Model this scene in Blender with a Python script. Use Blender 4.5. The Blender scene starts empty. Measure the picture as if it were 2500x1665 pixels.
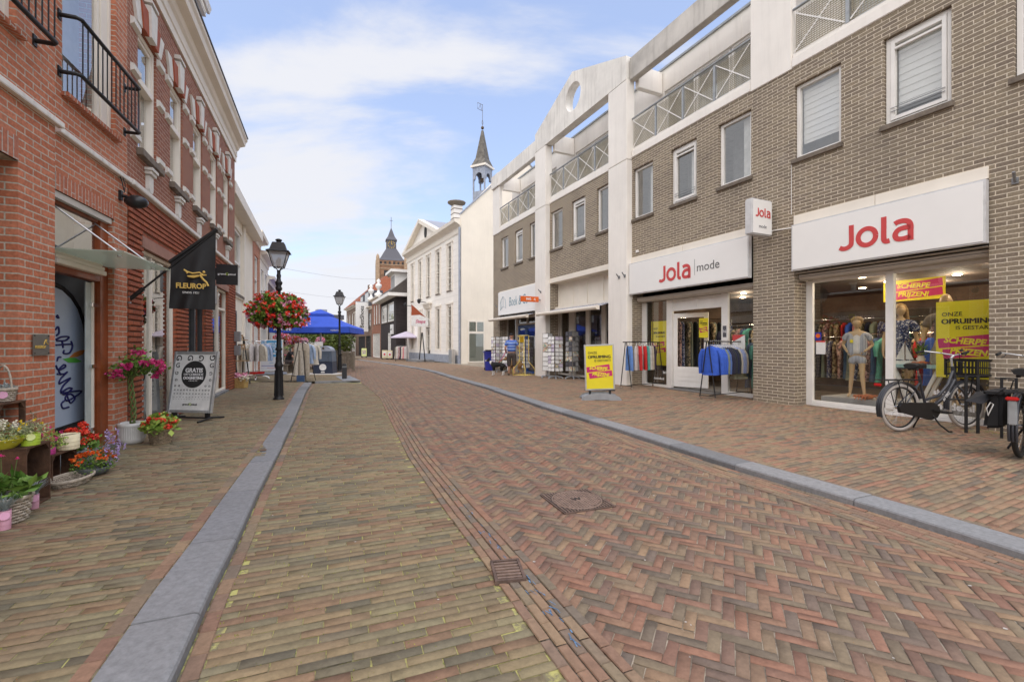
import bpy, bmesh, math, random
import numpy as np
from mathutils import Vector, Matrix
R=math.radians; pi=math.pi; sin=math.sin; cos=math.cos
SC=bpy.context.scene; COL=SC.collection
random.seed(7); np.random.seed(7)
# ---------------------------------------------------------------- camera, sky, sun, exposure
F=1100.; CX=1250.; CY=838.; H=1.27
cd=bpy.data.cameras.new('camera'); cam=bpy.data.objects.new('camera',cd); COL.objects.link(cam)
cd.sensor_width=36; cd.lens=36*F/2500; cd.shift_y=5.5/2500; cd.clip_start=.05; cd.clip_end=1500
cam.location=(0,0,H); cam.rotation_euler=(R(90),0,0); SC.camera=cam
SC.view_settings.view_transform='Standard'; SC.view_settings.look='None'
SC.view_settings.exposure=1.13; SC.view_settings.gamma=1
W=bpy.data.worlds.new('World'); SC.world=W; W.use_nodes=True
wn=W.node_tree; wn.nodes.clear()
def N(nt,t,loc=None,**k):
    n=nt.nodes.new(t)
    for a,b in k.items(): setattr(n,a,b)
    return n
SUN_EL=62; SUN_AZ=182
def build_world():
    L=wn.links.new
    out=N(wn,'ShaderNodeOutputWorld'); bg=N(wn,'ShaderNodeBackground'); L(bg.outputs[0],out.inputs[0])
    sky=N(wn,'ShaderNodeTexSky',sky_type='NISHITA',sun_disc=False); sky.sun_elevation=R(SUN_EL); sky.sun_rotation=R(SUN_AZ)
    sky.air_density=1.0; sky.dust_density=1.5; sky.ozone_density=1.2
    tc=N(wn,'ShaderNodeTexCoord'); sp=N(wn,'ShaderNodeSeparateXYZ'); L(tc.outputs['Generated'],sp.inputs[0])
    # project the view direction onto a cloud layer so that clouds flatten towards the horizon
    mx=N(wn,'ShaderNodeMath',operation='MAXIMUM'); mx.inputs[1].default_value=0.0; L(sp.outputs[2],mx.inputs[0])
    ad=N(wn,'ShaderNodeMath',operation='ADD'); ad.inputs[1].default_value=.35; L(mx.outputs[0],ad.inputs[0])
    dx=N(wn,'ShaderNodeMath',operation='DIVIDE'); L(sp.outputs[0],dx.inputs[0]); L(ad.outputs[0],dx.inputs[1])
    dy=N(wn,'ShaderNodeMath',operation='DIVIDE'); L(sp.outputs[1],dy.inputs[0]); L(ad.outputs[0],dy.inputs[1])
    cb=N(wn,'ShaderNodeCombineXYZ'); L(dx.outputs[0],cb.inputs[0]); L(dy.outputs[0],cb.inputs[1])
    mp=N(wn,'ShaderNodeMapping'); mp.inputs['Rotation'].default_value=(0,0,R(-28)); mp.inputs['Scale'].default_value=(.8,1.9,1); mp.inputs['Location'].default_value=(3.1,.55,0)
    L(cb.outputs[0],mp.inputs[0])
    no=N(wn,'ShaderNodeTexNoise'); no.inputs['Scale'].default_value=1.25; no.inputs['Detail'].default_value=7; no.inputs['Roughness'].default_value=.56; no.inputs['Distortion'].default_value=.3
    L(mp.outputs[0],no.inputs['Vector'])
    # more cloud towards the horizon
    hz=N(wn,'ShaderNodeMapRange'); hz.inputs['From Min'].default_value=.05; hz.inputs['From Max'].default_value=.75; hz.inputs['To Min'].default_value=.16; hz.inputs['To Max'].default_value=-.06
    L(sp.outputs[2],hz.inputs['Value'])
    a2=N(wn,'ShaderNodeMath',operation='ADD'); L(no.outputs[0],a2.inputs[0]); L(hz.outputs[0],a2.inputs[1])
    mr=N(wn,'ShaderNodeMapRange'); mr.inputs['From Min'].default_value=-.55; mr.inputs['From Max'].default_value=-.85; mr.inputs['To Max'].default_value=.2; L(sp.outputs[0],mr.inputs['Value'])
    a5=N(wn,'ShaderNodeMath',operation='ADD'); L(a2.outputs[0],a5.inputs[0]); L(mr.outputs[0],a5.inputs[1]); a2=a5
    cr=N(wn,'ShaderNodeValToRGB'); cr.color_ramp.elements[0].position=.475; cr.color_ramp.elements[1].position=.655; cr.color_ramp.interpolation='EASE'
    cr.color_ramp.elements[0].color=(.10,.10,.10,1); cr.color_ramp.elements[1].color=(.97,.97,.97,1)
    L(a2.outputs[0],cr.inputs[0])
    sc=N(wn,'ShaderNodeVectorMath',operation='SCALE'); sc.inputs['Scale'].default_value=.098; L(sky.outputs[0],sc.inputs[0])
    tint=N(wn,'ShaderNodeVectorMath',operation='MULTIPLY'); tint.inputs[1].default_value=(1.0,.92,.90); L(sc.outputs[0],tint.inputs[0])
    ad3=N(wn,'ShaderNodeVectorMath',operation='ADD'); ad3.inputs[1].default_value=(.078,.103,.168); L(tint.outputs[0],ad3.inputs[0])
    mixc=N(wn,'ShaderNodeMix',data_type='RGBA'); L(cr.outputs[0],mixc.inputs['Factor']); L(ad3.outputs[0],mixc.inputs['A']); mixc.inputs['B'].default_value=(.40,.405,.43,1)
    L(mixc.outputs['Result'],bg.inputs[0]); bg.inputs[1].default_value=1.0
build_world()
sl=bpy.data.lights.new('sun','SUN'); sl.energy=1.5; sl.angle=R(110); sl.color=(1,.93,.82)
so=bpy.data.objects.new('sun',sl); COL.objects.link(so)
_az=R(SUN_AZ); _el=R(SUN_EL)
_sd=Vector((sin(_az)*cos(_el),cos(_az)*cos(_el),sin(_el)))      # direction towards the sun (0 = +Y)
so.rotation_euler=_sd.to_track_quat('Z','Y').to_euler(); so.location=(0,0,30)

# ---------------------------------------------------------------- materials
M={}
def mat(name,col,rough=.7,metal=0,nz=(6,.12),bump=0,bscale=None,emit=0,spec=.4,coat=0,streak=0):
    m=bpy.data.materials.new(name); m.use_nodes=True; nt=m.node_tree; b=nt.nodes['Principled BSDF']; L=nt.links.new
    c=(*col[:3],1)
    b.inputs['Roughness'].default_value=rough; b.inputs['Metallic'].default_value=metal
    b.inputs['Specular IOR Level'].default_value=spec; b.inputs['Coat Weight'].default_value=coat
    tc=N(nt,'ShaderNodeTexCoord')
    if nz and nz[1]>0:
        no=N(nt,'ShaderNodeTexNoise'); no.inputs['Scale'].default_value=nz[0]; no.inputs['Detail'].default_value=5; no.inputs['Roughness'].default_value=.6
        L(tc.outputs['Object'],no.inputs['Vector'])
        mr=N(nt,'ShaderNodeMapRange'); mr.inputs['From Min'].default_value=.3; mr.inputs['From Max'].default_value=.7
        mr.inputs['To Min'].default_value=1-nz[1]*1.4; mr.inputs['To Max'].default_value=1+nz[1]*.6; L(no.outputs[0],mr.inputs['Value'])
        v=N(nt,'ShaderNodeVectorMath',operation='SCALE'); v.inputs[0].default_value=col[:3]; L(mr.outputs[0],v.inputs['Scale'])
        res=v.outputs[0]
        if streak:
            mp=N(nt,'ShaderNodeMapping'); mp.inputs['Scale'].default_value=(5,5,.45); L(tc.outputs['Object'],mp.inputs[0]); n4=N(nt,'ShaderNodeTexNoise'); n4.inputs['Scale'].default_value=1.6; n4.inputs['Detail'].default_value=8; n4.inputs['Roughness'].default_value=.65; L(mp.outputs[0],n4.inputs['Vector'])
            r4=N(nt,'ShaderNodeMapRange'); r4.inputs['From Min'].default_value=.5; r4.inputs['From Max'].default_value=.8; r4.inputs['To Max'].default_value=streak; L(n4.outputs[0],r4.inputs['Value'])
            m4=N(nt,'ShaderNodeMix',data_type='RGBA'); L(r4.outputs[0],m4.inputs['Factor']); L(res,m4.inputs['A']); m4.inputs['B'].default_value=(col[0]*.38,col[1]*.36,col[2]*.33,1); res=m4.outputs['Result']
        L(res,b.inputs['Base Color'])
    else: b.inputs['Base Color'].default_value=c
    if bump:
        n2=N(nt,'ShaderNodeTexNoise'); n2.inputs['Scale'].default_value=bscale or 60; n2.inputs['Detail'].default_value=4; L(tc.outputs['Object'],n2.inputs['Vector'])
        bp=N(nt,'ShaderNodeBump'); bp.inputs['Strength'].default_value=bump; bp.inputs['Distance'].default_value=.01; L(n2.outputs[0],bp.inputs['Height']); L(bp.outputs[0],b.inputs['Normal'])
    if emit:
        b.inputs['Emission Color'].default_value=c; b.inputs['Emission Strength'].default_value=emit
    M[name]=m; return m
def brickmat(name,c1,c2,mortar,bw=.215,bh=.0625,ms=.009,off=.5,stain=(.5,.35,(.3,.28,.26)),vert=False,bump=.5,light=None):
    """bricks in object space: coursing on z, running along x+y so that returns keep their bond"""
    m=bpy.data.materials.new(name); m.use_nodes=True; nt=m.node_tree; b=nt.nodes['Principled BSDF']; L=nt.links.new
    tc=N(nt,'ShaderNodeTexCoord'); s=N(nt,'ShaderNodeSeparateXYZ'); L(tc.outputs['Object'],s.inputs[0])
    a=N(nt,'ShaderNodeMath',operation='ADD'); L(s.outputs[0],a.inputs[0]); L(s.outputs[1],a.inputs[1])
    cb=N(nt,'ShaderNodeCombineXYZ')
    if vert: L(s.outputs[2],cb.inputs[0]); L(a.outputs[0],cb.inputs[1])
    else: L(a.outputs[0],cb.inputs[0]); L(s.outputs[2],cb.inputs[1])
    bt=N(nt,'ShaderNodeTexBrick'); bt.offset=off; bt.squash=1
    for k,v in (('Scale',1),('Brick Width',bw),('Row Height',bh),('Mortar Size',ms/2),('Mortar Smooth',.25),('Bias',-.1)): bt.inputs[k].default_value=v
    bt.inputs['Color1'].default_value=(*c1,1); bt.inputs['Color2'].default_value=(*c2,1); bt.inputs['Mortar'].default_value=(*mortar,1)
    # wobble so courses are not laser straight
    nw=N(nt,'ShaderNodeTexNoise'); nw.inputs['Scale'].default_value=9; L(tc.outputs['Object'],nw.inputs['Vector'])
    sb=N(nt,'ShaderNodeVectorMath',operation='SUBTRACT'); sb.inputs[1].default_value=(.5,.5,.5); L(nw.outputs['Color'],sb.inputs[0])
    s2=N(nt,'ShaderNodeVectorMath',operation='SCALE'); s2.inputs['Scale'].default_value=.006; L(sb.outputs[0],s2.inputs[0])
    av=N(nt,'ShaderNodeVectorMath',operation='ADD'); L(cb.outputs[0],av.inputs[0]); L(s2.outputs[0],av.inputs[1]); L(av.outputs[0],bt.inputs['Vector'])
    n1=N(nt,'ShaderNodeTexNoise'); n1.inputs['Scale'].default_value=38; n1.inputs['Detail'].default_value=4; L(tc.outputs['Object'],n1.inputs['Vector'])
    r1=N(nt,'ShaderNodeMapRange'); r1.inputs['From Min'].default_value=.3; r1.inputs['From Max'].default_value=.7; r1.inputs['To Min'].default_value=.78; r1.inputs['To Max'].default_value=1.15; L(n1.outputs[0],r1.inputs['Value'])
    v=N(nt,'ShaderNodeVectorMath',operation='SCALE'); L(bt.outputs['Color'],v.inputs[0]); L(r1.outputs[0],v.inputs['Scale'])
    # weathering patches
    n2=N(nt,'ShaderNodeTexNoise'); n2.inputs['Scale'].default_value=stain[0]; n2.inputs['Detail'].default_value=6; n2.inputs['Roughness'].default_value=.65; L(tc.outputs['Object'],n2.inputs['Vector'])
    r2=N(nt,'ShaderNodeMapRange'); r2.inputs['From Min'].default_value=.52; r2.inputs['From Max'].default_value=.78; r2.inputs['To Max'].default_value=stain[1]; L(n2.outputs[0],r2.inputs['Value'])
    mx=N(nt,'ShaderNodeMix',data_type='RGBA'); L(r2.outputs[0],mx.inputs['Factor']); L(v.outputs[0],mx.inputs['A']); mx.inputs['B'].default_value=(*stain[2],1)
    res=mx.outputs['Result']
    if light:   # pale lime bloom streaks
        n3=N(nt,'ShaderNodeTexNoise'); n3.inputs['Scale'].default_value=1.7; n3.inputs['Detail'].default_value=8; n3.inputs['Roughness'].default_value=.7; L(tc.outputs['Object'],n3.inputs['Vector'])
        r3=N(nt,'ShaderNodeMapRange'); r3.inputs['From Min'].default_value=.55; r3.inputs['From Max'].default_value=.8; r3.inputs['To Max'].default_value=light[0]; L(n3.outputs[0],r3.inputs['Value'])
        m3=N(nt,'ShaderNodeMix',data_type='RGBA'); L(r3.outputs[0],m3.inputs['Factor']); L(res,m3.inputs['A']); m3.inputs['B'].default_value=(*light[1],1); res=m3.outputs['Result']
    L(res,b.inputs['Base Color']); b.inputs['Roughness'].default_value=.85; b.inputs['Specular IOR Level'].default_value=.25
    iv=N(nt,'ShaderNodeMath',operation='MULTIPLY_ADD'); iv.inputs[1].default_value=-1; iv.inputs[2].default_value=1; L(bt.outputs['Fac'],iv.inputs[0])
    ad=N(nt,'ShaderNodeMath',operation='MULTIPLY_ADD'); ad.inputs[1].default_value=.25; L(n1.outputs[0],ad.inputs[0]); L(iv.outputs[0],ad.inputs[2])
    bp=N(nt,'ShaderNodeBump'); bp.inputs['Strength'].default_value=bump; bp.inputs['Distance'].default_value=.006; L(ad.outputs[0],bp.inputs['Height']); L(bp.outputs[0],b.inputs['Normal'])
    M[name]=m; return m
def glassmat(name,refl=.12,tint=(.9,.93,.93),rough=.0):
    """thin pane: see-through with a Fresnel mirror"""
    m=bpy.data.materials.new(name); m.use_nodes=True; nt=m.node_tree; nt.nodes.clear(); L=nt.links.new
    o=N(nt,'ShaderNodeOutputMaterial'); t=N(nt,'ShaderNodeBsdfTransparent'); t.inputs[0].default_value=(*tint,1)
    g=N(nt,'ShaderNodeBsdfGlossy'); g.inputs['Roughness'].default_value=rough; g.inputs[0].default_value=(.92,.91,.88,1)
    lw=N(nt,'ShaderNodeLayerWeight'); lw.inputs[0].default_value=.5
    mr=N(nt,'ShaderNodeMath',operation='POWER'); mr.inputs[1].default_value=3; L(lw.outputs['Facing'],mr.inputs[0])
    ma=N(nt,'ShaderNodeMath',operation='MULTIPLY_ADD',use_clamp=True); ma.inputs[1].default_value=.75; ma.inputs[2].default_value=refl; L(mr.outputs[0],ma.inputs[0])
    mx=N(nt,'ShaderNodeMixShader'); L(ma.outputs[0],mx.inputs[0]); L(t.outputs[0],mx.inputs[1]); L(g.outputs[0],mx.inputs[2]); L(mx.outputs[0],o.inputs[0])
    M[name]=m; return m
def leafmat(name,c1,c2,rough=.5):
    m=bpy.data.materials.new(name); m.use_nodes=True; nt=m.node_tree; b=nt.nodes['Principled BSDF']; L=nt.links.new
    a=N(nt,'ShaderNodeAttribute'); a.attribute_name='rnd'
    mx=N(nt,'ShaderNodeMix',data_type='RGBA'); L(a.outputs['Fac'],mx.inputs['Factor']); mx.inputs['A'].default_value=(*c1,1); mx.inputs['B'].default_value=(*c2,1)
    L(mx.outputs['Result'],b.inputs['Base Color']); b.inputs['Roughness'].default_value=rough; b.inputs['Specular IOR Level'].default_value=.3
    b.inputs['Subsurface Weight'].default_value=0
    M[name]=m; return m
def pavemat(name,ramp,dirt=.35,moss=None):
    m=bpy.data.materials.new(name); m.use_nodes=True; nt=m.node_tree; b=nt.nodes['Principled BSDF']; L=nt.links.new
    a=N(nt,'ShaderNodeAttribute'); a.attribute_name='rnd'
    cr=N(nt,'ShaderNodeValToRGB'); e=cr.color_ramp.elements
    e[0].position=0; e[0].color=(*ramp[0],1); e[1].position=1; e[1].color=(*ramp[-1],1)
    for i,c in enumerate(ramp[1:-1]):
        q=e.new((i+1)/(len(ramp)-1)); q.color=(*c,1)
    L(a.outputs['Fac'],cr.inputs[0])
    tc=N(nt,'ShaderNodeTexCoord')
    n1=N(nt,'ShaderNodeTexNoise'); n1.inputs['Scale'].default_value=26; n1.inputs['Detail'].default_value=6; n1.inputs['Roughness'].default_value=.7; L(tc.outputs['Object'],n1.inputs['Vector'])
    r1=N(nt,'ShaderNodeMapRange'); r1.inputs['From Min'].default_value=.25; r1.inputs['From Max'].default_value=.75; r1.inputs['To Min'].default_value=.72; r1.inputs['To Max'].default_value=1.25; L(n1.outputs[0],r1.inputs['Value'])
    v=N(nt,'ShaderNodeVectorMath',operation='SCALE'); L(cr.outputs[0],v.inputs[0]); L(r1.outputs[0],v.inputs['Scale'])
    n2=N(nt,'ShaderNodeTexNoise'); n2.inputs['Scale'].default_value=.9; n2.inputs['Detail'].default_value=5; L(tc.outputs['Object'],n2.inputs['Vector'])
    r2=N(nt,'ShaderNodeMapRange'); r2.inputs['From Min'].default_value=.4; r2.inputs['From Max'].default_value=.75; r2.inputs['To Max'].default_value=dirt; L(n2.outputs[0],r2.inputs['Value'])
    mx=N(nt,'ShaderNodeMix',data_type='RGBA'); L(r2.outputs[0],mx.inputs['Factor']); L(v.outputs[0],mx.inputs['A']); mx.inputs['B'].default_value=(*(moss or (.27,.21,.155)),1)
    L(mx.outputs['Result'],b.inputs['Base Color']); b.inputs['Roughness'].default_value=.82; b.inputs['Specular IOR Level'].default_value=.25
    n3=N(nt,'ShaderNodeTexNoise'); n3.inputs['Scale'].default_value=90; n3.inputs['Detail'].default_value=3; L(tc.outputs['Object'],n3.inputs['Vector'])
    bp=N(nt,'ShaderNodeBump'); bp.inputs['Strength'].default_value=.35; bp.inputs['Distance'].default_value=.004; L(n3.outputs[0],bp.inputs['Height']); L(bp.outputs[0],b.inputs['Normal'])
    M[name]=m; return m
def jointmat(name,c1,c2,sc=5):
    m=mat(name,c1,.95,nz=None); nt=m.node_tree; b=nt.nodes['Principled BSDF']; L=nt.links.new
    tc=N(nt,'ShaderNodeTexCoord'); n=N(nt,'ShaderNodeTexNoise'); n.inputs['Scale'].default_value=sc; n.inputs['Detail'].default_value=8; n.inputs['Roughness'].default_value=.75
    L(tc.outputs['Object'],n.inputs['Vector']); cr=N(nt,'ShaderNodeValToRGB'); e=cr.color_ramp.elements
    e[0].position=.44; e[0].color=(*c1,1); e[1].position=.56; e[1].color=(*c2,1); L(n.outputs[0],cr.inputs[0]); L(cr.outputs[0],b.inputs['Base Color'])
    return m
def stripemat(name,cols,period,axis=2,rough=.8):
    """stripes by object coordinate"""
    m=mat(name,cols[0],rough,nz=None); nt=m.node_tree; b=nt.nodes['Principled BSDF']; L=nt.links.new
    tc=N(nt,'ShaderNodeTexCoord'); s=N(nt,'ShaderNodeSeparateXYZ'); L(tc.outputs['Object'],s.inputs[0])
    d=N(nt,'ShaderNodeMath',operation='DIVIDE'); d.inputs[1].default_value=period; L(s.outputs[axis],d.inputs[0])
    f=N(nt,'ShaderNodeMath',operation='FRACT'); L(d.outputs[0],f.inputs[0])
    cr=N(nt,'ShaderNodeValToRGB'); cr.color_ramp.interpolation='CONSTANT'; e=cr.color_ramp.elements
    e[0].position=0; e[0].color=(*cols[0],1); e[1].position=1/len(cols); e[1].color=(*cols[1],1)
    for i,c in enumerate(cols[2:]): q=e.new((i+2)/len(cols)); q.color=(*c,1)
    L(f.outputs[0],cr.inputs[0]); L(cr.outputs[0],b.inputs['Base Color']); return m
def patternmat(name,cols,scale=30,rough=.85):
    m=mat(name,cols[0],rough,nz=None); nt=m.node_tree; b=nt.nodes['Principled BSDF']; L=nt.links.new
    tc=N(nt,'ShaderNodeTexCoord'); n=N(nt,'ShaderNodeTexVoronoi'); n.inputs['Scale'].default_value=scale; L(tc.outputs['Object'],n.inputs['Vector'])
    s=N(nt,'ShaderNodeSeparateColor'); L(n.outputs['Color'],s.inputs[0])
    cr=N(nt,'ShaderNodeValToRGB'); cr.color_ramp.interpolation='CONSTANT'; e=cr.color_ramp.elements
    e[0].position=0; e[0].color=(*cols[0],1); e[1].position=1/len(cols); e[1].color=(*cols[1],1)
    for i,c in enumerate(cols[2:]): q=e.new((i+2)/len(cols)); q.color=(*c,1)
    L(s.outputs[0],cr.inputs[0]); L(cr.outputs[0],b.inputs['Base Color']); return m

# ---------------------------------------------------------------- mesh builder
class MB:
    def __init__(s): s.v=[]; s.f=[]; s.sm=[]; s.rnd=None; s.sgn=1
    def add(s,vs,fs,smooth=False):
        n=len(s.v); s.v+= [(a,b*s.sgn,c) for a,b,c in vs]; s.f+=[tuple(i+n for i in f) for f in fs]; s.sm+=[smooth]*len(fs); return s
    def box(s,x0,x1,y0,y1,z0,z1):
        v=[(x0,y0,z0),(x1,y0,z0),(x1,y1,z0),(x0,y1,z0),(x0,y0,z1),(x1,y0,z1),(x1,y1,z1),(x0,y1,z1)]
        return s.add(v,[(0,3,2,1),(4,5,6,7),(0,1,5,4),(1,2,6,5),(2,3,7,6),(3,0,4,7)])
    def quad(s,a,b,c,d): return s.add([a,b,c,d],[(0,1,2,3)])
    def obox(s,c,sx,sy,sz,mt=None,rot=(0,0,0)):
        m=Matrix.Translation(c)@(Matrix.Rotation(rot[2],4,'Z')@Matrix.Rotation(rot[1],4,'Y')@Matrix.Rotation(rot[0],4,'X'))
        v=[tuple(m@Vector((a*sx/2,b*sy/2,d*sz/2))) for d in(-1,1) for a,b in((-1,-1),(1,-1),(1,1),(-1,1))]
        return s.add(v,[(0,3,2,1),(4,5,6,7),(0,1,5,4),(1,2,6,5),(2,3,7,6),(3,0,4,7)])
    def tube(s,pts,r,n=8,cap=True,closed=False,smooth=True):
        pts=[Vector(p) for p in pts]; k=len(pts); rs=r if hasattr(r,'__len__') else [r]*k
        vs=[];fs=[]; up=None
        for i,p in enumerate(pts):
            if closed: t=(pts[(i+1)%k]-pts[i-1])
            else: t=(pts[min(i+1,k-1)]-pts[max(i-1,0)])
            t.normalize()
            if up is None:
                up=Vector((0,0,1)) if abs(t.z)<.9 else Vector((1,0,0))
            a=t.cross(up)
            if a.length<1e-4: a=t.cross(Vector((0,1,0)))
            a.normalize(); b=a.cross(t).normalized(); up=b
            for j in range(n):
                q=2*pi*j/n; vs.append(tuple(p+(a*cos(q)+b*sin(q))*rs[i]))
        m=k if closed else k-1
        for i in range(m):
            for j in range(n):
                a0=i*n+j; a1=i*n+(j+1)%n; i2=(i+1)%k
                fs.append((a0,a1,i2*n+(j+1)%n,i2*n+j))
        s.add(vs,fs,smooth)
        if cap and not closed:
            s.add(vs[:n],[tuple(range(n))[::-1]]); s.add(vs[-n:],[tuple(range(n))])
        return s
    def lathe(s,prof,c=(0,0,0),n=16,smooth=True,cap=True,sq=None,rot=0):
        if prof[0][0]==0 and prof[-1][0]==0 and len(prof)<=4: smooth=False
        """prof: list of (r,z). sq=1 -> n sided with flat faces"""
        vs=[];fs=[]
        for r,z in prof:
            for j in range(n):
                q=2*pi*j/n+rot; vs.append((c[0]+r*cos(q),c[1]+r*sin(q),c[2]+z))
        for i in range(len(prof)-1):
            for j in range(n): fs.append((i*n+j,i*n+(j+1)%n,(i+1)*n+(j+1)%n,(i+1)*n+j))
        s.add(vs,fs,smooth)
        if cap:
            s.add(vs[:n],[tuple(range(n))[::-1]]); s.add(vs[-n:],[tuple(range(n))])
        return s
    def sphere(s,c,rx,ry=None,rz=None,n=12,m=8):
        ry=ry or rx; rz=rz or rx; vs=[];fs=[]
        for i in range(m+1):
            t=pi*i/m
            for j in range(n):
                q=2*pi*j/n; vs.append((c[0]+rx*sin(t)*cos(q),c[1]+ry*sin(t)*sin(q),c[2]+rz*cos(t)))
        for i in range(m):
            for j in range(n): fs.append((i*n+j,(i+1)*n+j,(i+1)*n+(j+1)%n,i*n+(j+1)%n))
        return s.add(vs,fs,True)
    def prism(s,poly,axis,a,b):
        """poly in the two other axes, extruded along axis between a and b; axis 'x': poly=(y,z); 'y': (x,z); 'z': (x,y)"""
        def P(p,t): return {'x':(t,p[0],p[1]),'y':(p[0],t,p[1]),'z':(p[0],p[1],t)}[axis]
        k=len(poly); vs=[P(p,a) for p in poly]+[P(p,b) for p in poly]
        fs=[tuple(range(k)),tuple(range(k,2*k))[::-1]]+[(i,(i+1)%k,k+(i+1)%k,k+i) for i in range(k)]
        return s.add(vs,fs)
    def leaves(s,pts,size,flat=.0,up=.3,asp=.55,fold=.2):
        """many small pointed leaves"""
        rn=[]
        for p in pts:
            z=size*random.uniform(.6,1.25)
            d=Vector((random.gauss(0,1),random.gauss(0,1),random.gauss(up,.7))); d.normalize()
            a=d.cross(Vector((random.gauss(0,1),random.gauss(0,1),random.gauss(0,1)))); a.normalize(); b=d.cross(a)
            p=Vector(p); q=[p,p+d*z*.5+a*z*asp*.5+b*z*fold*.3,p+d*z,p+d*z*.5-a*z*asp*.5+b*z*fold*.3,p+d*z*.5]
            s.add([tuple(x) for x in q],[(0,1,4),(1,2,4),(2,3,4),(3,0,4)]); rn+= [random.random()]*4
        s.rnd=(s.rnd or [])+rn; return s
    def blooms(s,pts,size,n=5):
        """flower heads: little clusters of petals"""
        rn=[]
        for p in pts:
            r=random.random()
            for k in range(n):
                c=Vector(p)+Vector((random.gauss(0,1),random.gauss(0,1),random.gauss(0,1)))*size*.28
                d=Vector((random.gauss(0,1),random.gauss(0,1),random.gauss(0,1))).normalized(); a=d.orthogonal().normalized(); b=d.cross(a); z=size*.42*random.uniform(.7,1.2)
                s.add([tuple(c+a*z),tuple(c+b*z),tuple(c-a*z),tuple(c-b*z)],[(0,1,2,3)]); rn.append(min(1,max(0,r+random.uniform(-.15,.15))))
        s.rnd=(s.rnd or [])+rn; return s
    def build(s,name,m,parent=None,bevel=0,kind=None,loc=None,rz=0,smooth=None,recalc=True):
        me=bpy.data.meshes.new(name); me.from_pydata(s.v,[],s.f); me.materials.append(M[m] if isinstance(m,str) else m)
        me.polygons.foreach_set('use_smooth',s.sm)
        if s.rnd and len(s.rnd)==len(s.f):
            at=me.attributes.new('rnd','FLOAT','FACE'); at.data.foreach_set('value',s.rnd)
        elif recalc and len(s.f)<6000:
            bm=bmesh.new(); bm.from_mesh(me)
            if bevel: bmesh.ops.bevel(bm,geom=[e for e in bm.edges if e.is_manifold and e.calc_face_angle(0)>.6],offset=bevel,segments=2,affect='EDGES',clamp_overlap=True)
            bmesh.ops.recalc_face_normals(bm,faces=bm.faces); bm.to_mesh(me); bm.free()
        o=bpy.data.objects.new(name,me); COL.objects.link(o)
        if parent: o.parent=parent
        if loc: o.location=loc
        if rz: o.rotation_euler=(0,0,rz)
        if kind: o['kind']=kind
        return o
def empty(name,loc=(0,0,0),rz=0):
    o=bpy.data.objects.new(name,None); COL.objects.link(o); o.location=loc; o.rotation_euler=(0,0,rz); o.empty_display_size=.2; return o
def tag(o,label,cat,group=None):
    o['label']=label; o['category']=cat
    if group: o['group']=group
    return o
def thing(name,label,cat,loc=(0,0,0),rz=0,group=None): return tag(empty(name,loc,rz),label,cat,group)
def dup(o,loc=None,rz=None,label=None,parent=None,swap=None):
    c=o.copy(); COL.objects.link(c)
    if parent is not None: c.parent=parent
    if loc is not None: c.location=loc
    if rz is not None: c.rotation_euler=(0,0,rz)
    if label: c['label']=label
    for ch in list(o.children): dup(ch,parent=c)
    return c
# ---------------------------------------------------------------- writing
def text(body,size,name,m,parent,loc=(0,0,0),rot=(R(90),0,0),bold=0,shear=0,space=1,align='CENTER',ext=.002,sx=1,line=1):
    cu=bpy.data.curves.new(name,'FONT'); cu.body=body; cu.size=size; cu.offset=bold; cu.shear=shear; cu.space_character=space; cu.align_x=align; cu.align_y='CENTER'; cu.extrude=ext; cu.space_line=line; cu.resolution_u=3
    t=bpy.data.objects.new('tmp',cu); COL.objects.link(t)
    bpy.context.view_layer.update()
    me=bpy.data.meshes.new_from_object(t.evaluated_get(bpy.context.evaluated_depsgraph_get())); bpy.data.objects.remove(t); bpy.data.curves.remove(cu)
    me.materials.clear(); me.materials.append(M[m])
    o=bpy.data.objects.new(name,me); COL.objects.link(o); o.parent=parent; o.location=loc; o.rotation_euler=rot; o.scale=(sx,1,1); return o
# ---------------------------------------------------------------- where things stand
def zg(Y): return -.0145*max(0.,Y-13)
def G(x,y,h=0.):
    """ground point seen at a photo pixel; h = height above the pavement"""
    b=(y-CY)/F; Y=(H-h)/b
    if Y>13: Y=(H-h-.1885)/(b-.0145)
    return ((x-CX)/F*Y,Y,zg(Y)+h)
def at(x,y,Y): return ((x-CX)/F*Y,Y,H+(CY-y)*Y/F)
class Frame:
    """local x runs along a facade away from the camera, 'out' points to the street"""
    def __init__(s,p,k=None,q=None,side=1,z=0):
        if q is not None: d=Vector((q[0]-p[0],q[1]-p[1]))
        else: d=Vector((k,1))
        s.len=d.length; d.normalize(); s.d=d; s.p=Vector((p[0],p[1])); s.rz=math.atan2(d.y,d.x); s.s=side; s.z=z
        s.n=Vector((-d.y,d.x))*side
    def root(s,name,label,cat,u=0,out=0,z=None,group=None,turn=0):
        w=s.p+s.d*u+s.n*out
        return thing(name,label,cat,(w.x,w.y,s.z if z is None else z),s.rz+turn,group)
    def w(s,u,out=0,z=0): w=s.p+s.d*u+s.n*out; return (w.x,w.y,z)
    def mb(s): m=MB(); m.sgn=s.s; return m
    def uz(s,x,y,out=0):
        t=(x-CX)/F; p=s.p+s.n*out; u=(t*p.y-p.x)/(s.d.x-t*s.d.y); Y=p.y+u*s.d.y; return (u,H+(CY-y)*Y/F)
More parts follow.
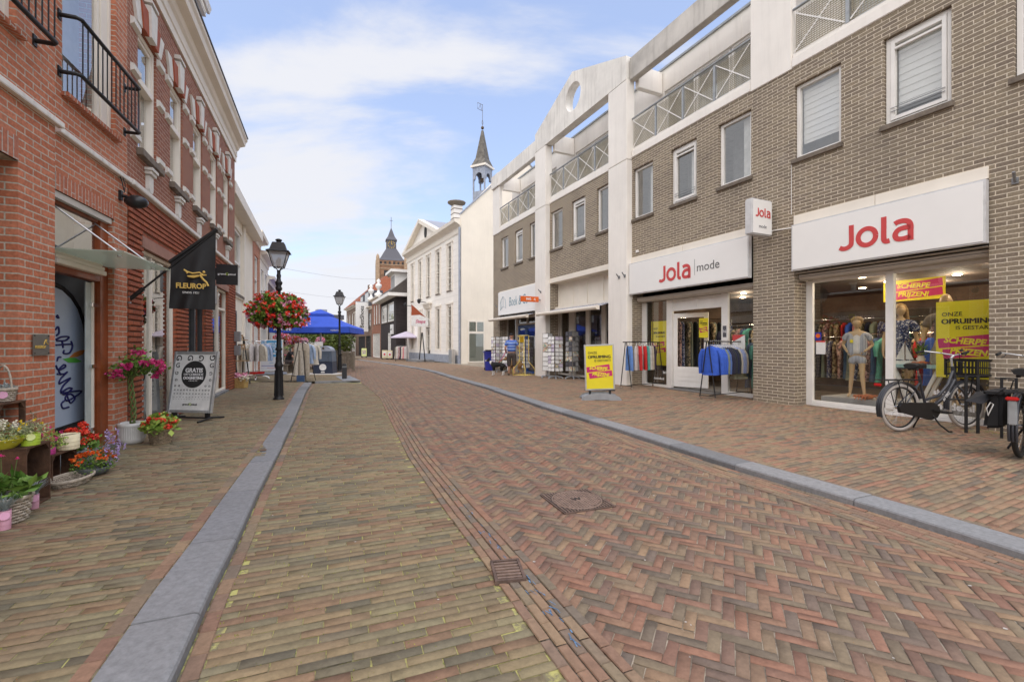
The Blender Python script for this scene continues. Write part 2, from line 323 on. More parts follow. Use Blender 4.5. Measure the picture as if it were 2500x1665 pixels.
def wall(mb,u0,u1,z0,z1,holes,out=0.,depth=.25,thick=None):
    """a facade sheet with openings; reveals run back by depth (a hole may carry its own)"""
    us=sorted({u0,u1,*[h[0] for h in holes],*[h[1] for h in holes]}); zs=sorted({z0,z1,*[h[2] for h in holes],*[h[3] for h in holes]})
    us=[a for a in us if u0<=a<=u1]; zs=[a for a in zs if z0<=a<=z1]
    for a,b in zip(us,us[1:]):
        for c,d in zip(zs,zs[1:]):
            mu=(a+b)/2; mz=(c+d)/2
            if any(h[0]<mu<h[1] and h[2]<mz<h[3] for h in holes): continue
            mb.quad((a,out,c),(b,out,c),(b,out,d),(a,out,d))
    for h in holes:
        a,b,c,d=h[:4]; dp=h[4] if len(h)>4 else depth; o2=out-dp
        mb.quad((a,out,c),(a,o2,c),(a,o2,d),(a,out,d)); mb.quad((b,out,c),(b,o2,c),(b,o2,d),(b,out,d))
        mb.quad((a,out,d),(b,out,d),(b,o2,d),(a,o2,d))
        if c>z0: mb.quad((a,out,c),(b,out,c),(b,o2,c),(a,o2,c))
    return mb
def frame_ring(mb,u0,u1,z0,z1,w,o0,o1):
    mb.box(u0,u0+w,o0,o1,z0,z1); mb.box(u1-w,u1,o0,o1,z0,z1); mb.box(u0+w,u1-w,o0,o1,z0,z0+w); mb.box(u0+w,u1-w,o0,o1,z1-w,z1)
# ---------------------------------------------------------------- palette
mat('white_paint',(.82,.80,.76),.55,nz=(3,.06)); mat('cream_paint',(.82,.76,.66),.6,nz=(2,.05)); mat('white_plaster',(.87,.83,.765),.75,nz=(.7,.07),bump=.15,bscale=40,streak=.16)
mat('side_plaster',(.84,.775,.655),.8,nz=(.5,.06),bump=.1,streak=.12); mat('concrete_white',(.80,.77,.71),.75,nz=(1.1,.13),bump=.15,streak=.55); mat('concrete_worn',(.58,.55,.50),.8,nz=(.9,.25),bump=.2,streak=.5)
mat('sign_white',(.86,.85,.82),.35,nz=(2,.02)); mat('sign_edge',(.62,.62,.62),.4); mat('red_letter',(.60,.075,.075),.4,nz=None); mat('grey_letter',(.14,.14,.14),.5,nz=None)
mat('black_metal',(.014,.014,.015),.5,nz=(8,.3)); mat('dark_grey',(.045,.047,.05),.5); mat('grey_metal',(.30,.31,.32),.4,metal=.6); mat('galv',(.36,.38,.39),.5,metal=.4,nz=(8,.15)); mat('steel',(.6,.6,.6),.25,metal=1)
mat('alu',(.62,.63,.64),.35,metal=.7); mat('chrome',(.8,.8,.8),.12,metal=1,nz=None); mat('shutter',(.56,.52,.46),.6,nz=(3,.08)); mat('dark_slot',(.02,.02,.02),.8)
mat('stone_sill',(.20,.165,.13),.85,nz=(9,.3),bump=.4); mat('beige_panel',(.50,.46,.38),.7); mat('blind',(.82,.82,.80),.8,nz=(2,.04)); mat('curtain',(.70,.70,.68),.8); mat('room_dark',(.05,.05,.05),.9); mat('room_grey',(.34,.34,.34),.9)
mat('wood_red',(.27,.065,.018),.4,nz=(5,.25),coat=.2); mat('wood_crate',(.115,.058,.032),.8,nz=(9,.45),bump=.5,bscale=30); mat('wood_old',(.24,.20,.15),.85,nz=(12,.3),bump=.4)
mat('blue_stone',(.235,.24,.245),.6,nz=(5,.32),bump=.35,bscale=50); mat('blue_stone_dark',(.12,.125,.135),.6,nz=(9,.3),bump=.3,bscale=70)
mat('leaflet',(.8,.8,.78),.6); mat('yellow_poster',(.82,.70,.03),.45,nz=(2,.05)); mat('magenta',(.56,.03,.15),.45,nz=None); mat('text_dark',(.03,.03,.03),.5,nz=None); mat('yellow_letter',(.85,.75,.05),.5,nz=None); mat('text_white',(.85,.85,.85),.5,nz=None)
mat('blue_cloth',(.03,.085,.50),.75,nz=(2,.15)); mat('lavender',(.56,.50,.60),.8); mat('slate',(.10,.10,.115),.6,nz=(12,.25)); mat('slate_light',(.33,.34,.38),.6,nz=(8,.15)); mat('tile_orange',(.30,.09,.04),.8,nz=(10,.4),bump=.6,bscale=20); mat('tile_grey',(.105,.09,.08),.8,nz=(14,.35),bump=.8,bscale=14)
mat('lead',(.33,.36,.42),.6,nz=(5,.2)); mat('bronze',(.11,.07,.04),.5,metal=.3); mat('spire_lead',(.17,.155,.13),.7,nz=(3,.45)); mat('black_gloss',(.02,.02,.022),.3); mat('gold',(.62,.42,.10),.5,nz=None); mat('church_brick',(.30,.17,.10),.85,nz=(.8,.4),bump=.2)
mat('skin',(.50,.27,.18),.55,nz=(20,.08)); mat('mannequin',(.60,.43,.25),.35,nz=(6,.05)); mat('hair_blond',(.42,.27,.11),.6,nz=(40,.35)); mat('white_cloth',(.75,.74,.72),.85); mat('khaki',(.40,.36,.27),.85,nz=(20,.15)); mat('brown_tee',(.22,.18,.14),.85,nz=(20,.15))
mat('rubber',(.02,.02,.02),.75); mat('tyre_cream',(.46,.42,.38),.75); mat('bike_black',(.035,.037,.045),.38,nz=(8,.1),coat=.35); mat('saddle',(.02,.02,.02),.5); mat('red_plastic',(.5,.02,.02),.25,nz=None); mat('plastic_black',(.02,.018,.017),.45); mat('cloth_black',(.015,.015,.017),.8)
mat('yellow_paint',(.75,.47,.02),.4); mat('bin_blue',(.035,.045,.36),.4); mat('door_blue',(.015,.075,.28),.4); mat('wire_yellow',(.75,.58,.16),.5); mat('orange_sign',(.75,.14,.02),.4,nz=None)
mat('cast_iron',(.13,.085,.065),.65,nz=(14,.35),bump=.5); mat('steel_bin',(.10,.13,.18),.5,nz=(3,.15)); mat('bin_navy',(.03,.04,.07),.5)
mat('terracotta_white',(.66,.65,.62),.4,nz=(6,.12)); mat('wicker',(.34,.26,.17),.85,nz=(30,.4)); mat('wicker_pale',(.50,.43,.34),.85,nz=(30,.3)); mat('straw',(.58,.40,.15),.8,nz=(30,.2)); mat('soil',(.03,.02,.015),.95)
mat('enamel_yellow',(.66,.62,.06),.4); mat('lime_tin',(.42,.58,.05),.4); mat('pink_tin',(.62,.32,.40),.5); mat('pink_pot',(.62,.06,.30),.4); mat('cream_tin',(.76,.68,.45),.5); mat('pink_tag',(.80,.42,.58),.6,nz=None); mat('lime_tag',(.75,.82,.35),.6,nz=None); mat('pot_grey',(.10,.11,.11),.6)
mat('banner_blue',(.42,.50,.62),.75,nz=(3,.06)); mat('ink_navy',(.012,.012,.10),.6,nz=None); mat('leaf_logo',(.10,.42,.06),.6,nz=None); mat('orange_logo',(.55,.20,.05),.6,nz=None); mat('frosted',(.50,.56,.55),.4)
mat('light_disc',(1,.75,.45),.5,nz=None,emit=45); mat('lamp_glass_m',(.72,.72,.70),.25,nz=None)
mat('plaque',(.16,.15,.13),.4,metal=.3); mat('bark',(.10,.085,.04),.85,nz=(20,.3),bump=.5); mat('stem_green',(.13,.17,.05),.7)
mat('tan_fur',(.40,.24,.11),.9); mat('dog_black',(.012,.011,.011),.8); mat('dog_white',(.7,.68,.64),.9); mat('shorts',(.075,.06,.055),.9,nz=(20,.3)); mat('shoe',(.09,.07,.06),.8)
mat('wood_box',(.33,.21,.11),.8); mat('tea_blue',(.35,.55,.56),.5)
glassmat('glass_shop',.12,(.90,.92,.91)); glassmat('glass_left',.16,(.72,.76,.76)); glassmat('glass_upper',.24,(.93,.94,.93)); glassmat('glass_canopy',.25,(.55,.62,.55),.12); glassmat('glass_clear',.05,(.95,.96,.96))
def milky(m,f,col):
    nt=M[m].node_tree; mx=[n for n in nt.nodes if n.type=='MIX_SHADER'][0]; L=nt.links.new; out=[n for n in nt.nodes if n.type=='OUTPUT_MATERIAL'][0]
    d=N(nt,'ShaderNodeBsdfTranslucent'); d.inputs[0].default_value=(*col,1); d2=N(nt,'ShaderNodeBsdfDiffuse'); d2.inputs[0].default_value=(*col,1); m2=N(nt,'ShaderNodeMixShader'); m2.inputs[0].default_value=.4; L(d.outputs[0],m2.inputs[1]); L(d2.outputs[0],m2.inputs[2])
    m3=N(nt,'ShaderNodeMixShader'); m3.inputs[0].default_value=f; L(mx.outputs[0],m3.inputs[1]); L(m2.outputs[0],m3.inputs[2]); L(m3.outputs[0],out.inputs[0])
milky('glass_canopy',.55,(.62,.68,.60))
brickmat('brick_grey',(.275,.225,.16),(.195,.155,.12),(.66,.58,.46),.235,.0655,.0135,stain=(.45,.62,(.11,.095,.085)),light=(.5,(.45,.40,.33)))
brickmat('brick_orange',(.55,.205,.115),(.44,.145,.075),(.50,.46,.37),.215,.0645,.013,stain=(.8,.3,(.46,.26,.18)),light=(.38,(.62,.40,.30)))
brickmat('brick_soldier',(.50,.18,.10),(.42,.14,.08),(.50,.46,.40),.30,.066,.012,vert=True)
brickmat('brick_ornate',(.33,.135,.085),(.24,.09,.06),(.50,.40,.31),.215,.062,.009,stain=(.9,.4,(.16,.09,.065)),light=(.25,(.42,.28,.18)))
brickmat('brick_dark',(.055,.043,.042),(.035,.03,.03),(.045,.04,.04),.3,.07,.01,stain=(1,.3,(.08,.07,.07)),bump=.8)
brickmat('brick_far_red',(.30,.13,.08),(.24,.10,.065),(.35,.27,.2),.4,.12,.012); brickmat('brick_far_brown',(.22,.15,.11),(.17,.115,.09),(.27,.22,.18),.4,.12,.012)
stripemat('stripe_awning',((.62,.62,.64),(.05,.06,.10)),.10,0); stripemat('stripe_shirt',((.08,.16,.50),(.10,.20,.55),(.34,.46,.68),(.07,.13,.45)),.13,2); stripemat('stripe_child',((.60,.61,.64),(.26,.28,.34)),.022,0)
patternmat('dress_blue',((.03,.04,.12),(.06,.09,.22),(.45,.46,.5),(.02,.03,.08)),55); patternmat('cloth_floral',((.03,.03,.025),(.25,.2,.12),(.4,.33,.22),(.12,.10,.06)),26); patternmat('cloth_pink',((.45,.28,.27),(.10,.07,.07),(.35,.2,.2),(.5,.38,.34)),22); patternmat('card_print',((.7,.68,.64),(.45,.5,.55),(.55,.3,.22),(.25,.33,.25),(.65,.55,.35)),24)
# ---------------------------------------------------------------- ground: sheets, kerbs, laid bricks
KR=np.array([(4.3,-3),(3.62,1.0),(3.13,2.755),(2.784,3.676),(2.345,4.657),(1.82,6.05),(1.45,7.06),(.69,8.9),(-.12,11.2),(-1.14,14.2),(-2.35,17.6),(-3.8,22.0),(-4.85,24.8),(-8.1,32.1),(-14.5,44.8),(-18.3,52.8),(-30,80),(-55,140)])   # road side edge of right kerb
KL=np.array([(-.2,-3),(-1.05,1.0),(-1.285,1.689),(-1.573,2.364),(-1.816,2.99),(-2.17,3.838),(-2.596,4.92),(-2.93,5.75),(-3.79,7.90),(-5.32,11.59),(-6.7,15.1)])       # road side edge of left kerb
KLW=np.array([.27,.27,.27,.26,.25,.235,.225,.22,.22,.22,.22])
GS=np.array([(.95,-3),(.46,1.2),(.207,1.769),(0,2.279),(-.227,2.835),(-.564,3.63),(-1.2,5.2),(-2.05,7.6),(-3.2,10.9),(-5.35,15.9)])                      # left edge of gutter strip
def xi(C,Y): return np.interp(Y,C[:,1],C[:,0])
def zgn(Y): return -.0145*np.maximum(0,Y-13)
pavemat('pave_road',[(0.126,0.102,0.081),(0.206,0.162,0.107),(0.263,0.137,0.092),(0.162,0.131,0.093),(0.271,0.185,0.114),(0.206,0.113,0.081),(0.150,0.122,0.098),(0.263,0.137,0.092)],.15,(0.203,0.152,0.107))
pavemat('pave_left',[(0.123,0.109,0.078),(0.201,0.171,0.103),(0.236,0.153,0.094),(0.236,0.203,0.118),(0.146,0.130,0.094),(0.263,0.194,0.110),(0.201,0.171,0.103),(0.201,0.120,0.078),(0.228,0.182,0.111)],.22,(0.209,0.182,0.107))
pavemat('pave_right',[(0.155,0.128,0.101),(0.277,0.190,0.117),(0.281,0.150,0.101),(0.249,0.198,0.126),(0.131,0.107,0.084),(0.277,0.190,0.117),(0.212,0.168,0.110),(0.269,0.142,0.095),(0.256,0.190,0.123)],.18,(0.232,0.178,0.119))
pavemat('pave_strip',[(0.178,0.145,0.102),(0.219,0.128,0.090),(0.278,0.196,0.121),(0.166,0.137,0.106),(0.271,0.151,0.100),(0.219,0.175,0.115)],.2,(0.215,0.168,0.115))
jointmat('joint_moss',(.19,.165,.10),(.42,.40,.14),11); jointmat('joint_sand',(.19,.155,.12),(.42,.36,.28),6); jointmat('joint_right',(.18,.145,.11),(.32,.27,.19),5)
pavemat('kerb_stone',[(.17,.175,.18),(.215,.22,.225),(.25,.25,.25),(.20,.205,.215),(.23,.235,.24)],.35,(.165,.16,.15))
KB=np.stack([KL[:,0]-KLW*1.08,KL[:,1]],1)
def sheet(name,Cl,Cr,lvl,m,ys):
    mb=MB()
    for i,(a,b) in enumerate(zip(ys,ys[1:])):
        za=float(zgn(a))+lvl; zb=float(zgn(b))+lvl
        mb.quad((float(Cl(a)),a,za),(float(Cr(a)),a,za),(float(Cr(b)),b,zb),(float(Cl(b)),b,zb))
    return mb.build(name,m,kind='structure')
YS=[-6,-3,-1,0,1,2,3,4,5,6,7,8,9,10,11,12,13,14,16,18,20,23,26,30,35,40,46,53,60,70,80,100,140,220]
cl=lambda Y: xi(KL,Y)
LATE=15.1
# far sheet to the horizon
g=MB()
for a,b in zip([-60,-6,13,40,80,150,400],[-6,13,40,80,150,400,900]):
    g.quad((-400,a,zg(a)-.12),(400,a,zg(a)-.12),(400,b,zg(b)-.12),(-400,b,zg(b)-.12))
g.build('ground','pave_right',kind='structure')
sheet('road_bed',lambda Y:xi(KL,Y)-.1 if Y<LATE else -9-(Y-LATE)*.62,lambda Y:xi(KR,Y)+.1,-.0665,'joint_sand',YS)
sheet('parking_strip_bed',lambda Y:xi(KL,Y)-.1,lambda Y:xi(GS,Y)+.02,-.064,'joint_moss',[y for y in YS if y<=15]+[15.9])
sheet('pavement_bed_right',lambda Y:xi(KR,Y)+.1,lambda Y:np.interp(Y,[-6,30,60],[14,14,4]),-.006,'joint_right',YS)
sheet('pavement_bed_left',lambda Y:-16-Y*.3,lambda Y:xi(KB,Y)+.02 if Y<LATE else -9.2-(Y-LATE)*.6,-.006,'joint_moss',YS[:29])
def lay(name,m,test,ang,box,L=.21,Wd=.053,gap=.005,pat='run',lvl=0.,jit=.0008,seed=1):
    rng=np.random.default_rng(seed); ca,sa=cos(ang),sin(ang)
    x0,x1,y0,y1=box; cx,cy=(x0+x1)/2,(y0+y1)/2; rad=math.hypot(x1-x0,y1-y0)/2
    if pat=='run':
        pu,pv=L+gap,Wd+gap; nu=int(rad/pu)+1; nv=int(rad/pv)+1
        I,J=np.meshgrid(np.arange(-nu,nu+1),np.arange(-nv,nv+1)); I=I.ravel();J=J.ravel()
        off=(J%2)*.5+ (np.random.default_rng(seed+5).random(2*nv+1)[J+nv]-.5)*.42
        u=(I+off)*pu; v=J*pv; du=np.full(u.shape,L/2); dv=np.full(u.shape,Wd/2)
    else:   # herringbone, brick three widths long
        p=Wd+gap; n=int(rad/p)+3
        I,J=np.meshgrid(np.arange(-n,n+1),np.arange(-n,n+1)); I=I.ravel();J=J.ravel(); k=(I-J)%6
        # cell (i,j): horizontal brick starts where k==0, vertical brick starts where k==3
        hsel=k==0; vsel=k==5
        u=np.concatenate([(I[hsel]+1.5)*p,(I[vsel]+.5)*p]); v=np.concatenate([(J[hsel]+.5)*p,(J[vsel]+1.5)*p])
        du=np.concatenate([np.full(hsel.sum(),(3*p-gap)/2),np.full(vsel.sum(),Wd/2)]); dv=np.concatenate([np.full(hsel.sum(),Wd/2),np.full(vsel.sum(),(3*p-gap)/2)])
    X=cx+u*ca-v*sa; Y=cy+u*sa+v*ca
    k=(Y>y0)&(Y<y1)&test(X,Y); X=X[k];Y=Y[k];du=du[k];dv=dv[k]; n=len(X)
    ra=rng.normal(0,.012,n); c2=np.cos(ang+ra); s2=np.sin(ang+ra); hz=rng.normal(0,jit,n); tx=rng.normal(0,.006,n); ty=rng.normal(0,.006,n)
    V=np.empty((n,8,3)); sg=[(-1,-1),(1,-1),(1,1),(-1,1)]
    for q,(a,b) in enumerate(sg):
        for lay_,(ins,dz) in enumerate(((.0,-.0035),(.0022,0.))):
            uu=a*(du-ins+rng.normal(0,.0013,n)); vv=b*(dv-ins+rng.normal(0,.0013,n))
            xx=X+uu*c2-vv*s2; yy=Y+uu*s2+vv*c2
            V[:,q+4*lay_,0]=xx; V[:,q+4*lay_,1]=yy; V[:,q+4*lay_,2]=zgn(yy)+lvl+dz+hz+uu*tx*.4+vv*ty*.4
    base=(np.arange(n)*8)[:,None]
    fq=np.array([(4,5,6,7),(0,1,5,4),(1,2,6,5),(2,3,7,6),(3,0,4,7)])
    Fc=(base[:,None,:]+fq[None]).reshape(-1,4)
    me=bpy.data.meshes.new(name); me.vertices.add(n*8); me.vertices.foreach_set('co',V.ravel())
    me.loops.add(Fc.size); me.loops.foreach_set('vertex_index',Fc.ravel()); me.polygons.add(len(Fc)); me.polygons.foreach_set('loop_start',np.arange(len(Fc))*4)
    me.update(calc_edges=True); me.materials.append(M[m])
    at_=me.attributes.new('rnd','FLOAT','FACE'); at_.data.foreach_set('value',np.repeat(rng.random(n),5).astype(np.float32))
    o=bpy.data.objects.new(name,me); COL.objects.link(o); o['kind']='structure'; return o
def strip(name,m,C,offs,y0,y1,L=.168,Wd=.06,gap=.006,lvl=0.,seed=3):
    """rows of bricks laid lengthways along a curve; offs = sideways distances of each row"""
    rng=random.Random(seed); ys=np.linspace(y0,y1,4000); xs=xi(C,ys)
    k=np.ones(41)/41; xs2=np.convolve(np.pad(xs,20,'edge'),k,'valid'); s=np.concatenate([[0],np.cumsum(np.hypot(np.diff(xs2),np.diff(ys)))])
    mb=MB(); rn=[]
    for r,o in enumerate(offs):
        p=rng.uniform(0,L)
        while p<s[-1]-L:
            l=L*rng.uniform(.93,1.0); a=[]
            for q in (p,p+l):
                x=np.interp(q,s,xs2); y=np.interp(q,s,ys); x2=np.interp(q+.05,s,xs2); y2=np.interp(q+.05,s,ys)
                d=Vector((x2-x,y2-y)); d.normalize(); nn=Vector((d.y,-d.x)); a.append((Vector((x,y))+nn*o,nn,d))
            (P0,n0,d0),(P1,n1,_)=a; w=Wd/2; h=lvl+rng.gauss(0,.0015); b=.004; cz=[]
            def pt(P,nn,w_,e,z): q=P+nn*w_+d0*e; return (q.x,q.y,zg(q.y)+z)
            vs=[pt(P0,n0,-w,0,h-.006),pt(P0,n0,w,0,h-.006),pt(P1,n1,w,0,h-.006),pt(P1,n1,-w,0,h-.006),pt(P0,n0,-w+b,b,h),pt(P0,n0,w-b,b,h),pt(P1,n1,w-b,-b,h),pt(P1,n1,-w+b,-b,h)]
            mb.add(vs,[(4,5,6,7),(0,1,5,4),(1,2,6,5),(2,3,7,6),(3,0,4,7)]); rn+=[rng.random()]*5; p+=l+gap
    mb.rnd=rn; return mb.build(name,m,kind='structure')
herr=lambda X,Y:(X>np.where(Y<15.9,xi(GS,Y)+.26,-6.2-(Y-15.9)*.62))&(X<xi(KR,Y)-.26)
lay('road',"pave_road",herr,R(-26)+pi/2,(-34,4.5,.9,58),Wd=.0508,gap=.0042,pat='herr',lvl=-.06,seed=11)
lay('parking_strip','pave_left',lambda X,Y:(X>xi(KL,Y)+.02)&(X<xi(GS,Y)+.05)&(Y<15.3),R(21),(-8,1.6,.9,15.4),lvl=-.058,seed=12)
lay('pavement_left','pave_left',lambda X,Y:(X<np.where(Y<LATE,xi(KB,Y)+.0,-9.3-(Y-LATE)*.62))&(X>np.where(Y<6,-5.2-(Y-5.6)*.36,-5.2-(Y-5.9)*.43)-.5),R(20),(-17,-.4,.9,30),lvl=0,seed=13)
lay('pavement_right','pave_right',lambda X,Y:(X>xi(KR,Y)+.24)&(X<7.3-.468*(Y-8.5)),R(27),(-24,9,1.5,60),lvl=0,seed=14)
strip('gutter_strip','pave_strip',GS,[.033,.090,.147,.204,.261],-1,15.8,Wd=.0515,lvl=-.049)
strip('kerbside_rows','pave_strip',KR,[-.305,-.25,-.195,-.14,-.085,-.03],0,50,Wd=.050,lvl=-.053,seed=5)
strip('parking_edge_row','pave_strip',KL,[.045],-1,15.0,Wd=.07,lvl=-.052,seed=6)
strip('pavement_edge_row_left','pave_strip',KB,[-.045],-1,15.0,Wd=.075,lvl=.004,seed=8)
strip('pavement_edge_row_right','pave_strip',KR,[.275],1,50,Wd=.055,lvl=.004,seed=9)
def kerb(name,C,width,side,y0,y1,L=1.0,h=.0,drop=.075,gap=.008,seed=1,m='kerb_stone',steps=None):
    rn=[]
    rng=random.Random(seed); ys=np.linspace(y0,y1,3000); xs=xi(C,ys); k=np.ones(61)/61; xs=np.convolve(np.pad(xs,30,'edge'),k,'valid')
    s=np.concatenate([[0],np.cumsum(np.hypot(np.diff(xs),np.diff(ys)))]); p=0; mb=MB()
    while p<s[-1]-.2:
        l=L*rng.uniform(.85,1.15); st=[]
        n=5; dz=rng.gauss(0,.002)
        for i in range(n+1):
            q=min(p+l*i/n,s[-1]); x=float(np.interp(q,s,xs)); y=float(np.interp(q,s,ys)); x2=float(np.interp(q+.1,s,xs)); y2=float(np.interp(q+.1,s,ys)); 
            if q>s[-1]-.15: x2=2*x-float(np.interp(q-.1,s,xs)); y2=2*y-float(np.interp(q-.1,s,ys))
            d=Vector((x2-x,y2-y)).normalized(); nn=Vector((d.y,-d.x))*side; hh=h+dz+(steps(y) if steps else 0); w=width(y) if callable(width) else width
            def pt(o,z): return (x+nn.x*o,y+nn.y*o,zg(y)+z)
            b=.018; hh+=.006; st.append([pt(0,-drop-.05),pt(0,hh-b),pt(b*.4,hh-b*.35),pt(b*1.3,hh),pt(w,hh+.001),pt(w,-drop-.05)])
        vs=[v for r in st for v in r]; K=6; fs=[]
        for i in range(n):
            for j in range(K-1): fs.append((i*K+j,i*K+j+1,(i+1)*K+j+1,(i+1)*K+j))
        fs+= [tuple(range(K)),tuple(range(n*K,n*K+K))]
        mb.add(vs,fs); rn+=[rng.random()]*len(fs); p+=l+gap
    mb.rnd=rn; return mb.build(name,m,kind='structure')
kerb('kerb_right',KR,.245,1,-1.5,52,L=1.0,seed=2)
kerb('kerb_left',KL,lambda y:float(np.interp(y,KL[:,1],KLW)),-1,-1.5,15.1,L=.95,seed=4,steps=lambda y:.0 if y<4.85 else (-.03*(y-4.85)/.85 if y<5.7 else .004))
# the island where the terrace starts
A=G(758,936,-.0); B=G(944/3.925+640,930,0)
isl=MB(); ia=(-6.75,15.25); ib=(-5.35,15.55)
for (xa,ya),(xb,yb),w in (((-6.65,15.2),(-5.3,15.75),.14),((-5.3,15.75),(-6.7,18.6),.55)):
    d=Vector((xb-xa,yb-ya)).normalized(); nn=Vector((-d.y,d.x)); 
    isl.add([(xa,ya,zg(ya)-.12),(xb,yb,zg(yb)-.12),(xb+nn.x*w,yb+nn.y*w,zg(yb)-.12),(xa+nn.x*w,ya+nn.y*w,zg(ya)-.12),(xa,ya,zg(ya)+.012),(xb,yb,zg(yb)+.012),(xb+nn.x*w,yb+nn.y*w,zg(yb)+.012),(xa+nn.x*w,ya+nn.y*w,zg(ya)+.012)],[(4,5,6,7),(0,1,5,4),(1,2,6,5),(2,3,7,6),(3,0,4,7)])
isl.build('kerb_island','blue_stone',kind='structure')
t=MB(); t.add([(-6.9,15.3,-.035),(-5.4,15.8,-.04),(-6.75,18.7,-.082),(-8.2,21.5,-.125),(-17,33,-.29),(-24,33,-.29),(-13,19,-.09)],[tuple(range(7))]); t.build('terrace_floor','pave_left',kind='structure')
lay('terrace_paving','pave_left',lambda X,Y:(X<np.where(Y<18.7,-5.45-(Y-15.8)*.47,-6.8-(Y-18.7)*.62))&(X>-9.4-(Y-15.1)*.62)&(Y>15.35+(X+6.65)*.4*0),R(20),(-18,-5,15.55,31),lvl=.004,seed=16)
# long low step line in front of the mansion etc. is part of the paving; ironwork in the road
def frame_on(p,ang): return p,ang
# manhole cover
P=[G(1310,1208,-.06),G(1437,1191.6,-.06),G(1517,1240,-.06),G(1370,1259.5,-.06)]
c=sum((Vector(p) for p in P),Vector())/4; ang=math.atan2(P[1][1]-P[0][1],P[1][0]-P[0][0])
mh=thing('manhole_cover','square rusty cast iron manhole cover with a round lid, set in the red herringbone road','manhole cover',(c.x,c.y,-.054),ang)
hs=.235; m=MB(); m.box(-hs,hs,-hs,hs,-.03,.004); m.build('frame','cast_iron',mh)
mat('iron_dark',(.035,.025,.02),.7); mat('iron_worn',(.22,.15,.115),.55,nz=(20,.3))
m=MB(); m.lathe([(.0,.0045),(.21,.0045)],n=48,cap=False,smooth=False); m.build('lid_plate','iron_dark',mh)
m=MB(); m.box(-hs+.012,hs-.012,-hs+.012,hs-.012,.0005,.0042); m.build('frame_plate','iron_dark',mh)
m=MB(); m.lathe([(.198,.004),(.2,.011),(.212,.011),(.214,.004)],n=48,cap=False)
for i in range(-8,9):
    x=i*.0265; r=math.sqrt(max(0,.195**2-x*x)) if abs(x)<.19 else 0; r2=hs-.012
    if r>.01: m.box(x-.0065,x+.0065,-r,r,.004,.0105); m.box(-r,r,x-.0065,x+.0065,.0042,.010)
    q=math.sqrt(max(0,.222**2-x*x))
    if q<r2: m.box(x-.005,x+.005,q,r2,.004,.0095); m.box(x-.005,x+.005,-r2,-q,.004,.0095)
m.box(-.045,.045,-.045,.045,.004,.0108)
m.build('lid','iron_worn',mh); text('W',.08,'lettering','iron_dark',mh,(0,0,.0125),(0,0,0),bold=.003,ext=.002)
# gully
P=[G(1190,1378,-.06),G(1262,1372,-.06),G(1290,1420,-.06),G(1216,1433,-.06)]
c=sum((Vector(p) for p in P),Vector())/4; ang=math.atan2(P[1][1]-P[0][1],P[1][0]-P[0][0])
dg=thing('drain_grate','rusty slotted drain grate set in the gutter beside blue paint traces','drain grate',(c.x,c.y,-.040),ang)
w2,h2=.088,.120
m=MB(); frame_ring2=[(-w2,w2,-h2,-h2+.016),(-w2,w2,h2-.016,h2),(-w2,-w2+.016,-h2+.016,h2-.016),(w2-.016,w2,-h2+.016,h2-.016)]
for a,b,c_,d in frame_ring2: m.box(a,b,c_,d,-.02,.006)
m.build('frame','cast_iron',dg)
m=MB()
for i in range(6): y=-h2+.036+i*.0335; m.box(-w2+.018,w2-.018,y-.007,y+.007,-.012,.004)
m.build('bars','iron_worn',dg); m=MB(); m.box(-w2+.01,w2-.01,-h2+.01,h2-.01,-.018,-.0145); m.build('pit','dark_slot',dg)
# blue spray marks along the gutter (a stain with its own shape)
mat('blue_spray',(.13,.25,.42),.8,nz=(60,.6)); rnd=random.Random(5); m=MB()
for i in range(60):
    y=rnd.choice([rnd.uniform(2.35,2.7),rnd.uniform(2.7,4.2),rnd.uniform(1.85,2.3)]); x=float(xi(GS,y))+.175+rnd.gauss(0,.022); l=rnd.uniform(.006,.03); w=rnd.uniform(.001,.0035); a=rnd.gauss(2.0,.25)
    m.add([(x+cos(a)*l+sin(a)*w,y+sin(a)*l-cos(a)*w,-.0455),(x+cos(a)*l-sin(a)*w,y+sin(a)*l+cos(a)*w,-.0455),(x-cos(a)*l-sin(a)*w,y-sin(a)*l+cos(a)*w,-.0455),(x-cos(a)*l+sin(a)*w,y-sin(a)*l-cos(a)*w,-.0455)],[(0,1,2,3)])
m.build('blue_road_paint','blue_spray',kind='structure')
# moss and little weeds in the joints
leafmat('weed',(.13,.19,.02),(.36,.36,.05),.8); rnd=random.Random(9); m=MB(); pts=[]
def clump(x,y,z,n,s):
    for _ in range(n): pts.append((x+rnd.gauss(0,s),y+rnd.gauss(0,s),z))
for i in range(520):
    y=1.5+rnd.random()**1.7*9; a=xi(KL,y); b=xi(GS,y); x=rnd.uniform(a+.05,b); clump(x,y,-.062,rnd.randint(2,7),.009)
for i in range(420):
    y=1.5+rnd.random()**1.6*7; x=float(xi(KL,y))-.3-rnd.random()*3; clump(x,y,-.004,rnd.randint(2,6),.009)
for i in range(110): y=rnd.uniform(1.5,9); clump(float(xi(KL,y))+rnd.choice([.085,.09,.0]),y,-.058,5,.012)
for i in range(60): y=rnd.uniform(1.5,9); clump(float(xi(KB,y)),y,0,4,.008)
for i in range(30): clump(rnd.uniform(6.55,7.3),rnd.uniform(6.25,6.6),0,14,.03)
for i in range(40): u=rnd.uniform(.3,1.2); clump(-4.95-.33*u+rnd.uniform(.03,.3),5.6+.94*u,0,10,.02)
m.leaves(pts,.0095,up=.8,asp=.5); o=m.build('weeds','weed'); tag(o,'moss and small weeds growing in the paving joints','weeds'); o['kind']='stuff'
mat('gum',(.46,.43,.39),.8); mat('dark_spot',(.09,.08,.07),.8); rnd=random.Random(31)
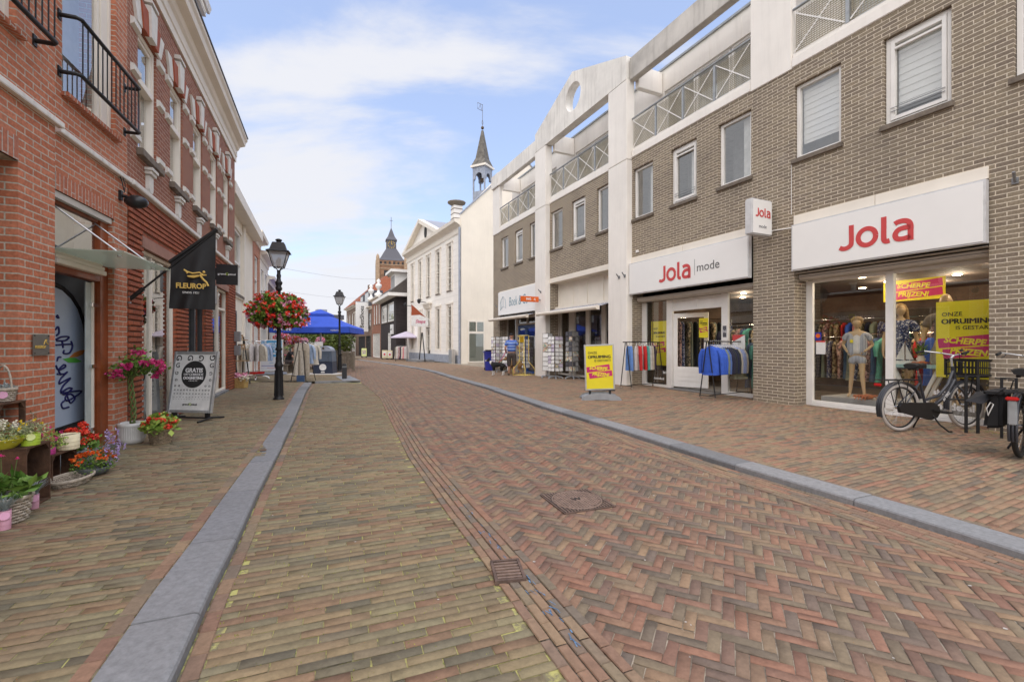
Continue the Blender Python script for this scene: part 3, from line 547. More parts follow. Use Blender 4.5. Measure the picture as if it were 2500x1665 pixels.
for nm_,mt_,cnt in (('gum_spots','gum',150),('dark_stains','dark_spot',60)):
    m=MB()
    for i in range(cnt):
        y=1.6+rnd.random()**1.5*11; x=rnd.uniform(-4.5,5.5); k=float(xi(KL,y)); kr=float(xi(KR,y))
        if k-.3<x<k+.02 or kr-.05<x<kr+.3: continue
        z=-.0575 if k<x<kr else .0025
        if x<k and x<-4.4-(y-5.6)*.36: continue
        r=rnd.uniform(.003,.009); a0=rnd.random()*6; m.add([(x+r*rnd.uniform(.6,1.3)*cos(a0+q*pi/3.5),y+r*rnd.uniform(.6,1.3)*sin(a0+q*pi/3.5),z+zg(y)) for q in range(7)],[tuple(range(7))])
    o=m.build(nm_,mt_,recalc=False); o['kind']='structure'
# ================================================================ grey brick apartment building with shops (right)
RB=Frame((5.75,9.18),-.468,side=1)
bld=RB.root('apartment_building','grey brown brick building with white columns, round-holed white gable frame and railed terraces','building')
U0,U1=-8.0,15.86
win=[(13.99,14.83),(12.43,13.25),(10.92,11.74),(8.99,9.87),(7.45,8.33),(5.91,6.77),(4.07,4.91),(2.5,3.38),(.97,1.84),(-.88,0.0),(-2.45,-1.55),(-4.0,-3.12)]
shops=[(10.86,15.02,-1,3.67),(5.88,9.97,-1,3.67),(.92,4.97,-1,3.67),(-2.87,0,-1,3.67)]
b=RB.mb(); wall(b,U0,U1,-.4,6.88,[(a,c,5.0,6.5,.16) for a,c in win]+[(a,c,z0,z1,.45) for a,c,z0,z1 in shops],0)
b.quad((U1,0,-.4),(U1,-9,-.4),(U1,-9,7.0),(U1,0,7.0)); b.quad((U0,0,-.4),(U0,-9,-.4),(U0,-9,7.0),(U0,0,7.0))
b.build('wall','brick_grey',bld,recalc=False)
# storeys behind: floors, back wall, roof, penthouse
b=RB.mb(); b.box(U0+.01,U1-.01,-9,-.02,6.92,7.02); b.box(U0+.01,U1-.01,-9,-8.8,-.4,6.9); b.box(U0+.01,U1-.01,-8.8,-.3,3.70,3.82); b.build('floor_slab','concrete_white',bld)
ph=RB.mb(); PO=-1.08
wall(ph,U0,U1,7.02,9.72,[(c+.25,c+3.75,7.02,9.05,.12) for c in (11.0,6.0,1.0,-4.0)],PO)
ph.box(U0,U1,-9,PO-.13,9.62,9.72); ph.quad((U1,PO,7.0),(U1,-9,7.0),(U1,-9,9.72),(U1,PO,9.72)); ph.quad((U0,PO,7.0),(U0,-9,7.0),(U0,-9,9.72),(U0,PO,9.72))
for u in [x*.98+.1 for x in range(-8,16)]: ph.box(u,u+.012,PO,PO+.006,9.05,9.66)
ph.build('penthouse_wall','white_plaster',bld,recalc=False)
b=RB.mb(); b.box(U0,U1+.05,PO-.1,PO+.05,9.72,9.78); b.build('roof_edge','galv',bld)
b=RB.mb(); b.box(8.2,8.9,-2.4,-1.9,9.7,10.25); b.box(13.2,13.75,-1.9,-1.4,9.7,10.3); b.box(13.1,13.85,-2.0,-1.3,10.3,10.36); b.build('chimney','slate',bld)
for c in (11.0,6.0,1.0,-4.0):
    for k in range(3):
        a=c+.25+k*1.17; m=RB.mb(); frame_ring(m,a,a+1.14,7.03,9.04,.06,PO-.12,PO-.05); w=m.build('terrace_window','white_paint',bld)
        m=RB.mb(); m.quad((a+.06,PO-.09,7.1),(a+1.08,PO-.09,7.1),(a+1.08,PO-.09,8.98),(a+.06,PO-.09,8.98)); m.build('pane','glass_upper',w)
        m=RB.mb(); m.quad((a,PO-.5,7.03),(a+1.14,PO-.5,7.03),(a+1.14,PO-.5,9.0),(a,PO-.5,9.0)); m.build('curtain','curtain',w)
# white structural frame
def col_part(name,u0,u1,o0,o1,z0,z1,m='white_plaster',bv=.012):
    c=RB.mb(); c.box(u0,u1,o0,o1,z0,z1); return c.build(name,m,bld,bevel=bv)
for u0,u1 in ((9.96,10.86),(4.97,5.88)):
    col_part('column',u0,u1,-.02,.2,-.3,6.82); col_part('column',u0,u1,-.1,.2,6.83,9.24)
for u0,u1 in ((15.0,15.87),(.04,.97),(-4.9,-4.05)): col_part('column',u0,u1,-.12,.03,6.86,9.22); col_part('column',u0,u1,-.12,.115,9.23,9.9,'concrete_white')
for u0,u1 in ((10.87,14.99),(.975,4.96),(-4.04,.03)): col_part('frame_beam',u0,u1,-.12,.10,9.21,9.88,'concrete_worn' if u0==.975 else 'concrete_white')
# gable over the middle bay with its round hole
def gable():
    m=bmesh.new(); hole=(7.95,10.18,.5); out=[(5.0,9.25),(5.0,9.96),(7.98,11.1),(10.86,10.0),(10.86,9.25)]
    n=48; ring=[(hole[0]+hole[2]*cos(2*pi*i/n),hole[1]+hole[2]*sin(2*pi*i/n)) for i in range(n)]
    def proj(a):   # ray from hole centre to outline
        d=(cos(a),sin(a)); best=None
        for (x1,z1),(x2,z2) in zip(out,out[1:]+out[:1]):
            ex,ez=x2-x1,z2-z1; den=d[0]*ez-d[1]*ex
            if abs(den)<1e-9: continue
            t=((x1-hole[0])*ez-(z1-hole[1])*ex)/den; s=((x1-hole[0])*d[1]-(z1-hole[1])*d[0])/den
            if t>0 and -1e-6<=s<=1+1e-6 and (best is None or t<best): best=t
        return (hole[0]+d[0]*best,hole[1]+d[1]*best)
    angs=sorted([2*pi*i/n for i in range(n)]+[math.atan2(z-hole[1],x-hole[0])%(2*pi) for x,z in out])
    inn=[(hole[0]+hole[2]*cos(a),hole[1]+hole[2]*sin(a)) for a in angs]; ou=[proj(a) for a in angs]; K=len(angs)
    mb=RB.mb(); vs=[(x,.2,z) for x,z in inn]+[(x,.2,z) for x,z in ou]+[(x,-.12,z) for x,z in inn]+[(x,-.12,z) for x,z in ou]; fs=[]
    for i in range(K):
        j=(i+1)%K; fs+= [(i,j,K+j,K+i),(2*K+i,2*K+j,3*K+j,3*K+i),(i,j,2*K+j,2*K+i),(K+i,K+j,3*K+j,3*K+i)]
    mb.add(vs,fs); return mb.build('gable_frame','concrete_white',bld)
gable()
for u in (4.86,9.85,14.9,.05): col_part('cross_beam',u-.05,u+.12,-1.07,-.13 if u!=.05 else -.13,8.99,9.66,'white_plaster')
for u0,u1 in ((10.86,15.0),(5.88,9.96),(.97,4.97),(-4.05,.04)):
    col_part('band',u0+.004,u1-.004,-.02,.03,6.885,7.08); col_part('band',u0+.004,u1-.004,-.1,.0,7.082,7.16)
# terrace railings
mat('mesh_panel',(.40,.36,.27),.8,nz=(8,.2))
for u0,u1 in ((10.86,15.0),(5.88,9.96),(.97,4.97),(-4.05,.04)):
    r=RB.mb(); r.tube([(u0+.02,.0,8.06),(u1-.02,.0,8.06)],.028,8)
    for k in range(1,4): u=u0+(u1-u0)*k/4; r.box(u-.03,u+.03,-.035,.0,7.16,8.06)
    rl=r.build('railing','galv',bld)
    for k in range(4):
        a=u0+(u1-u0)*k/4+.05; c=u0+(u1-u0)*(k+1)/4-.05
        p=RB.mb(); z=7.22
        while z<7.99: p.obox(((a+c)/2,-.05,z),c-a,.005,.045,rot=(R(38),0,0)); z+=.042
        for q in range(int((c-a)/.05)+1): p.box(a+q*.05,a+q*.05+.006,-.03,-.022,7.2,8.0)
        pn=p.build('railing_panel','mesh_panel',rl)
        p=RB.mb()
        L=math.hypot(c-a,.8); an=math.atan2(.78,c-a)
        for s in (1,-1): p.obox(((a+c)/2,-.012+s*.003,7.6),L,.012,.022,rot=(0,-s*an,0))
        p.build('cross_brace','white_paint',rl)
# windows of the first floor
def aw(u0,u1,kind,i):
    m=RB.mb(); frame_ring(m,u0+.01,u1-.01,5.005,6.495,.065,-.16,-.07)
    iu0,iu1,iz0,iz1=u0+.075,u1-.075,5.07,6.43
    if kind: frame_ring(m,iu0+.004,iu1-.004,iz0+.004,iz1-.004,.06,-.14,-.055); iu0+=.064;iu1-=.064;iz0+=.064;iz1-=.064; m.box(iu0,iu1,-.1,-.05,iz1-.10,iz1-.06)
    w=m.build('window','white_paint',bld,bevel=.004)
    m=RB.mb(); m.quad((iu0,-.115,iz0),(iu1,-.115,iz0),(iu1,-.115,iz1),(iu0,-.115,iz1)); m.build('pane','glass_upper',w)
    m=RB.mb(); m.box(u0-.04,u1+.04,-.16,.055,4.915,5.0); m.build('sill','stone_sill',w,bevel=.006)
    if kind:
        m=RB.mb(); m.tube([(iu0-.05,-.04,5.28),(iu1+.05,-.04,5.28)],.006,6); m.tube([(iu0-.05,-.04,5.22),(iu1+.05,-.04,5.22)],.006,6); m.build('safety_bar','grey_metal',w)
    m=RB.mb(); lo={0:5.3,1:5.35}.get(i,None)
    if i in (9,10):
        z=6.4; 
        while z>5.36: m.box(iu0,iu1,-.20,-.195,z-.06,z); m.box(iu0,iu1,-.21,-.205,z-.12,z-.06); z-=.12
        m.build('blind','blind',w)
        m=RB.mb(); m.quad((iu0,-.6,5.0),(iu1,-.6,5.0),(iu1,-.6,6.5),(iu0,-.6,6.5)); m.build('room','room_grey',w)
    else:
        for k in range(9): x=iu0+(iu1-iu0)*.42*k/9; m.tube([(x,-.25,5.05),(x,-.25,6.45)],.022,6)
        m.build('curtain','curtain',w); m=RB.mb(); m.quad((iu0-.3,-.8,4.9),(iu1+.3,-.8,4.9),(iu1+.3,-.8,6.6),(iu0-.3,-.8,6.6)); m.build('room','room_grey',w)
for i,(a,c) in enumerate(win): aw(a,c,i%3==1,i)
m=RB.mb(); m.sphere((1.1,-.3,5.2),.10,.10,.14); m.build('table_lamp','white_cloth',bld)
# lintels
for u0,u1 in ((10.87,15.02),(5.89,9.955),(.92,4.965),(-2.87,0)):
    m=RB.mb(); m.box(u0,(u0+u1)/2-.003,-.2,.025,3.672,3.855); m.box((u0+u1)/2+.003,u1,-.2,.025,3.672,3.855); m.build('lintel','cream_paint',bld,bevel=.006)
# ---- shop fronts
def post(m,u0,u1,z0,z1,o0=-.45,o1=-.38): m.box(u0,u1,o0,o1,z0,z1)
def glass(name,parent,u0,u1,z0,z1,o=-.43,m='glass_shop'):
    g=RB.mb(); g.quad((u0,o,z0),(u1,o,z0),(u1,o,z1),(u0,o,z1)); return g.build(name,m,parent)
def room(u0,u1,depth,parent,wallm,floorm,ceilm,z1=2.62):
    m=RB.mb(); d=-.5; m.quad((u0,d,.03),(u1,d,.03),(u1,-depth,.03),(u0,-depth,.03)); m.build('shop_floor',floorm,parent,recalc=False)
    m=RB.mb(); m.quad((u0,-depth,.03),(u1,-depth,.03),(u1,-depth,z1),(u0,-depth,z1)); m.quad((u0,-.46,.03),(u0,-depth,.03),(u0,-depth,z1),(u0,-.46,z1)); m.quad((u1,-.46,.03),(u1,-depth,.03),(u1,-depth,z1),(u1,-.46,z1)); m.build('shop_wall',wallm,parent,recalc=False)
    m=RB.mb(); m.quad((u0,-.46,z1),(u1,-.46,z1),(u1,-depth,z1),(u0,-depth,z1)); m.build('shop_ceiling',ceilm,parent,recalc=False)
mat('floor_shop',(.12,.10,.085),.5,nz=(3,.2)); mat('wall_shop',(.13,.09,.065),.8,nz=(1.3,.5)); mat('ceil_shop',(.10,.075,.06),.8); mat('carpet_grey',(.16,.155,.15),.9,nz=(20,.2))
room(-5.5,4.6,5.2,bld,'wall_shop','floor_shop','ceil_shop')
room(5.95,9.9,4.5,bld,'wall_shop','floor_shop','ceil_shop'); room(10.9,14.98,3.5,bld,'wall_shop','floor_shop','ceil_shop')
# near shop window
sf=RB.mb(); zt=2.5
post(sf,-.13,-.002,.0,2.55); post(sf,-1.53,-1.41,.1,2.55,-.45,-.36); post(sf,-2.868,-2.75,.1,2.55); sf.box(-2.75,-.13,-.45,-.36,.0,.05); sf.box(-2.75,-.13,-.45,-.39,.055,.11); sf.box(-2.75,-.13,-.45,-.38,2.5,2.56)
sh=sf.build('shop_window','white_paint',bld,bevel=.004); glass('pane',sh,-1.41,-.13,.11,2.5); glass('pane',sh,-2.75,-1.53,.11,2.5)
m=RB.mb(); m.prism([(-.40,2.56),(-.16,2.56),(-.12,2.60),(-.12,2.66),(-.40,2.68)],'x',-2.86,-.02); m.box(-2.86,-.02,-.40,.0,2.685,2.70); sb_=m.build('shutter_box','shutter',bld,bevel=.006)
m=RB.mb(); m.box(-2.86,-.02,-.165,-.114,2.612,2.618); m.build('shutter_slot','dark_slot',sb_)
# door shop (bay next to the tall column)
sf=RB.mb(); post(sf,4.80,4.965,0,2.5); post(sf,3.72,3.94,0,2.5); post(sf,1.89,2.08,0,2.55); post(sf,.93,1.1,0,2.55) ; sf.box(3.94,4.80,-.45,-.38,.0,.07); sf.box(1.1,1.89,-.45,-.38,0,.09); sf.box(2.08,3.72,-.45,-.37,2.17,2.24); sf.box(2.08,3.72,-.45,-.39,2.44,2.5); sf.box(2.08,3.72,-.43,-.415,2.24,2.44); sf.box(2.86,2.94,-.45,-.39,2.24,2.44)
sh2=sf.build('shop_window','white_paint',bld,bevel=.004); glass('pane',sh2,3.94,4.80,.07,2.5); glass('pane',sh2,1.1,1.89,.09,2.5)
m=RB.mb(); m.prism([(-.40,2.51),(-.2,2.51),(-.14,2.56),(-.14,2.64),(-.40,2.66)],'x',.94,4.9); m.build('shutter_box','shutter',bld,bevel=.006)
# open door leaf
dl=RB.root('door_leaf','x','x'); del dl['label']; del dl['category']; dl.parent=bld; dl.matrix_parent_inverse=Matrix(); dl.location=(3.70,-.42*RB.s,0); dl.rotation_euler=(0,0,R(180-(-22)))
m=MB(); fw=.11
m.box(0,.95,-.02,.02,.06,.62); m.box(0,fw,-.02,.02,.62,2.1); m.box(.95-fw,.95,-.02,.02,.62,2.1); m.box(fw,.95-fw,-.02,.02,1.98,2.1)
for z in (.22,.34,.46): m.box(fw,.95-fw,-.026,.026,z,z+.10)
dlm=m.build('door','white_paint',dl,bevel=.003); m=MB(); m.quad((fw,0,.62),(.95-fw,0,.62),(.95-fw,0,1.98),(fw,0,1.98)); m.build('pane','glass_clear',dl)
m=MB(); m.tube([(.9,.02,1.12),(.9,.07,1.12),(.80,.07,1.12)],.009); m.box(.885,.915,.02,.026,1.02,1.2); m.build('handle','steel',dl)
dl.name='door_leaf'
m=RB.mb(); m.box(2.1,3.7,-.46,-.1,-.0,.02); m.box(2.08,3.72,-1.6,-.46,.032,.04); m.build('doorstep','carpet_grey',bld)
m=RB.mb(); m.box(1.93,2.03,-.38,-.374,1.42,1.70); hn=m.build('house_number','slate',bld)
text('16',.10,'lettering','text_white',bld,(1.98,-.37,1.56),(R(90),0,pi))
# middle bay: panels, awning, window
sf=RB.mb(); sf.box(5.88,9.965,-.45,-.40,2.66,3.67)
for u in (9.9,8.88,7.92,6.94,5.95): sf.box(u-.04,u+.04,-.40,-.37,2.72,3.62)
sf.box(5.88,9.965,-.40,-.375,3.58,3.67)
sf.build('fascia_panel','cream_paint',bld,bevel=.004)
sf=RB.mb()
for a,c in ((9.86,9.965),(9.74,9.82),(8.73,9.13),(7.76,7.99),(6.8,7.03),(5.885,5.98)): post(sf,a,c,0,2.66)
sf.box(5.98,8.73,-.45,-.38,0,.08); sf.box(9.13,9.74,-.45,-.39,0,.08)
sh3=sf.build('shop_window','shutter',bld,bevel=.004)
for a,c in ((9.13,9.74),(7.99,8.73),(7.03,7.76),(5.98,6.8)): glass('pane',sh3,a,c,.08,2.66)
# far bay: sign wall, blue door
sf=RB.mb(); sf.box(10.87,15.01,-.45,-.40,2.45,3.67)
for a,c in ((13.74,13.96),(11.7,11.82),(10.87,10.95),(14.94,15.01)): post(sf,a,c,-.2,2.45)
sf.box(11.8,13.76,-.45,-.37,2.13,2.2); sf.box(12.7,12.78,-.45,-.38,2.2,2.45); sf.box(13.96,14.94,-.45,-.38,-.2,.06); sf.box(10.95,11.7,-.45,-.38,-.2,.06)
sh4=sf.build('shop_window','shutter',bld,bevel=.004)
glass('pane',sh4,13.96,14.94,.06,2.45); glass('pane',sh4,10.95,11.7,.06,2.45); glass('pane',sh4,11.82,13.74,2.2,2.45)
m=RB.mb(); frame_ring(m,12.86,13.70,-.13,2.1,.13,-.44,-.39); bd=m.build('shop_door','door_blue',bld,bevel=.004); glass('pane',bd,12.99,13.57,0,1.97,-.42)
m=RB.mb(); frame_ring(m,11.83,12.84,-.13,2.1,.13,-.44,-.39); bd=m.build('shop_door','door_blue',bld,bevel=.004); glass('pane',bd,11.96,12.71,0,1.97,-.42)
# wall gadgets: flagpole sockets, cable, drain
def sock(fr,u,o,z,parent):
    m=fr.mb(); m.obox((u,o+.01,z-.05),.07,.02,.09); m.tube([(u,o+.02,z-.06),(u-.02,o+.13,z+.05)],.018,8); return m.build('flag_bracket','grey_metal',parent)
for u,z,o in ((5.32,3.35,.2),(5.05,3.36,.2),(10.35,3.42,.2),(-3.14,3.6,0),(15.4,3.2,0)): sock(RB,u,o,z,bld)
m=RB.mb(); m.tube([(4.93,.03,3.5),(4.93,.03,2.6)],.01); m.tube([(.03,.03,3.62),(.5,.03,3.66),(.6,.09,3.66)],.012); m.tube([(.05,.012,3.9),(.05,.012,4.95)],.006); m.box(4.66,4.74,0,.05,3.97,4.04); m.build('cable','white_paint',bld)
# ---- signs (things)
def lightbox(u0,u1,z0,z1,label,o0=.03,o1=.14):
    s=RB.root('shop_sign',label,'shop sign',u=u1,out=0,z=z0)
    # local x along facade towards the camera negative: shift
    w=u1-u0; hgt=z1-z0; m=RB.mb(); m.box(-w,0,o0,o1-.012,0,hgt); m.build('box','sign_edge',s,bevel=.006)
    m=RB.mb(); m.box(-w+.03,-.03,o1-.014,o1,.03,hgt-.03); m.build('face','sign_white',s); return s,w,hgt
FACE=(R(90),0,pi)   # lettering seen from the street
s,w,hh=lightbox(.93,4.95,2.72,3.66,'long white fascia sign with red name and grey word above the open door')
def ribbon(mb,pts,w,o,th=.004):
    """flat stroke through smooth points, lying in the x/z plane at y=o"""
    P=[Vector(p) for p in pts]; Q=[]
    for i in range(len(P)-1):
        a=P[max(i-1,0)];b=P[i];c=P[i+1];d=P[min(i+2,len(P)-1)]
        for k in range(6): t=k/6; Q.append(.5*((2*b)+(c-a)*t+(2*a-5*b+4*c-d)*t*t+(3*b-a-3*c+d)*t**3))
    Q.append(P[-1]); L_=[];R_=[]
    for i,q in enumerate(Q):
        d=(Q[min(i+1,len(Q)-1)]-Q[max(i-1,0)]).normalized(); n=Vector((-d.y,d.x)); L_.append(q+n*w/2); R_.append(q-n*w/2)
    k=len(Q); vs=[(p.x,o,p.y) for p in L_+R_]+[(p.x,o-th,p.y) for p in L_+R_]; fs=[]
    for i in range(k-1): fs+=[(i,i+1,k+i+1,k+i),(i,i+1,2*k+i+1,2*k+i),(k+i,k+i+1,3*k+i+1,3*k+i)]
    mb.add(vs,fs)
JS=[[(266,385),(266,300),(266,110),(240,62),(180,38),(125,40),(75,62)],[(508+133*cos(R(a)),160+124*sin(R(a))) for a in range(0,361,20)],[(758,405),(758,300),(758,95),(770,52),(800,38),(842,44)],[(912,268),(960,288),(1040,290),(1100,262),(1125,205),(1125,120),(1125,0)],[(1125,186),(1040,190),(960,172),(918,112),(940,52),(1010,36),(1080,42),(1125,60)]]
def jola(parent,x,z,sz,o,m='red_letter',axis=None):
    """x = left end of the word (largest local x), z = baseline, sz = height of the l"""
    mb=MB(); ks=sz/400; kx=ks*.88
    for s_ in JS: ribbon(mb,[(-(px-60)*kx,pz*ks) for px,pz in s_],72*ks*.95,0)
    ob_=mb.build('lettering',m,parent,recalc=False); ob_.location=(x,o,z); return ob_
jola(s,-1.27,.21,.46,.147); m=RB.mb(); m.box(-2.52,-2.512,.141,.144,.26,.66); m.build('divider','grey_letter',s); text('mode',.30,'lettering','grey_letter',s,(-2.92,.143,.43),FACE,sx=1.0)
s,w,hh=lightbox(-2.88,-.02,2.72,3.65,'white fascia sign with red name only, above the display window by the bicycle')
jola(s,-.90,.225,.46,.147)
# hanging box sign
s=RB.root('hanging_sign','small square white light box sticking out between the two fascia signs','shop sign',u=.49,out=.0,z=3.52)
m=MB(); m.sgn=1; m.box(-.09,.09,.1,.72,0,.74); m.build('box','sign_edge',s,bevel=.02); m=MB(); m.box(-.095,.095,.125,.695,.025,.715); m.build('face','sign_white',s)
m=MB(); m.tube([(0,0,.62),(0,.11,.62)],.02); m.tube([(0,0,.1),(0,.11,.1)],.02); m.build('bracket','galv',s)
for sgn,ro in ((-1,R(-90)),(1,R(90))):
    o=jola(s,0,0,.19,0); o.rotation_euler=(0,0,R(90) if sgn<0 else R(-90)); o.location=(sgn*.101,.41-sgn*.225,.36); text('mode',.105,'lettering','grey_letter',s,(sgn*.097,.41,.17),(R(90),0,ro))
# book shop sign
s=RB.root('shop_sign','pale fascia sign with blue handwritten shop name and a drawn book above the blue doors','shop sign',u=15.0,z=2.66)
m=RB.mb(); m.box(-4.1,0,.03,.10,0,1.14); m.build('board','sign_white',s,bevel=.008)
mat('teal_ink',(.10,.25,.33),.6,nz=None); text('Boek & Co',.62,'lettering','teal_ink',s,(-2.3,.104,.56),FACE,shear=.15,sx=.72,bold=-.006)
m=RB.mb()
for pts in ([(-.45,.35),(-.3,.25),(-.62,.42),(-.95,.32),(-.9,.72),(-.62,.9),(-.62,.42)],[(-.62,.9),(-.35,.72),(-.42,.35)],[(-.3,.25),(-.25,.6),(-.42,.68)]): m.tube([(x,.105,z) for x,z in pts],.008,5)
m.build('book_drawing','teal_ink',s)
s=RB.root('hanging_sign','small orange sign with white letters sticking out above the yellow wire rack','shop sign',u=10.4,out=.2,z=2.95,group=None)
m=MB(); m.box(-.03,.03,.08,.9,0,.22); m.build('plate','orange_sign',s,bevel=.01); text('ING',.13,'lettering','text_white',s,(-.034,.55,.11),(R(90),0,R(-90)),bold=.004); m=MB(); m.tube([(0,0,.1),(0,.1,.1)],.03); m.build('bracket','grey_metal',s)
m=MB()
for q in ((.3,.1),(.27,.13),(.25,.08)): m.sphere((-.034,q[0],q[1]),.004,.02,.025,6,4)
m.build('lion_emblem','text_white',s)
# awnings
def awning(u0,u1,label,o1=.42,zw=2.62,zf=2.36):
    s=RB.root('awning',label,'awning',u=u1,z=0); w=u1-u0
    m=RB.mb(); m.prism([(-.38,zw),(-.24,zw),(-.24,zw+.10),(-.38,zw+.12)],'x',-w,0); m.build('cassette','cream_paint',s,bevel=.01)
    m=RB.mb(); m.quad((-w+.04,-.26,zw+.03),(-.04,-.26,zw+.03),(-.04,o1,zf+.1),(-w+.04,o1,zf+.1)); m.quad((-w+.04,-.26,zw+.025),(-.04,-.26,zw+.025),(-.04,o1,zf+.095),(-w+.04,o1,zf+.095)); m.build('fabric','stripe_awning',s,recalc=False)
    m=RB.mb(); m.prism([(o1,zf),(o1+.10,zf+.01),(o1+.13,zf+.07),(o1+.11,zf+.13),(o1,zf+.12)],'x',-w-.05,.05); m.build('front_bar','cream_paint',s,bevel=.01)
    m=RB.mb()
    for u in (-.4,-w+.4): m.tube([(u,-.3,zw+.02),(u+.5*(1 if u<-1 else -1),.05,(zw+zf)/2+.03),(u,o1,zf+.06)],.02)
    m.build('arm','cream_paint',s)
awning(6.1,10.1,'half rolled out grey striped awning over the window beside the white column'); awning(11.1,15.2,'half rolled out awning with pale front bar under the book shop sign')
# ---- posters
def clearance(root,w,h,y,full=True,mag=True,crop=1.0,m0='yellow_poster',bodym='yellow_letter'):
    """yellow sale poster in local x (width) / z, facing +y*side"""
    mb=MB(); mb.box(-w/2,w/2,y-.004,y,0,h); mb.build('sheet',m0,root)
    t=.004; k=w/.62
    text('ONZE',.075*k,'lettering','text_dark',root,(.15*k,y+t,h*.83),FACE); [text('OPRUIMING',.094*k,'lettering','text_dark',root,(dx*k,y+t+abs(dx)*.1,h*.735),FACE) for dx in (0,.0035,-.0035)]; text('IS GESTART!',.068*k,'lettering','text_dark',root,(-.07*k,y+t,h*.65),FACE)
    a=R(6)
    for i,(word,xx,zz,ww) in enumerate((('SCHERPE',.03*k,h*.475,.52*k),('PRIJZEN!',-.02*k,h*.335,.52*k))):
        mm=MB(); mm.obox((xx,y+.0015,zz),ww,.003,.125*k,rot=(0,a,0)); mm.build('magenta_bar','magenta',root)
        text(word,.105*k,'lettering','yellow_letter',root,(xx,y+.005,zz),(R(90),R(-0),pi),bold=.004*k,shear=.15,sx=.95).rotation_euler=Matrix.Rotation(pi,3,'Z').to_4x4().to_3x3().to_euler() if False else (R(90),a,pi)
p=RB.root('sale_poster','big yellow clearance poster with magenta bars inside the window behind the bicycle','poster',u=-2.46,out=-.49,z=.71); clearance(p,.78,1.24,0)
p=RB.root('sale_poster','yellow clearance poster in the narrow window behind the rack of trousers','poster',u=4.36,out=-.49,z=.62); clearance(p,.62,1.30,0)
m=None
def label_text(body,sz,u,z,o=-.425,m_='text_white',parent=None,**k): return text(body,sz,'window_lettering',m_,parent,(u,o,z),FACE,**k)
label_text('shop 24/7',.12,-2.3,.46,parent=bld,bold=.003); label_text('jolamode.nl',.16,-2.2,.24,parent=bld,bold=.004); label_text('24/7',.09,4.05,.42,parent=bld,bold=.002); label_text('olamode.nl',.10,4.3,.24,parent=bld,bold=.002)
p=RB.root('paper_notice','white paper notice with red top stuck on the display window, far edge','notice',u=-.27,out=-.42,z=1.05)
m=MB(); m.box(-.09,.09,-.002,.003,0,.26); m.build('sheet','leaflet',p); m=MB(); m.box(-.09,.09,.003,.005,.24,.27); m.build('red_edge','red_letter',p)
p=RB.root('sticker','small blue and orange sticker above the white notice on the display window','sticker',u=-.22,out=-.42,z=1.33); m=MB(); m.box(-.06,.06,-.002,.003,0,.16); m.build('sheet','bin_blue',p); m=MB(); m.lathe([(0,0),(.045,0),(.045,.003),(0,.003)],n=12); o=m.build('orange_patch','orange_sign',p); o.rotation_euler=(R(90),0,0); o.location=(0,.008,.09)
p=RB.root('paper_notice','white notice with red corner in the window right of the shop door','notice',u=1.62,out=-.425,z=1.05); m=MB(); m.box(-.17,.17,-.002,.003,0,.42); m.build('sheet','leaflet',p); m=MB(); m.prism([(-.17,.42),(.17,.42),(.17,.25)],'y',.003,.005); m.build('red_corner','red_letter',p)
p=RB.root('sale_card','small yellow clearance card hanging at the edge of the open white door','sign',u=2.84,out=-.62,z=1.42); clearance(p,.30,.52,0)
# shop ceiling spots
for i,(u,o) in enumerate([(-.6,-1.2),(-1.7,-1.1),(-.5,-2.4),(-1.6,-2.5),(-2.6,-1.4),(.4,-3.2),(-.9,-3.6),(-2.2,-3.7),(2.4,-1.6),(3.2,-2.6),(-3.2,-2.6),(1.5,-2.0)]):
    s=RB.root('ceiling_spot','lit round spot lamp in the ceiling of the fashion shop','lamp',u=u,out=o,z=2.60,group='lit spots in the shop ceiling')
    m=MB(); m.lathe([(0,0),(.07,0),(.07,.012),(0,.012)],n=14); m.build('lamp_face','light_disc',s); m=MB(); m.lathe([(.071,0),(.085,0),(.085,.016),(.071,.016)],n=14,cap=False); m.build('ring','white_paint',s)
    if i in (0,2,3,4,6,8,9): ll=bpy.data.lights.new('spot_light','POINT'); ll.energy=11; ll.color=(1,.82,.6); ll.shadow_soft_size=.06; lo_=bpy.data.objects.new('spot_light',ll); COL.objects.link(lo_); lo_.parent=s; lo_.location=(0,0,-.12)
# ================================================================ left: flower shop building
FL=(R(90),0,0)
NB=Frame((-4.93,5.59),-.3545,side=-1); OB=Frame((-5.04,5.90),-.4136,side=-1)
fb=NB.root('flower_shop_building','modern orange brick building with black railed french windows above the flower shop doorway','building')
m=NB.mb(); wall(m,-1.336,.33,-.05,7.6,[(-1.336,-.01,-.05,2.80,.13),(-1.07,.03,3.83,6.3,.12)],0); m.build('wall','brick_orange',fb,recalc=False)
m=NB.mb(); wall(m,-6.5,-1.336,-.05,7.6,[(-3.2,-1.845,-.05,2.84,.6),(-2.8,-1.86,3.93,6.3,.12)],.07); m.quad((-1.336,.07,-.05),(-1.336,-.25,-.05),(-1.336,-.25,7.6),(-1.336,.07,7.6)); m.quad((-6.5,.07,-.05),(-6.5,-6,-.05),(-6.5,-6,7.6),(-6.5,.07,7.6)); m.build('pier_wall','brick_orange',fb,recalc=False)
m=NB.mb(); m.box(-6.5,.33,-6,-.3,7.4,7.6); m.build('roof','slate',fb); m=NB.mb(); m.quad((.33,0,3.4),(.33,-6,3.4),(.33,-6,7.6),(.33,0,7.6)); m.build('side_wall','brick_orange',fb)
m=NB.mb(); m.box(-1.19,-.01,-.02,.004,2.80,2.975); m.build('soldier_course','brick_soldier',fb); m=NB.mb(); m.box(-3.2,-1.845,.05,.074,2.84,3.04); m.build('soldier_course','brick_soldier',fb)
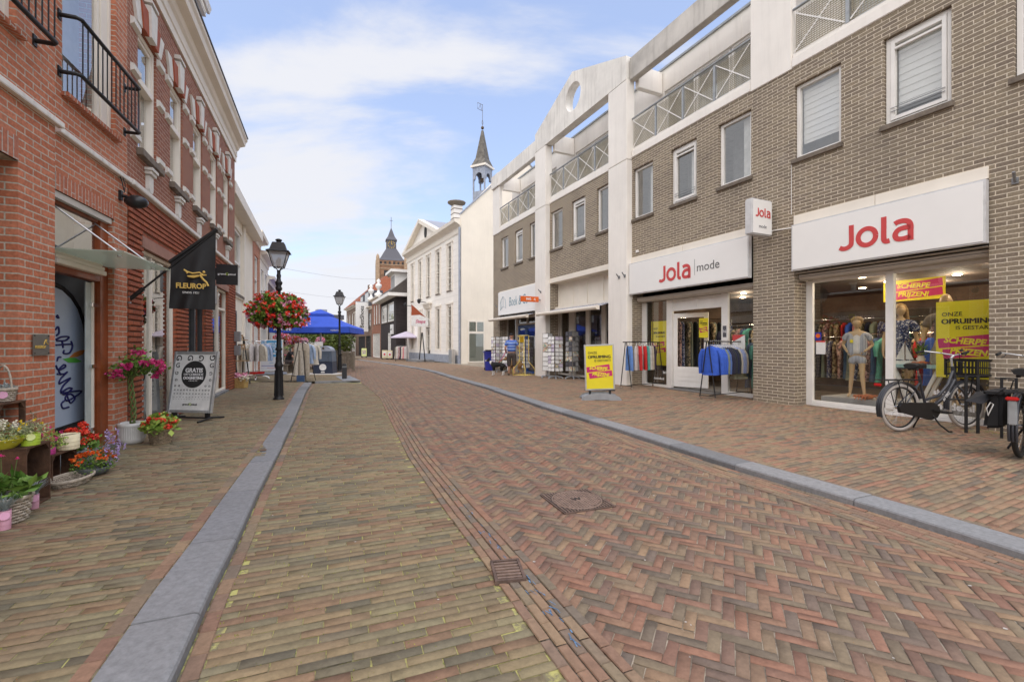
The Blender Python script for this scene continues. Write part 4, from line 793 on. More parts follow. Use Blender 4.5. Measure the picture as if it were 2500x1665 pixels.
m=NB.mb(); m.prism([(0,3.37),(.045,3.37),(.05,3.38),(.05,3.42),(.01,3.455),(0,3.455)],'x',-1.19,.36); m.prism([(.07,3.37),(.115,3.37),(.12,3.38),(.12,3.42),(.08,3.455),(.07,3.455)],'x',-6.5,-1.28); m.build('string_course','concrete_white',fb)
def fwin(u0,u1,z0,o):
    m=NB.mb(); frame_ring(m,u0,u1,z0,6.3,.06,o-.13,o-.05); m.box(u1-.21,u1-.06,o-.12,o-.06,z0,6.3); m.box(u1-.27,u1-.215,o-.12,o-.075,z0,6.3)
    w=m.build('french_window','cream_paint',fb,bevel=.004); m=NB.mb(); m.quad((u0+.06,o-.1,z0+.06),(u1-.27,o-.1,z0+.06),(u1-.27,o-.1,6.24),(u0+.06,o-.1,6.24)); m.build('pane','glass_upper',w)
    m=NB.mb(); m.quad((u0-.3,o-.5,z0-.2),(u1+.3,o-.5,z0-.2),(u1+.3,o-.5,6.4),(u0-.3,o-.5,6.4)); m.build('room','curtain',w)
    m=NB.mb(); m.box(u0-.02,u1+.03,o-.12,o+.06,z0-.05,z0-.002); m.build('sill','brick_soldier',w,bevel=.004)
    r=NB.mb(); ob=o+.17; a,c=u0-.06,u1+.22
    for z in (4.0,4.57):
        r.tube([(a,o,z),(a,ob-.03,z),(a+.03,ob,z),(c-.03,ob,z),(c,ob-.03,z),(c,o,z)],.021,8)
        for q in (a,c): r.box(q-.025,q+.025,o,o+.012,z-.05,z+.05)
    n=14
    for k in range(n): x=a+.05+(c-a-.1)*k/(n-1); r.tube([(x,ob,4.0),(x,ob,4.57)],.007,6)
    r.build('railing','black_metal',fb)
fwin(-1.07,.03,3.83,0); fwin(-2.8,-1.86,3.93,.07)
# doorway
m=NB.mb(); m.box(-.218,-.20,-.12,-.10,0,2.0); m.box(-.195,-.012,-.15,-.06,0,2.8); m.box(-1.19,-.225,-.15,-.05,2.0,2.07); m.box(-1.19,-.225,-.15,-.07,2.7,2.8); df=m.build('door_frame','wood_red',fb,bevel=.004)
m=NB.mb(); m.box(-1.185,-.05,-.06,-.01,2.73,2.795); m.build('lintel_board','shutter',fb); 
m=NB.mb(); m.box(-1.18,-.23,-.14,.02,2.07,2.12); m.box(-1.18,-.23,-.14,-.0,2.125,2.17); m.box(-1.18,-.23,-.14,-.02,2.175,2.21); m.build('roller_shutter','cream_paint',fb,bevel=.006)
m=NB.mb(); m.quad((-1.18,-.1,2.22),(-.225,-.1,2.22),(-.225,-.1,2.7),(-1.18,-.1,2.7)); m.build('transom_pane','glass_left',fb); m=NB.mb(); m.quad((-1.4,-.35,2.2),(-.1,-.35,2.2),(-.1,-.35,2.8),(-1.4,-.35,2.8)); m.build('transom_backing','room_grey',fb)
m=NB.mb(); m.quad((-1.6,-.24,0),(0.2,-.24,0),(.2,-3.5,0),(-1.6,-3.5,0)); m.quad((-1.6,-3.5,0),(.2,-3.5,0),(.2,-3.5,2.6),(-1.6,-3.5,2.6)); m.quad((.0,-.24,0),(.0,-3.5,0),(.0,-3.5,2.6),(.0,-.24,2.6)); m.quad((-1.6,-.24,0),(-1.6,-3.5,0),(-1.6,-3.5,2.6),(-1.6,-.24,2.6)); m.quad((-1.6,-.24,2.3),(.2,-.24,2.3),(.2,-3.5,2.3),(-1.6,-3.5,2.3)); m.build('entrance_hall','room_grey',fb,recalc=False)
m=NB.mb(); m.box(-1.19,-.01,-.25,.03,-.02,.035); m.build('threshold','blue_stone',fb)
# glass leaf standing open
m=NB.mb(); m.box(-.36,-.06,-.135,-.125,.03,1.98); dlf=m.build('glass_door','frosted',fb); m=NB.mb(); m.box(-.30,-.20,-.118,-.095,1.70,1.74); m.box(-.30,-.20,-.118,-.095,.98,1.02); m.box(-.30,-.20,-.118,-.095,.24,.28); m.build('hinge','chrome',dlf)
m=NB.mb(); m.box(-.255,-.225,-.122,-.105,.04,1.99); m.build('door_post','cream_paint',fb)
# side porch at the picture edge
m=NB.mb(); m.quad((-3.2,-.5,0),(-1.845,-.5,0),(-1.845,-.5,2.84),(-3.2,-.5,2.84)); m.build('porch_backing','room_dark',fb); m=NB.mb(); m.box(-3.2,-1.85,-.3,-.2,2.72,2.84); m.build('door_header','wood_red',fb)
m=NB.mb(); m.obox((-2.06,-.12,2.62),.14,.22,.12,rot=(R(25),R(8),0)); m.build('awning_end','concrete_worn',fb,bevel=.015)
# canopy of frosted glass on rods
c=NB.root('glass_canopy','frosted glass canopy on two steel rods above the flower shop doorway','canopy',u=-.62,z=2.2)
m=NB.mb(); m.box(-.63,.63,-.1,.58,0,.012); m.build('pane','glass_canopy',c); m=NB.mb()
for u in (-.42,.42):
    m.tube([(u,-.14 if u<0 else -.14,.52),(u,.46,.02)],.009,6); m.lathe([(0,-.02),(.022,-.02),(.022,.02),(0,.02)],(u,.46,0),n=8)
m.build('rod','alu',c)
# feather banner inside the doorway
fl_=NB.root('feather_banner','pale blue feather banner with navy handwriting standing inside the flower shop doorway','banner',u=-.36,out=-.27,z=0)
arc=[(.34,.36),(.345,1.0),(.33,1.25),(.27,1.5),(.16,1.68),(.02,1.80),(-.15,1.88),(-.46,1.92),(-.46,.34)]
m=NB.mb(); m.prism(arc,'y',-.004,.004); m.build('fabric','banner_blue',fl_)
m=NB.mb(); band=[(.345,.9),(.345,1.1),(.335,1.25),(.275,1.5),(.165,1.68),(.025,1.80),(-.145,1.88),(-.38,1.92)]
for (a,b),(c_,d) in zip(band,band[1:]): m.tube([(a,0,b),(c_,0,d)],.028,6)
m.tube([(.36,0,.0),(.36,0,.95)],.012,6); m.build('edge_pole','black_metal',fl_); m=NB.mb(); m.lathe([(.2,0),(.2,.015),(.03,.03),(.03,.06)],(.36,0,0),n=12); m.build('foot','black_metal',fl_)
m=NB.mb()
def stroke(pts,r=.010):
    # smooth curve through points
    P=[Vector((x,.008,z)) for x,z in pts]; out=[]
    for i in range(len(P)-1):
        p0=P[max(i-1,0)];p1=P[i];p2=P[i+1];p3=P[min(i+2,len(P)-1)]
        for k in range(5):
            t=k/5; out.append(.5*((2*p1)+(p2-p0)*t+(2*p0-5*p1+4*p2-p3)*t*t+(3*p1-p0-3*p2+p3)*t**3))
    out.append(P[-1]); m.tube(out,r,5)
bx=lambda px,py:((px-134)/77*.63-.29,1.83-(py-710)/320*1.42)
zpx=lambda a,b:bx(120+a/4.125,660+b/4.125)
for s_ in ([(75,440),(90,470),(68,455)],[(60,590),(85,560),(92,620),(70,650)],[(65,690),(120,660),(185,660),(150,700),(70,700)],[(65,745),(215,735)],[(120,700),(130,775)],[(205,705),(220,760),(190,830),(135,830),(140,800)],[(110,870),(85,870),(75,910)],[(65,950),(90,1000),(150,975),(140,950),(90,1000),(110,1050)],[(75,1040),(140,1045),(170,1030),(110,1090),(95,1140),(160,1110),(200,1100),(130,1170),(110,1230),(180,1200),(215,1215),(150,1260),(120,1240)],[(110,1240),(315,1255),(180,1330),(150,1290),(200,1265),(245,1320),(200,1360),(165,1270)],[(185,1400),(130,1400),(115,1350),(150,1320)]): stroke([zpx(a,b) for a,b in s_])
m.build('handwriting','ink_navy',fl_)
for pts,mm in (([(190,880),(240,830),(300,805),(355,800),(325,850),(270,875)],'orange_logo'),([(130,890),(190,880),(250,885),(320,930),(260,938),(180,930)],'leaf_logo')):
    m=NB.mb(); m.prism([zpx(a,b) for a,b in pts],'y',.005,.009); m.build('leaf_mark',mm,fl_)
# plaque
p=NB.root('wall_plaque','grey metal plaque with gold figure and small letters screwed to the left brick pier','plaque',u=-1.568,out=.07,z=1.16)
m=NB.mb(); m.box(-.115,.115,.012,.018,0,.19); m.build('plate','plaque',p); m=NB.mb()
for u in (-.1,.1):
    for z in (.015,.175): m.lathe([(0,0),(.008,0),(.008,.008),(0,.008)],(u,.018,z),n=8)
m.build('screw','black_metal',p); text('FLEUROP',.036,'lettering','gold',p,(-.02,-.021,.075),FL,bold=.001); m=NB.mb(); m.tube([(.03,.02,.1),(.05,.02,.14),(.07,.02,.15),(.06,.02,.12),(.09,.02,.10)],.004,5); m.build('runner_emblem','gold',p)
# black wall lamp
p=NB.root('wall_lamp','black egg shaped floodlight on the orange brick above the flag','lamp',u=.12,out=.0,z=3.10)
m=NB.mb(); m.box(-.03,.03,0,.03,-.02,.1); m.tube([(0,.02,.04),(.0,.08,.03)],.02); m.build('bracket','black_metal',p)
m=NB.mb(); m.sphere((.02,.17,-.02),.10,.13,.085,10,7); m.build('housing','black_gloss',p); m=NB.mb(); m.tube([(-.02,.01,.3),(-.03,.04,.2),(0,.05,.1)],.006); m.tube([(.01,.02,.32),(.03,.05,.18),(0,.05,.08)],.005); m.build('cable','black_metal',p)

# ================================================================ left: ornate brick building
ob=OB.root('ornate_brick_building','old dark red brick building with white quoins, painted keystones and deep white cornice','building')
WU=[(.36,1.10),(1.76,2.48),(3.18,3.90),(4.60,5.30),(6.0,6.72)]; UE=7.55
GH=[(.52,2.07,-.05,2.62,.11),(2.79,4.08,-.05,2.62,.11),(4.77,6.5,-.05,2.62,.11)]
m=OB.mb(); wall(m,0,UE,3.36,6.5,[(a,b,3.97,5.67,.13) for a,b in WU],0); m.quad((UE,0,-.05),(UE,-7,-.05),(UE,-7,7.1),(UE,0,7.1)); m.build('wall','brick_ornate',ob,recalc=False)
def ribbed():
    brickmat('brick_ribbed',(.40,.12,.06),(.28,.08,.045),(.20,.10,.065),.24,.075,.018,stain=(.8,.2,(.30,.2,.15)),bump=1.6)
ribbed(); m=OB.mb(); wall(m,0.0,UE,-.05,3.36,GH,.0)
z=.02
while z<3.32:    # bricks stand proud course by course
    for a,b in ((.0,.52),(2.07,2.79),(4.08,4.77),(6.5,UE)):
        m.box(a+.004,b-.004,-.01,.022,z,z+.048)
    if z>2.8: 
        for a,b in ((.52,2.07),(2.79,4.08),(4.77,6.5)): m.box(a,b,-.01,.022,z,z+.048)
    z+=.075
m.box(UE-.01,UE+.02,-.3,.02,.0,3.3); m.build('ground_floor_wall','brick_ribbed',ob,recalc=False)
mat('pink_stone',(.36,.19,.14),.8,nz=(5,.15)); m=OB.mb()
for a,b in ((.45,2.13),(2.72,4.15),(4.70,6.57)): m.box(a,b,-.1,.03,2.622,2.78)
m.build('lintel','pink_stone',ob)
m=OB.mb(); m.prism([(0,3.36),(.06,3.365),(.07,3.38),(.07,3.43),(.01,3.46),(0,3.46)],'x',.03,UE+.02); m.build('string_course','concrete_white',ob)
cor=[(0,6.46),(.03,6.46),(.03,6.60),(.05,6.62),(.05,6.78),(.09,6.82),(.12,6.90),(.25,6.95),(.27,7.05),(.31,7.10),(.31,7.17),(0,7.2)]
m=OB.mb(); m.prism(cor,'x',.0,UE+.08); m.build('cornice','cream_paint',ob); m=OB.mb(); m.prism([(.33,7.17),(.33,7.20),(-3.5,9.6),(-7,7.3),(-7,7.2),(0,7.2)],'x',.0,UE+.08); m.build('roof','slate',ob)
m=OB.mb(); m.box(3.0,4.2,-1.6,-.18,7.2,8.4); d=m.build('dormer','white_paint',ob); m=OB.mb(); m.box(2.9,4.3,-1.7,-.02,8.4,8.5); m.prism([(0.0,8.5),(.04,8.5),(.08,8.62),(-.1,8.62)],'x',2.9,4.34); m.build('dormer_cornice','white_paint',d); m=OB.mb(); m.box(3.15,3.55,-.18,-.165,7.5,8.25); m.box(3.65,4.05,-.18,-.165,7.5,8.25); m.build('dormer_pane','room_grey',d)
mat('stone_white',(.72,.70,.64),.75,nz=(8,.1)); mat('stone_red',(.36,.085,.035),.7,nz=(8,.12))
for a,b in WU:
    m=OB.mb(); frame_ring(m,a+.005,b-.005,3.975,5.665,.07,-.13,-.03); m.box(a+.07,b-.07,-.12,-.02,4.93,5.02)
    frame_ring(m,a+.08,b-.08,5.02,5.59,.045,-.09,-.045)
    w=m.build('window','cream_paint',ob,bevel=.004)
    m=OB.mb(); m.quad((a+.07,-.105,4.04),(b-.07,-.105,4.04),(b-.07,-.105,4.93),(a+.07,-.105,4.93)); m.quad((a+.12,-.07,5.06),(b-.12,-.07,5.06),(b-.12,-.07,5.55),(a+.12,-.07,5.55)); m.build('pane','glass_upper',w)
    m=OB.mb(); m.quad((a-.1,-.22,3.9),(b+.1,-.22,3.9),(b+.1,-.22,5.8),(a-.1,-.22,5.8)); m.build('curtain','blind',w)
    m=OB.mb(); m.box(a-.05,b+.12,-.1,.08,3.865,3.965); m.build('sill','stone_sill',w,bevel=.006)
    for z in (4.02,4.90,5.52):
        for p,q in ((a-.26,a-.005),(b+.005,b+.26)): m=OB.mb(); m.prism([(0,z),(.045,z+.03),(.045,z+.10),(0,z+.115)],'x',p,q); m.build('stone_band','stone_white',ob)
    cu=(a+b)/2; hw=(b-a)/2+.14; ex=[-1,-.62,-.22,.22,.62,1]
    for k in range(5):
        l,r_=ex[k]*hw,ex[k+1]*hw; top=6.02+(.0,.0,.1,.0,.0)[k]; sp=1.22
        m=OB.mb(); o_=.035+(.0,.02,.05,.02,.0)[k]; m.prism([(cu+l*.93,5.68),(cu+r_*.93,5.68),(cu+r_*sp,top),(cu+l*sp,top)],'y',-.01,o_); m.build('voussoir','stone_white' if k%2==0 else 'stone_red',ob)
    m=OB.mb(); m.box(cu-.14,cu+.14,0,.1,6.16,6.20); m.box(cu-.12,cu+.12,0,.08,6.20,6.24); m.build('keystone_cap','stone_white',ob)
    m=OB.mb(); m.box(cu-.13,cu+.13,0,.10,3.76,3.80); m.box(cu-.11,cu+.11,0,.08,3.71,3.755); m.prism([(cu-.08,3.50),(cu-.04,3.46),(cu+.04,3.46),(cu+.08,3.50),(cu+.08,3.70),(cu-.08,3.70)],'y',0,.05); m.build('console','stone_white',ob)
# shop windows of the optician
for a,b,z0,z1,dp in GH:
    m=OB.mb(); frame_ring(m,a,b,.06,2.62,.05,-.11,-.04)
    if a==2.79: m.box(3.4,3.48,-.11,-.03,.11,2.57); m.box(3.48,4.03,-.11,-.04,2.1,2.16)
    elif a==.52: m.box(1.05,1.09,-.11,-.05,.11,2.57)
    else: m.box(5.6,5.66,-.11,-.04,.11,2.57); m.box(5.66,6.45,-.11,-.04,2.1,2.16)
    w=m.build('shop_window','cream_paint' if a!=2.79 else 'dark_grey',ob,bevel=.004)
    m=OB.mb(); m.quad((a+.05,-.08,.11),(b-.05,-.08,.11),(b-.05,-.08,2.57),(a+.05,-.08,2.57)); m.build('pane','glass_left',w)
    m=OB.mb(); m.box(a-.02,b+.02,-.11,.04,-.04,.055); m.build('threshold','blue_stone',w)
m=OB.mb(); o0=-.12
m.quad((.1,o0,.02),(7.3,o0,.02),(7.3,-4,.02),(.1,-4,.02)); m.quad((.1,-4,.02),(7.3,-4,.02),(7.3,-4,2.8),(.1,-4,2.8)); m.quad((.1,o0,2.7),(7.3,o0,2.7),(7.3,-4,2.7),(.1,-4,2.7)); m.quad((.1,o0,0),(.1,-4,0),(.1,-4,2.8),(.1,o0,2.8)); m.quad((7.3,o0,0),(7.3,-4,0),(7.3,-4,2.8),(7.3,o0,2.8)); m.build('shop_room','room_grey',ob,recalc=False)
m=OB.mb(); m.box(.57,1.04,-.16,-.15,.1,2.5); m.build('window_screen','white_cloth',ob)
p=OB.root('shop_sign','long grey fascia sign with white letters and a green ring over the optician door','shop sign',u=3.55,out=.03,z=2.16)
m=OB.mb(); m.box(-1.35,1.2,0,.07,0,.42); m.build('board','grey_metal',p,bevel=.006)
def go(parent,sz,loc,rot,main,w=1.,y=0):
    x,yy,z=loc; c_=Matrix.Rotation(rot[2],3,'Z')
    def at_(dx): v=c_@Vector((dx*sz,0,0)); return (x+v.x,yy+v.y,z)
    text('grand',sz,'lettering',main,parent,at_(-1.62),rot,bold=sz*.01,sx=1.15); text('O',sz*1.2,'lettering','lime_tin',parent,at_(.12),rot,bold=sz*.02); text('ptical',sz,'lettering',main,parent,at_(1.6),rot,bold=sz*.01,sx=1.15)
go(p,.27,(0,-.075,.2),FL,'text_white')
p=OB.root('hanging_sign','square black sign with small white letters sticking out from the ornate brick building','shop sign',u=4.85,out=0,z=2.63)
m=OB.mb(); m.box(-.03,.03,.07,.50,0,.47); m.build('board','black_gloss',p,bevel=.004); m=OB.mb(); m.box(-.015,.015,0,.07,.1,.38); m.build('bracket','black_metal',p); go(p,.062,(-.034,-.285,.24),(R(90),0,R(-90)),'text_white')
for z,lb in ((1.32,'upper of two grey meter boxes on the brick corner by the cream building'),(.93,'lower of two grey meter boxes on the brick corner by the cream building')):
    p=OB.root('meter_box',lb,'meter box',u=7.42,out=.02,z=z,group='grey meter boxes on the brick corner'); m=OB.mb(); m.box(-.11,.11,0,.14,0,.28); m.build('case','grey_metal',p,bevel=.008); m=OB.mb(); m.box(-.09,.09,.14,.145,.03,.25); m.build('lid','grey_metal',p)
# flag on a slanting pole
p=OB.root('shop_flag','black flag with gold lettering and a gold running figure on a slanting pole','flag',u=.05,out=.0,z=1.84)
pe=(.0,1.0,1.02); m=OB.mb(); m.tube([(0,.0,0),(0,.16,.16)],.028,8); m.tube([(0,.1,.1),pe],.014,8); m.build('pole','black_metal',p)
m=OB.mb(); m.box(-.03,.03,0,.02,-.06,.06); m.build('bracket','grey_metal',p)
m=OB.mb(); n=16; k=14; vs=[];fs=[]
for i in range(n+1):
    t=i/n; y=.46+.52*t; zt=.13+y*.90; zb=-.10
    for j in range(k+1):
        s_=j/k; z=zt+(zb-zt)*s_; x=.035*sin(t*7+s_*2)*s_+.02*sin(t*15+s_*5)*s_ + .05*s_*(t-.5)
        vs.append((x,y-.02*s_,z))
for i in range(n):
    for j in range(k): q=i*(k+1)+j; fs.append((q,q+1,q+k+2,q+k+1))
m.add(vs,fs,True); mat('flag_black',(.014,.014,.015),.6,nz=(4,.3)); m.build('cloth','flag_black',p)
m=OB.mb(); m.tube([(0,.44,.53),(0,.99,1.03)],.022,8); m.build('pole_sleeve','flag_black',p)
FR_=(R(90),0,R(-90))
text('FLEUROP',.098,'lettering','gold',p,(-.055,-.70,.21),FR_,bold=.003,sx=.86); text('SINDS 1921',.04,'lettering','leaflet',p,(-.055,-.70,.12),FR_)
m=OB.mb()
for pts,r in (([(.64,.41),(.72,.385),(.80,.40),(.84,.37)],.011),([(.66,.345),(.73,.35),(.80,.36),(.88,.37)],.01),([(.80,.37),(.84,.31),(.88,.27),(.90,.22)],.014),([(.79,.35),(.73,.33),(.67,.34)],.011),([(.62,.43),(.65,.41),(.66,.38)],.012)): m.tube([(-.06,y,z) for y,z in pts],r,6)
m.sphere((-.06,.85,.41),.012,.018,.018,8,6); m.build('runner_emblem','gold',p)
# eye chart board in front
P0=G(411,1000); P1=G(528,998)
e=thing('pavement_sign','white framed pavement sign with eye test chart and black disc on a black stand','sign',(-5.33,7.48,0),R(-7)); e.scale=(.92,.92,.92)
m=MB(); bw,bh=.82,1.05; hz=.16; tl=R(-9)
def tilt(o): o.rotation_euler=(tl,0,0); o.location=(0,-.02,hz); return o
m.box(-bw/2,bw/2,-.02,.015,0,bh); tilt(m.build('board','leaflet',e)); m=MB(); frame_ring(m,-bw/2-.03,bw/2+.03,-.03,bh+.03,.05,-.03,.02); tilt(m.build('frame','alu',e,bevel=.006))
chart=empty('chart',(0,-.02,hz)); chart.parent=e; chart.rotation_euler=(tl,0,0); fr=(R(90),0,0); y0=-.024
m=MB(); m.lathe([(0,0),(.245,0),(.245,.003),(0,.003)],n=40); o=m.build('black_disc','text_dark',chart); o.rotation_euler=(R(90),0,0); o.location=(0,-.0205,.66)
text('GRATIS',.105,'lettering','text_white',chart,(0,-.026,.73),fr,bold=.003); text('UITGEBREIDE',.066,'lettering','text_white',chart,(0,-.026,.655),fr); text('OOGMETING',.066,'lettering','text_white',chart,(0,-.026,.59),fr,bold=.003); text('ervaar  uw  zicht',.026,'lettering','text_white',chart,(0,-.026,.545),fr)
rr=random.Random(3)
for row,(z,s_,n) in enumerate(((.96,.15,4),(.82,.12,2),(.68,.085,2),(.56,.065,2),(.45,.05,10),(.375,.042,12),(.31,.034,12),(.25,.022,12),(.21,.014,14))):
    xs=[-.34+.68*i/(n-1) for i in range(n)] if n>2 else [-.34,.34]
    if n==10: xs=[x for x in xs if abs(x)>.2]
    for x in xs:
        o=text('G',s_,'optotype','text_dark',chart,(x,-.0225,z),fr,bold=s_*.015,ext=.001); 
        a=rr.choice([0,90,180,270]); o.rotation_euler=(R(90),R(a),0)
go(chart,.05,(0,-.024,.12),fr,'text_dark')
m=MB(); m.box(-.36,-.30,-.03,.03,.04,.17); m.box(.30,.36,-.03,.03,.04,.17); m.box(-.42,.42,-.02,.02,.03,.055); m.tube([(-.40,-.3,.012),(-.40,0,.05),(-.40,.3,.012)],.017,8); m.tube([(.40,-.3,.012),(.40,0,.05),(.40,.3,.012)],.017,8); m.build('stand','black_metal',e)
# ================================================================ generic houses further down the street
def house(fr,name,label,u0,u1,z0,z1,wm,wins,roof=None,cornice=.2,cm='cream_paint',depth=7,sides=True,frame_m='white_paint',pane='glass_upper',fw=.07,band=None,curt='curtain'):
    b=fr.root(name,label,'building',z=0)
    m=fr.mb(); wall(m,u0,u1,z0,z1,[(a,c,d,e,.14) for a,c,d,e in wins],0)
    if sides: m.quad((u0,0,z0),(u0,-depth,z0),(u0,-depth,z1),(u0,0,z1)); m.quad((u1,0,z0),(u1,-depth,z0),(u1,-depth,z1),(u1,0,z1)); m.quad((u0,-depth,z0),(u1,-depth,z0),(u1,-depth,z1),(u0,-depth,z1))
    m.build('wall',wm,b,recalc=False)
    for a,c,d,e in wins:
        m=fr.mb(); frame_ring(m,a+.01,c-.01,d+.01,e-.01,fw,-.14,-.05)
        if e-d>1.2 and d>2.4: m.box(a+fw,c-fw,-.12,-.05,d+(e-d)*.5-.03,d+(e-d)*.5+.03)
        elif c-a>1.4: 
            for k in range(1,int((c-a)/.9)+1): x=a+(c-a)*k/(int((c-a)/.9)+1); m.box(x-.03,x+.03,-.12,-.05,d+fw,e-fw)
        w=m.build('window',frame_m,b)
        m=fr.mb(); m.quad((a,-.11,d),(c,-.11,d),(c,-.11,e),(a,-.11,e)); m.build('pane',pane,w)
        m=fr.mb(); m.quad((a-.1,-.45,d-.1),(c+.1,-.45,d-.1),(c+.1,-.45,e+.1),(a-.1,-.45,e+.1)); m.build('curtain',curt if d>2.4 or curt!='curtain' else 'room_dark',w)
        if d>2.4: m=fr.mb(); m.box(a-.06,c+.06,-.05,.08,d-.09,d); m.build('sill','stone_sill' if wm!='brick_ornate' else 'white_paint',w)
    if cornice: m=fr.mb(); m.prism([(-.05,z1-.28),(.04,z1-.28),(.06,z1-.1),(cornice,z1-.04),(cornice+.03,z1+.1),(-.05,z1+.12)],'x',u0-.05,u1+.05); m.build('cornice',cm,b)
    if roof:
        rm,rh,rd=roof; m=fr.mb(); m.prism([(.1,z1+.1),(-rd,z1+rh),(-depth,z1+.1)],'x',u0,u1); m.build('roof',rm,b)
    else: m=fr.mb(); m.box(u0,u1,-depth,-.06,z1-.1,z1+.02); m.build('roof','slate',b)
    return b
# cream low building, left
CB=Frame((-8.40,13.05),-.43,side=-1)
def CU(x,o=0): return CB.uz(x,CY,o)[0]
c1=house(CB,'cream_building','low cream rendered building with big upper windows and projecting white eaves','dummy' and 0.0,6.6,-.3,5.75,'side_plaster',[(.5,3.7,2.95,5.2),(.55,2.2,.25,2.3),(4.35,6.3,.0,2.4)],cornice=0)
m=CB.mb(); m.box(-.25,6.7,-.5,.38,5.6,5.95); m.build('eaves','cream_paint',c1,bevel=.01); m=CB.mb(); m.box(-.05,.30,0,.08,-.3,5.6); m.box(3.75,4.0,0,.08,-.3,5.6); m.box(4.05,4.3,0,.05,2.5,5.6); m.build('pilaster','cream_paint',c1)
m=CB.mb(); m.box(.3,3.75,0,.06,2.82,2.92); m.build('ledge','cream_paint',c1)
m=CB.mb(); frame_ring(m,.5,2.25,.2,2.35,.1,-.1,.05); m.build('dark_shop_frame','dark_grey',c1)
# red brick with white cornice behind
h2=house(CB,'red_brick_building','red brick building with white cornice between the cream building and the street lamp',6.62,9.2,-.4,6.0,'brick_orange',[(7.3,8.6,3.1,5.2),(7.0,8.9,.0,2.3)],cornice=.35,roof=('tile_grey',1.6,3)); m=CB.mb(); m.box(7.0,7.5,-1.3,-.8,6.1,7.4); m.build('chimney','brick_far_red',h2)
h3=house(CB,'shop_house','pale narrow shop house behind the street lamp with hanging white banner',9.25,13.0,-.5,5.6,'side_plaster',[(9.7,10.8,3.0,4.9),(11.5,12.6,3.0,4.9),(9.6,12.7,.0,2.3)],cornice=.3,roof=('tile_grey',2.0,3))
h4=house(CB,'shop_house','brown brick shop house, last one on the left side behind the blue parasol',13.05,19,-.6,4.9,'brick_far_brown',[(13.8,14.8,2.9,4.3),(15.8,16.8,2.9,4.3),(13.6,18.2,.0,2.2)],cornice=.3,roof=('tile_grey',2.4,3))
p=CB.root('hanging_banner','white vertical banner with grey curls hanging out behind the street lamp','banner',u=10.6,z=2.35); m=CB.mb(); m.box(-.01,.01,.1,.62,0,1.5); m.build('cloth','leaflet',p); m=CB.mb(); m.tube([(0,0,1.52),(0,.8,1.52)],.02); m.build('pole','grey_metal',p)
m=CB.mb(); m.tube([(-.02,.3+.1*cos(a*.5),1.0+.2*sin(a*.5)) for a in range(0,9)],.012,5); m.tube([(-.02,.4+.1*cos(a*.5),.5+.2*sin(a*.5)) for a in range(0,9)],.012,5); m.build('lettering','sign_edge',p)
p=CB.root('hanging_sign','black half-round sign sticking out above the flower ball lamp','shop sign',u=7.9,z=2.45); m=CB.mb(); m.prism([(.15+.45*(1+cos(R(a)))*1,.45*sin(R(a))) for a in range(0,181,15)],'x',-.03,.03); m.build('board','black_gloss',p); m=CB.mb(); m.tube([(0,0,.1),(0,.2,.1)],.02); m.build('bracket','black_metal',p)
# things on the cream wall
p=CB.root('round_sign','round black sign with a pale blue dot in the dark framed shop window','sign',u=1.3,out=-.1,z=1.55); m=CB.mb(); m.lathe([(0,0),(.42,0),(.42,.02),(0,.02)],n=28); o=m.build('disc','black_gloss',p); o.rotation_euler=(R(90),0,0); m=MB(); m.lathe([(0,0),(.14,0),(.14,.02),(0,.02)],n=20); o=m.build('dot','tea_blue',p); o.rotation_euler=(R(90),0,0); o.location=(0,-.02,0)

# ================================================================ white mansion with pediment (right, far)
MW=Frame((-4.0,34.9),-.538,side=1)
MW.n=-MW.n if MW.n.x>0 else MW.n
mz=-.33; ML=15.3
WX=[(1.85,2.85),(4.70,5.70),(7.45,8.42),(10.1,11.0),(12.75,13.6)]
mn=house(MW,'white_mansion','white rendered mansion with rusticated front, tall sash windows and a pediment','x' and 0,ML,mz,10.3,'white_plaster',[(a,b,5.6,9.3) for a,b in WX]+[(a,b,.72,4.3) for i,(a,b) in enumerate(WX) if i!=2]+[(7.45,8.42,2.75,4.3),(7.45,8.42,mz+.05,2.6)],cornice=.0,depth=12,frame_m='cream_paint',pane='glass_left',fw=.05,curt='room_dark')
m=MW.mb(); z=.9
while z<10: m.box(0,ML,.0,.004,z,z+.03); z+=.52
m.build('rustication_joint','stone_white',mn)
m=MW.mb()
for a,b in WX:
    for z0,z1 in ((5.5,9.45),(.62,4.45)):
        m.box(a-.22,a-.01,0,.07,z0,z1); m.box(b+.01,b+.22,0,.07,z0,z1); m.box(a-.3,b+.3,0,.1,z1,z1+.15)
m.box(6.9,9.0,0,.35,4.85,5.0); m.prism([(.0,4.45),(.15,4.5),(.3,4.85),(0,4.85)],'x',7.1,8.8); m.build('window_surround','cream_paint',mn)
m=MW.mb(); m.box(0,ML,0,.06,mz,.32); m.box(-.06,0,-12,.06,mz,.32); m.build('plinth','lead',mn)
m=MW.mb(); m.prism([(0,9.85),(.05,9.85),(.08,10.0),(.02,10.05),(.02,10.3),(.1,10.4),(.35,10.55),(.5,10.6),(.55,10.85),(0,10.9)],'x',-.1,ML+.2); m.build('cornice','cream_paint',mn)
ap=(9.6,13.15); lo=(15.5,10.85); hi=(3.9,10.85)
m=MW.mb(); m.prism([lo,hi,(ap[0],ap[1]-.25)],'y',-.05,.05); pd=m.build('pediment','white_plaster',mn)
m=MW.mb()
for (a,b) in ((lo,ap),(ap,hi)):
    d=Vector((b[0]-a[0],b[1]-a[1])).normalized(); nn=Vector((-d.y,d.x)); nn=nn if nn.y<0 else -nn
    m.prism([a,b,(b[0]+nn.x*.35,b[1]+nn.y*.35),(a[0]+nn.x*.35,a[1]+nn.y*.35)],'y',-.05,.5)
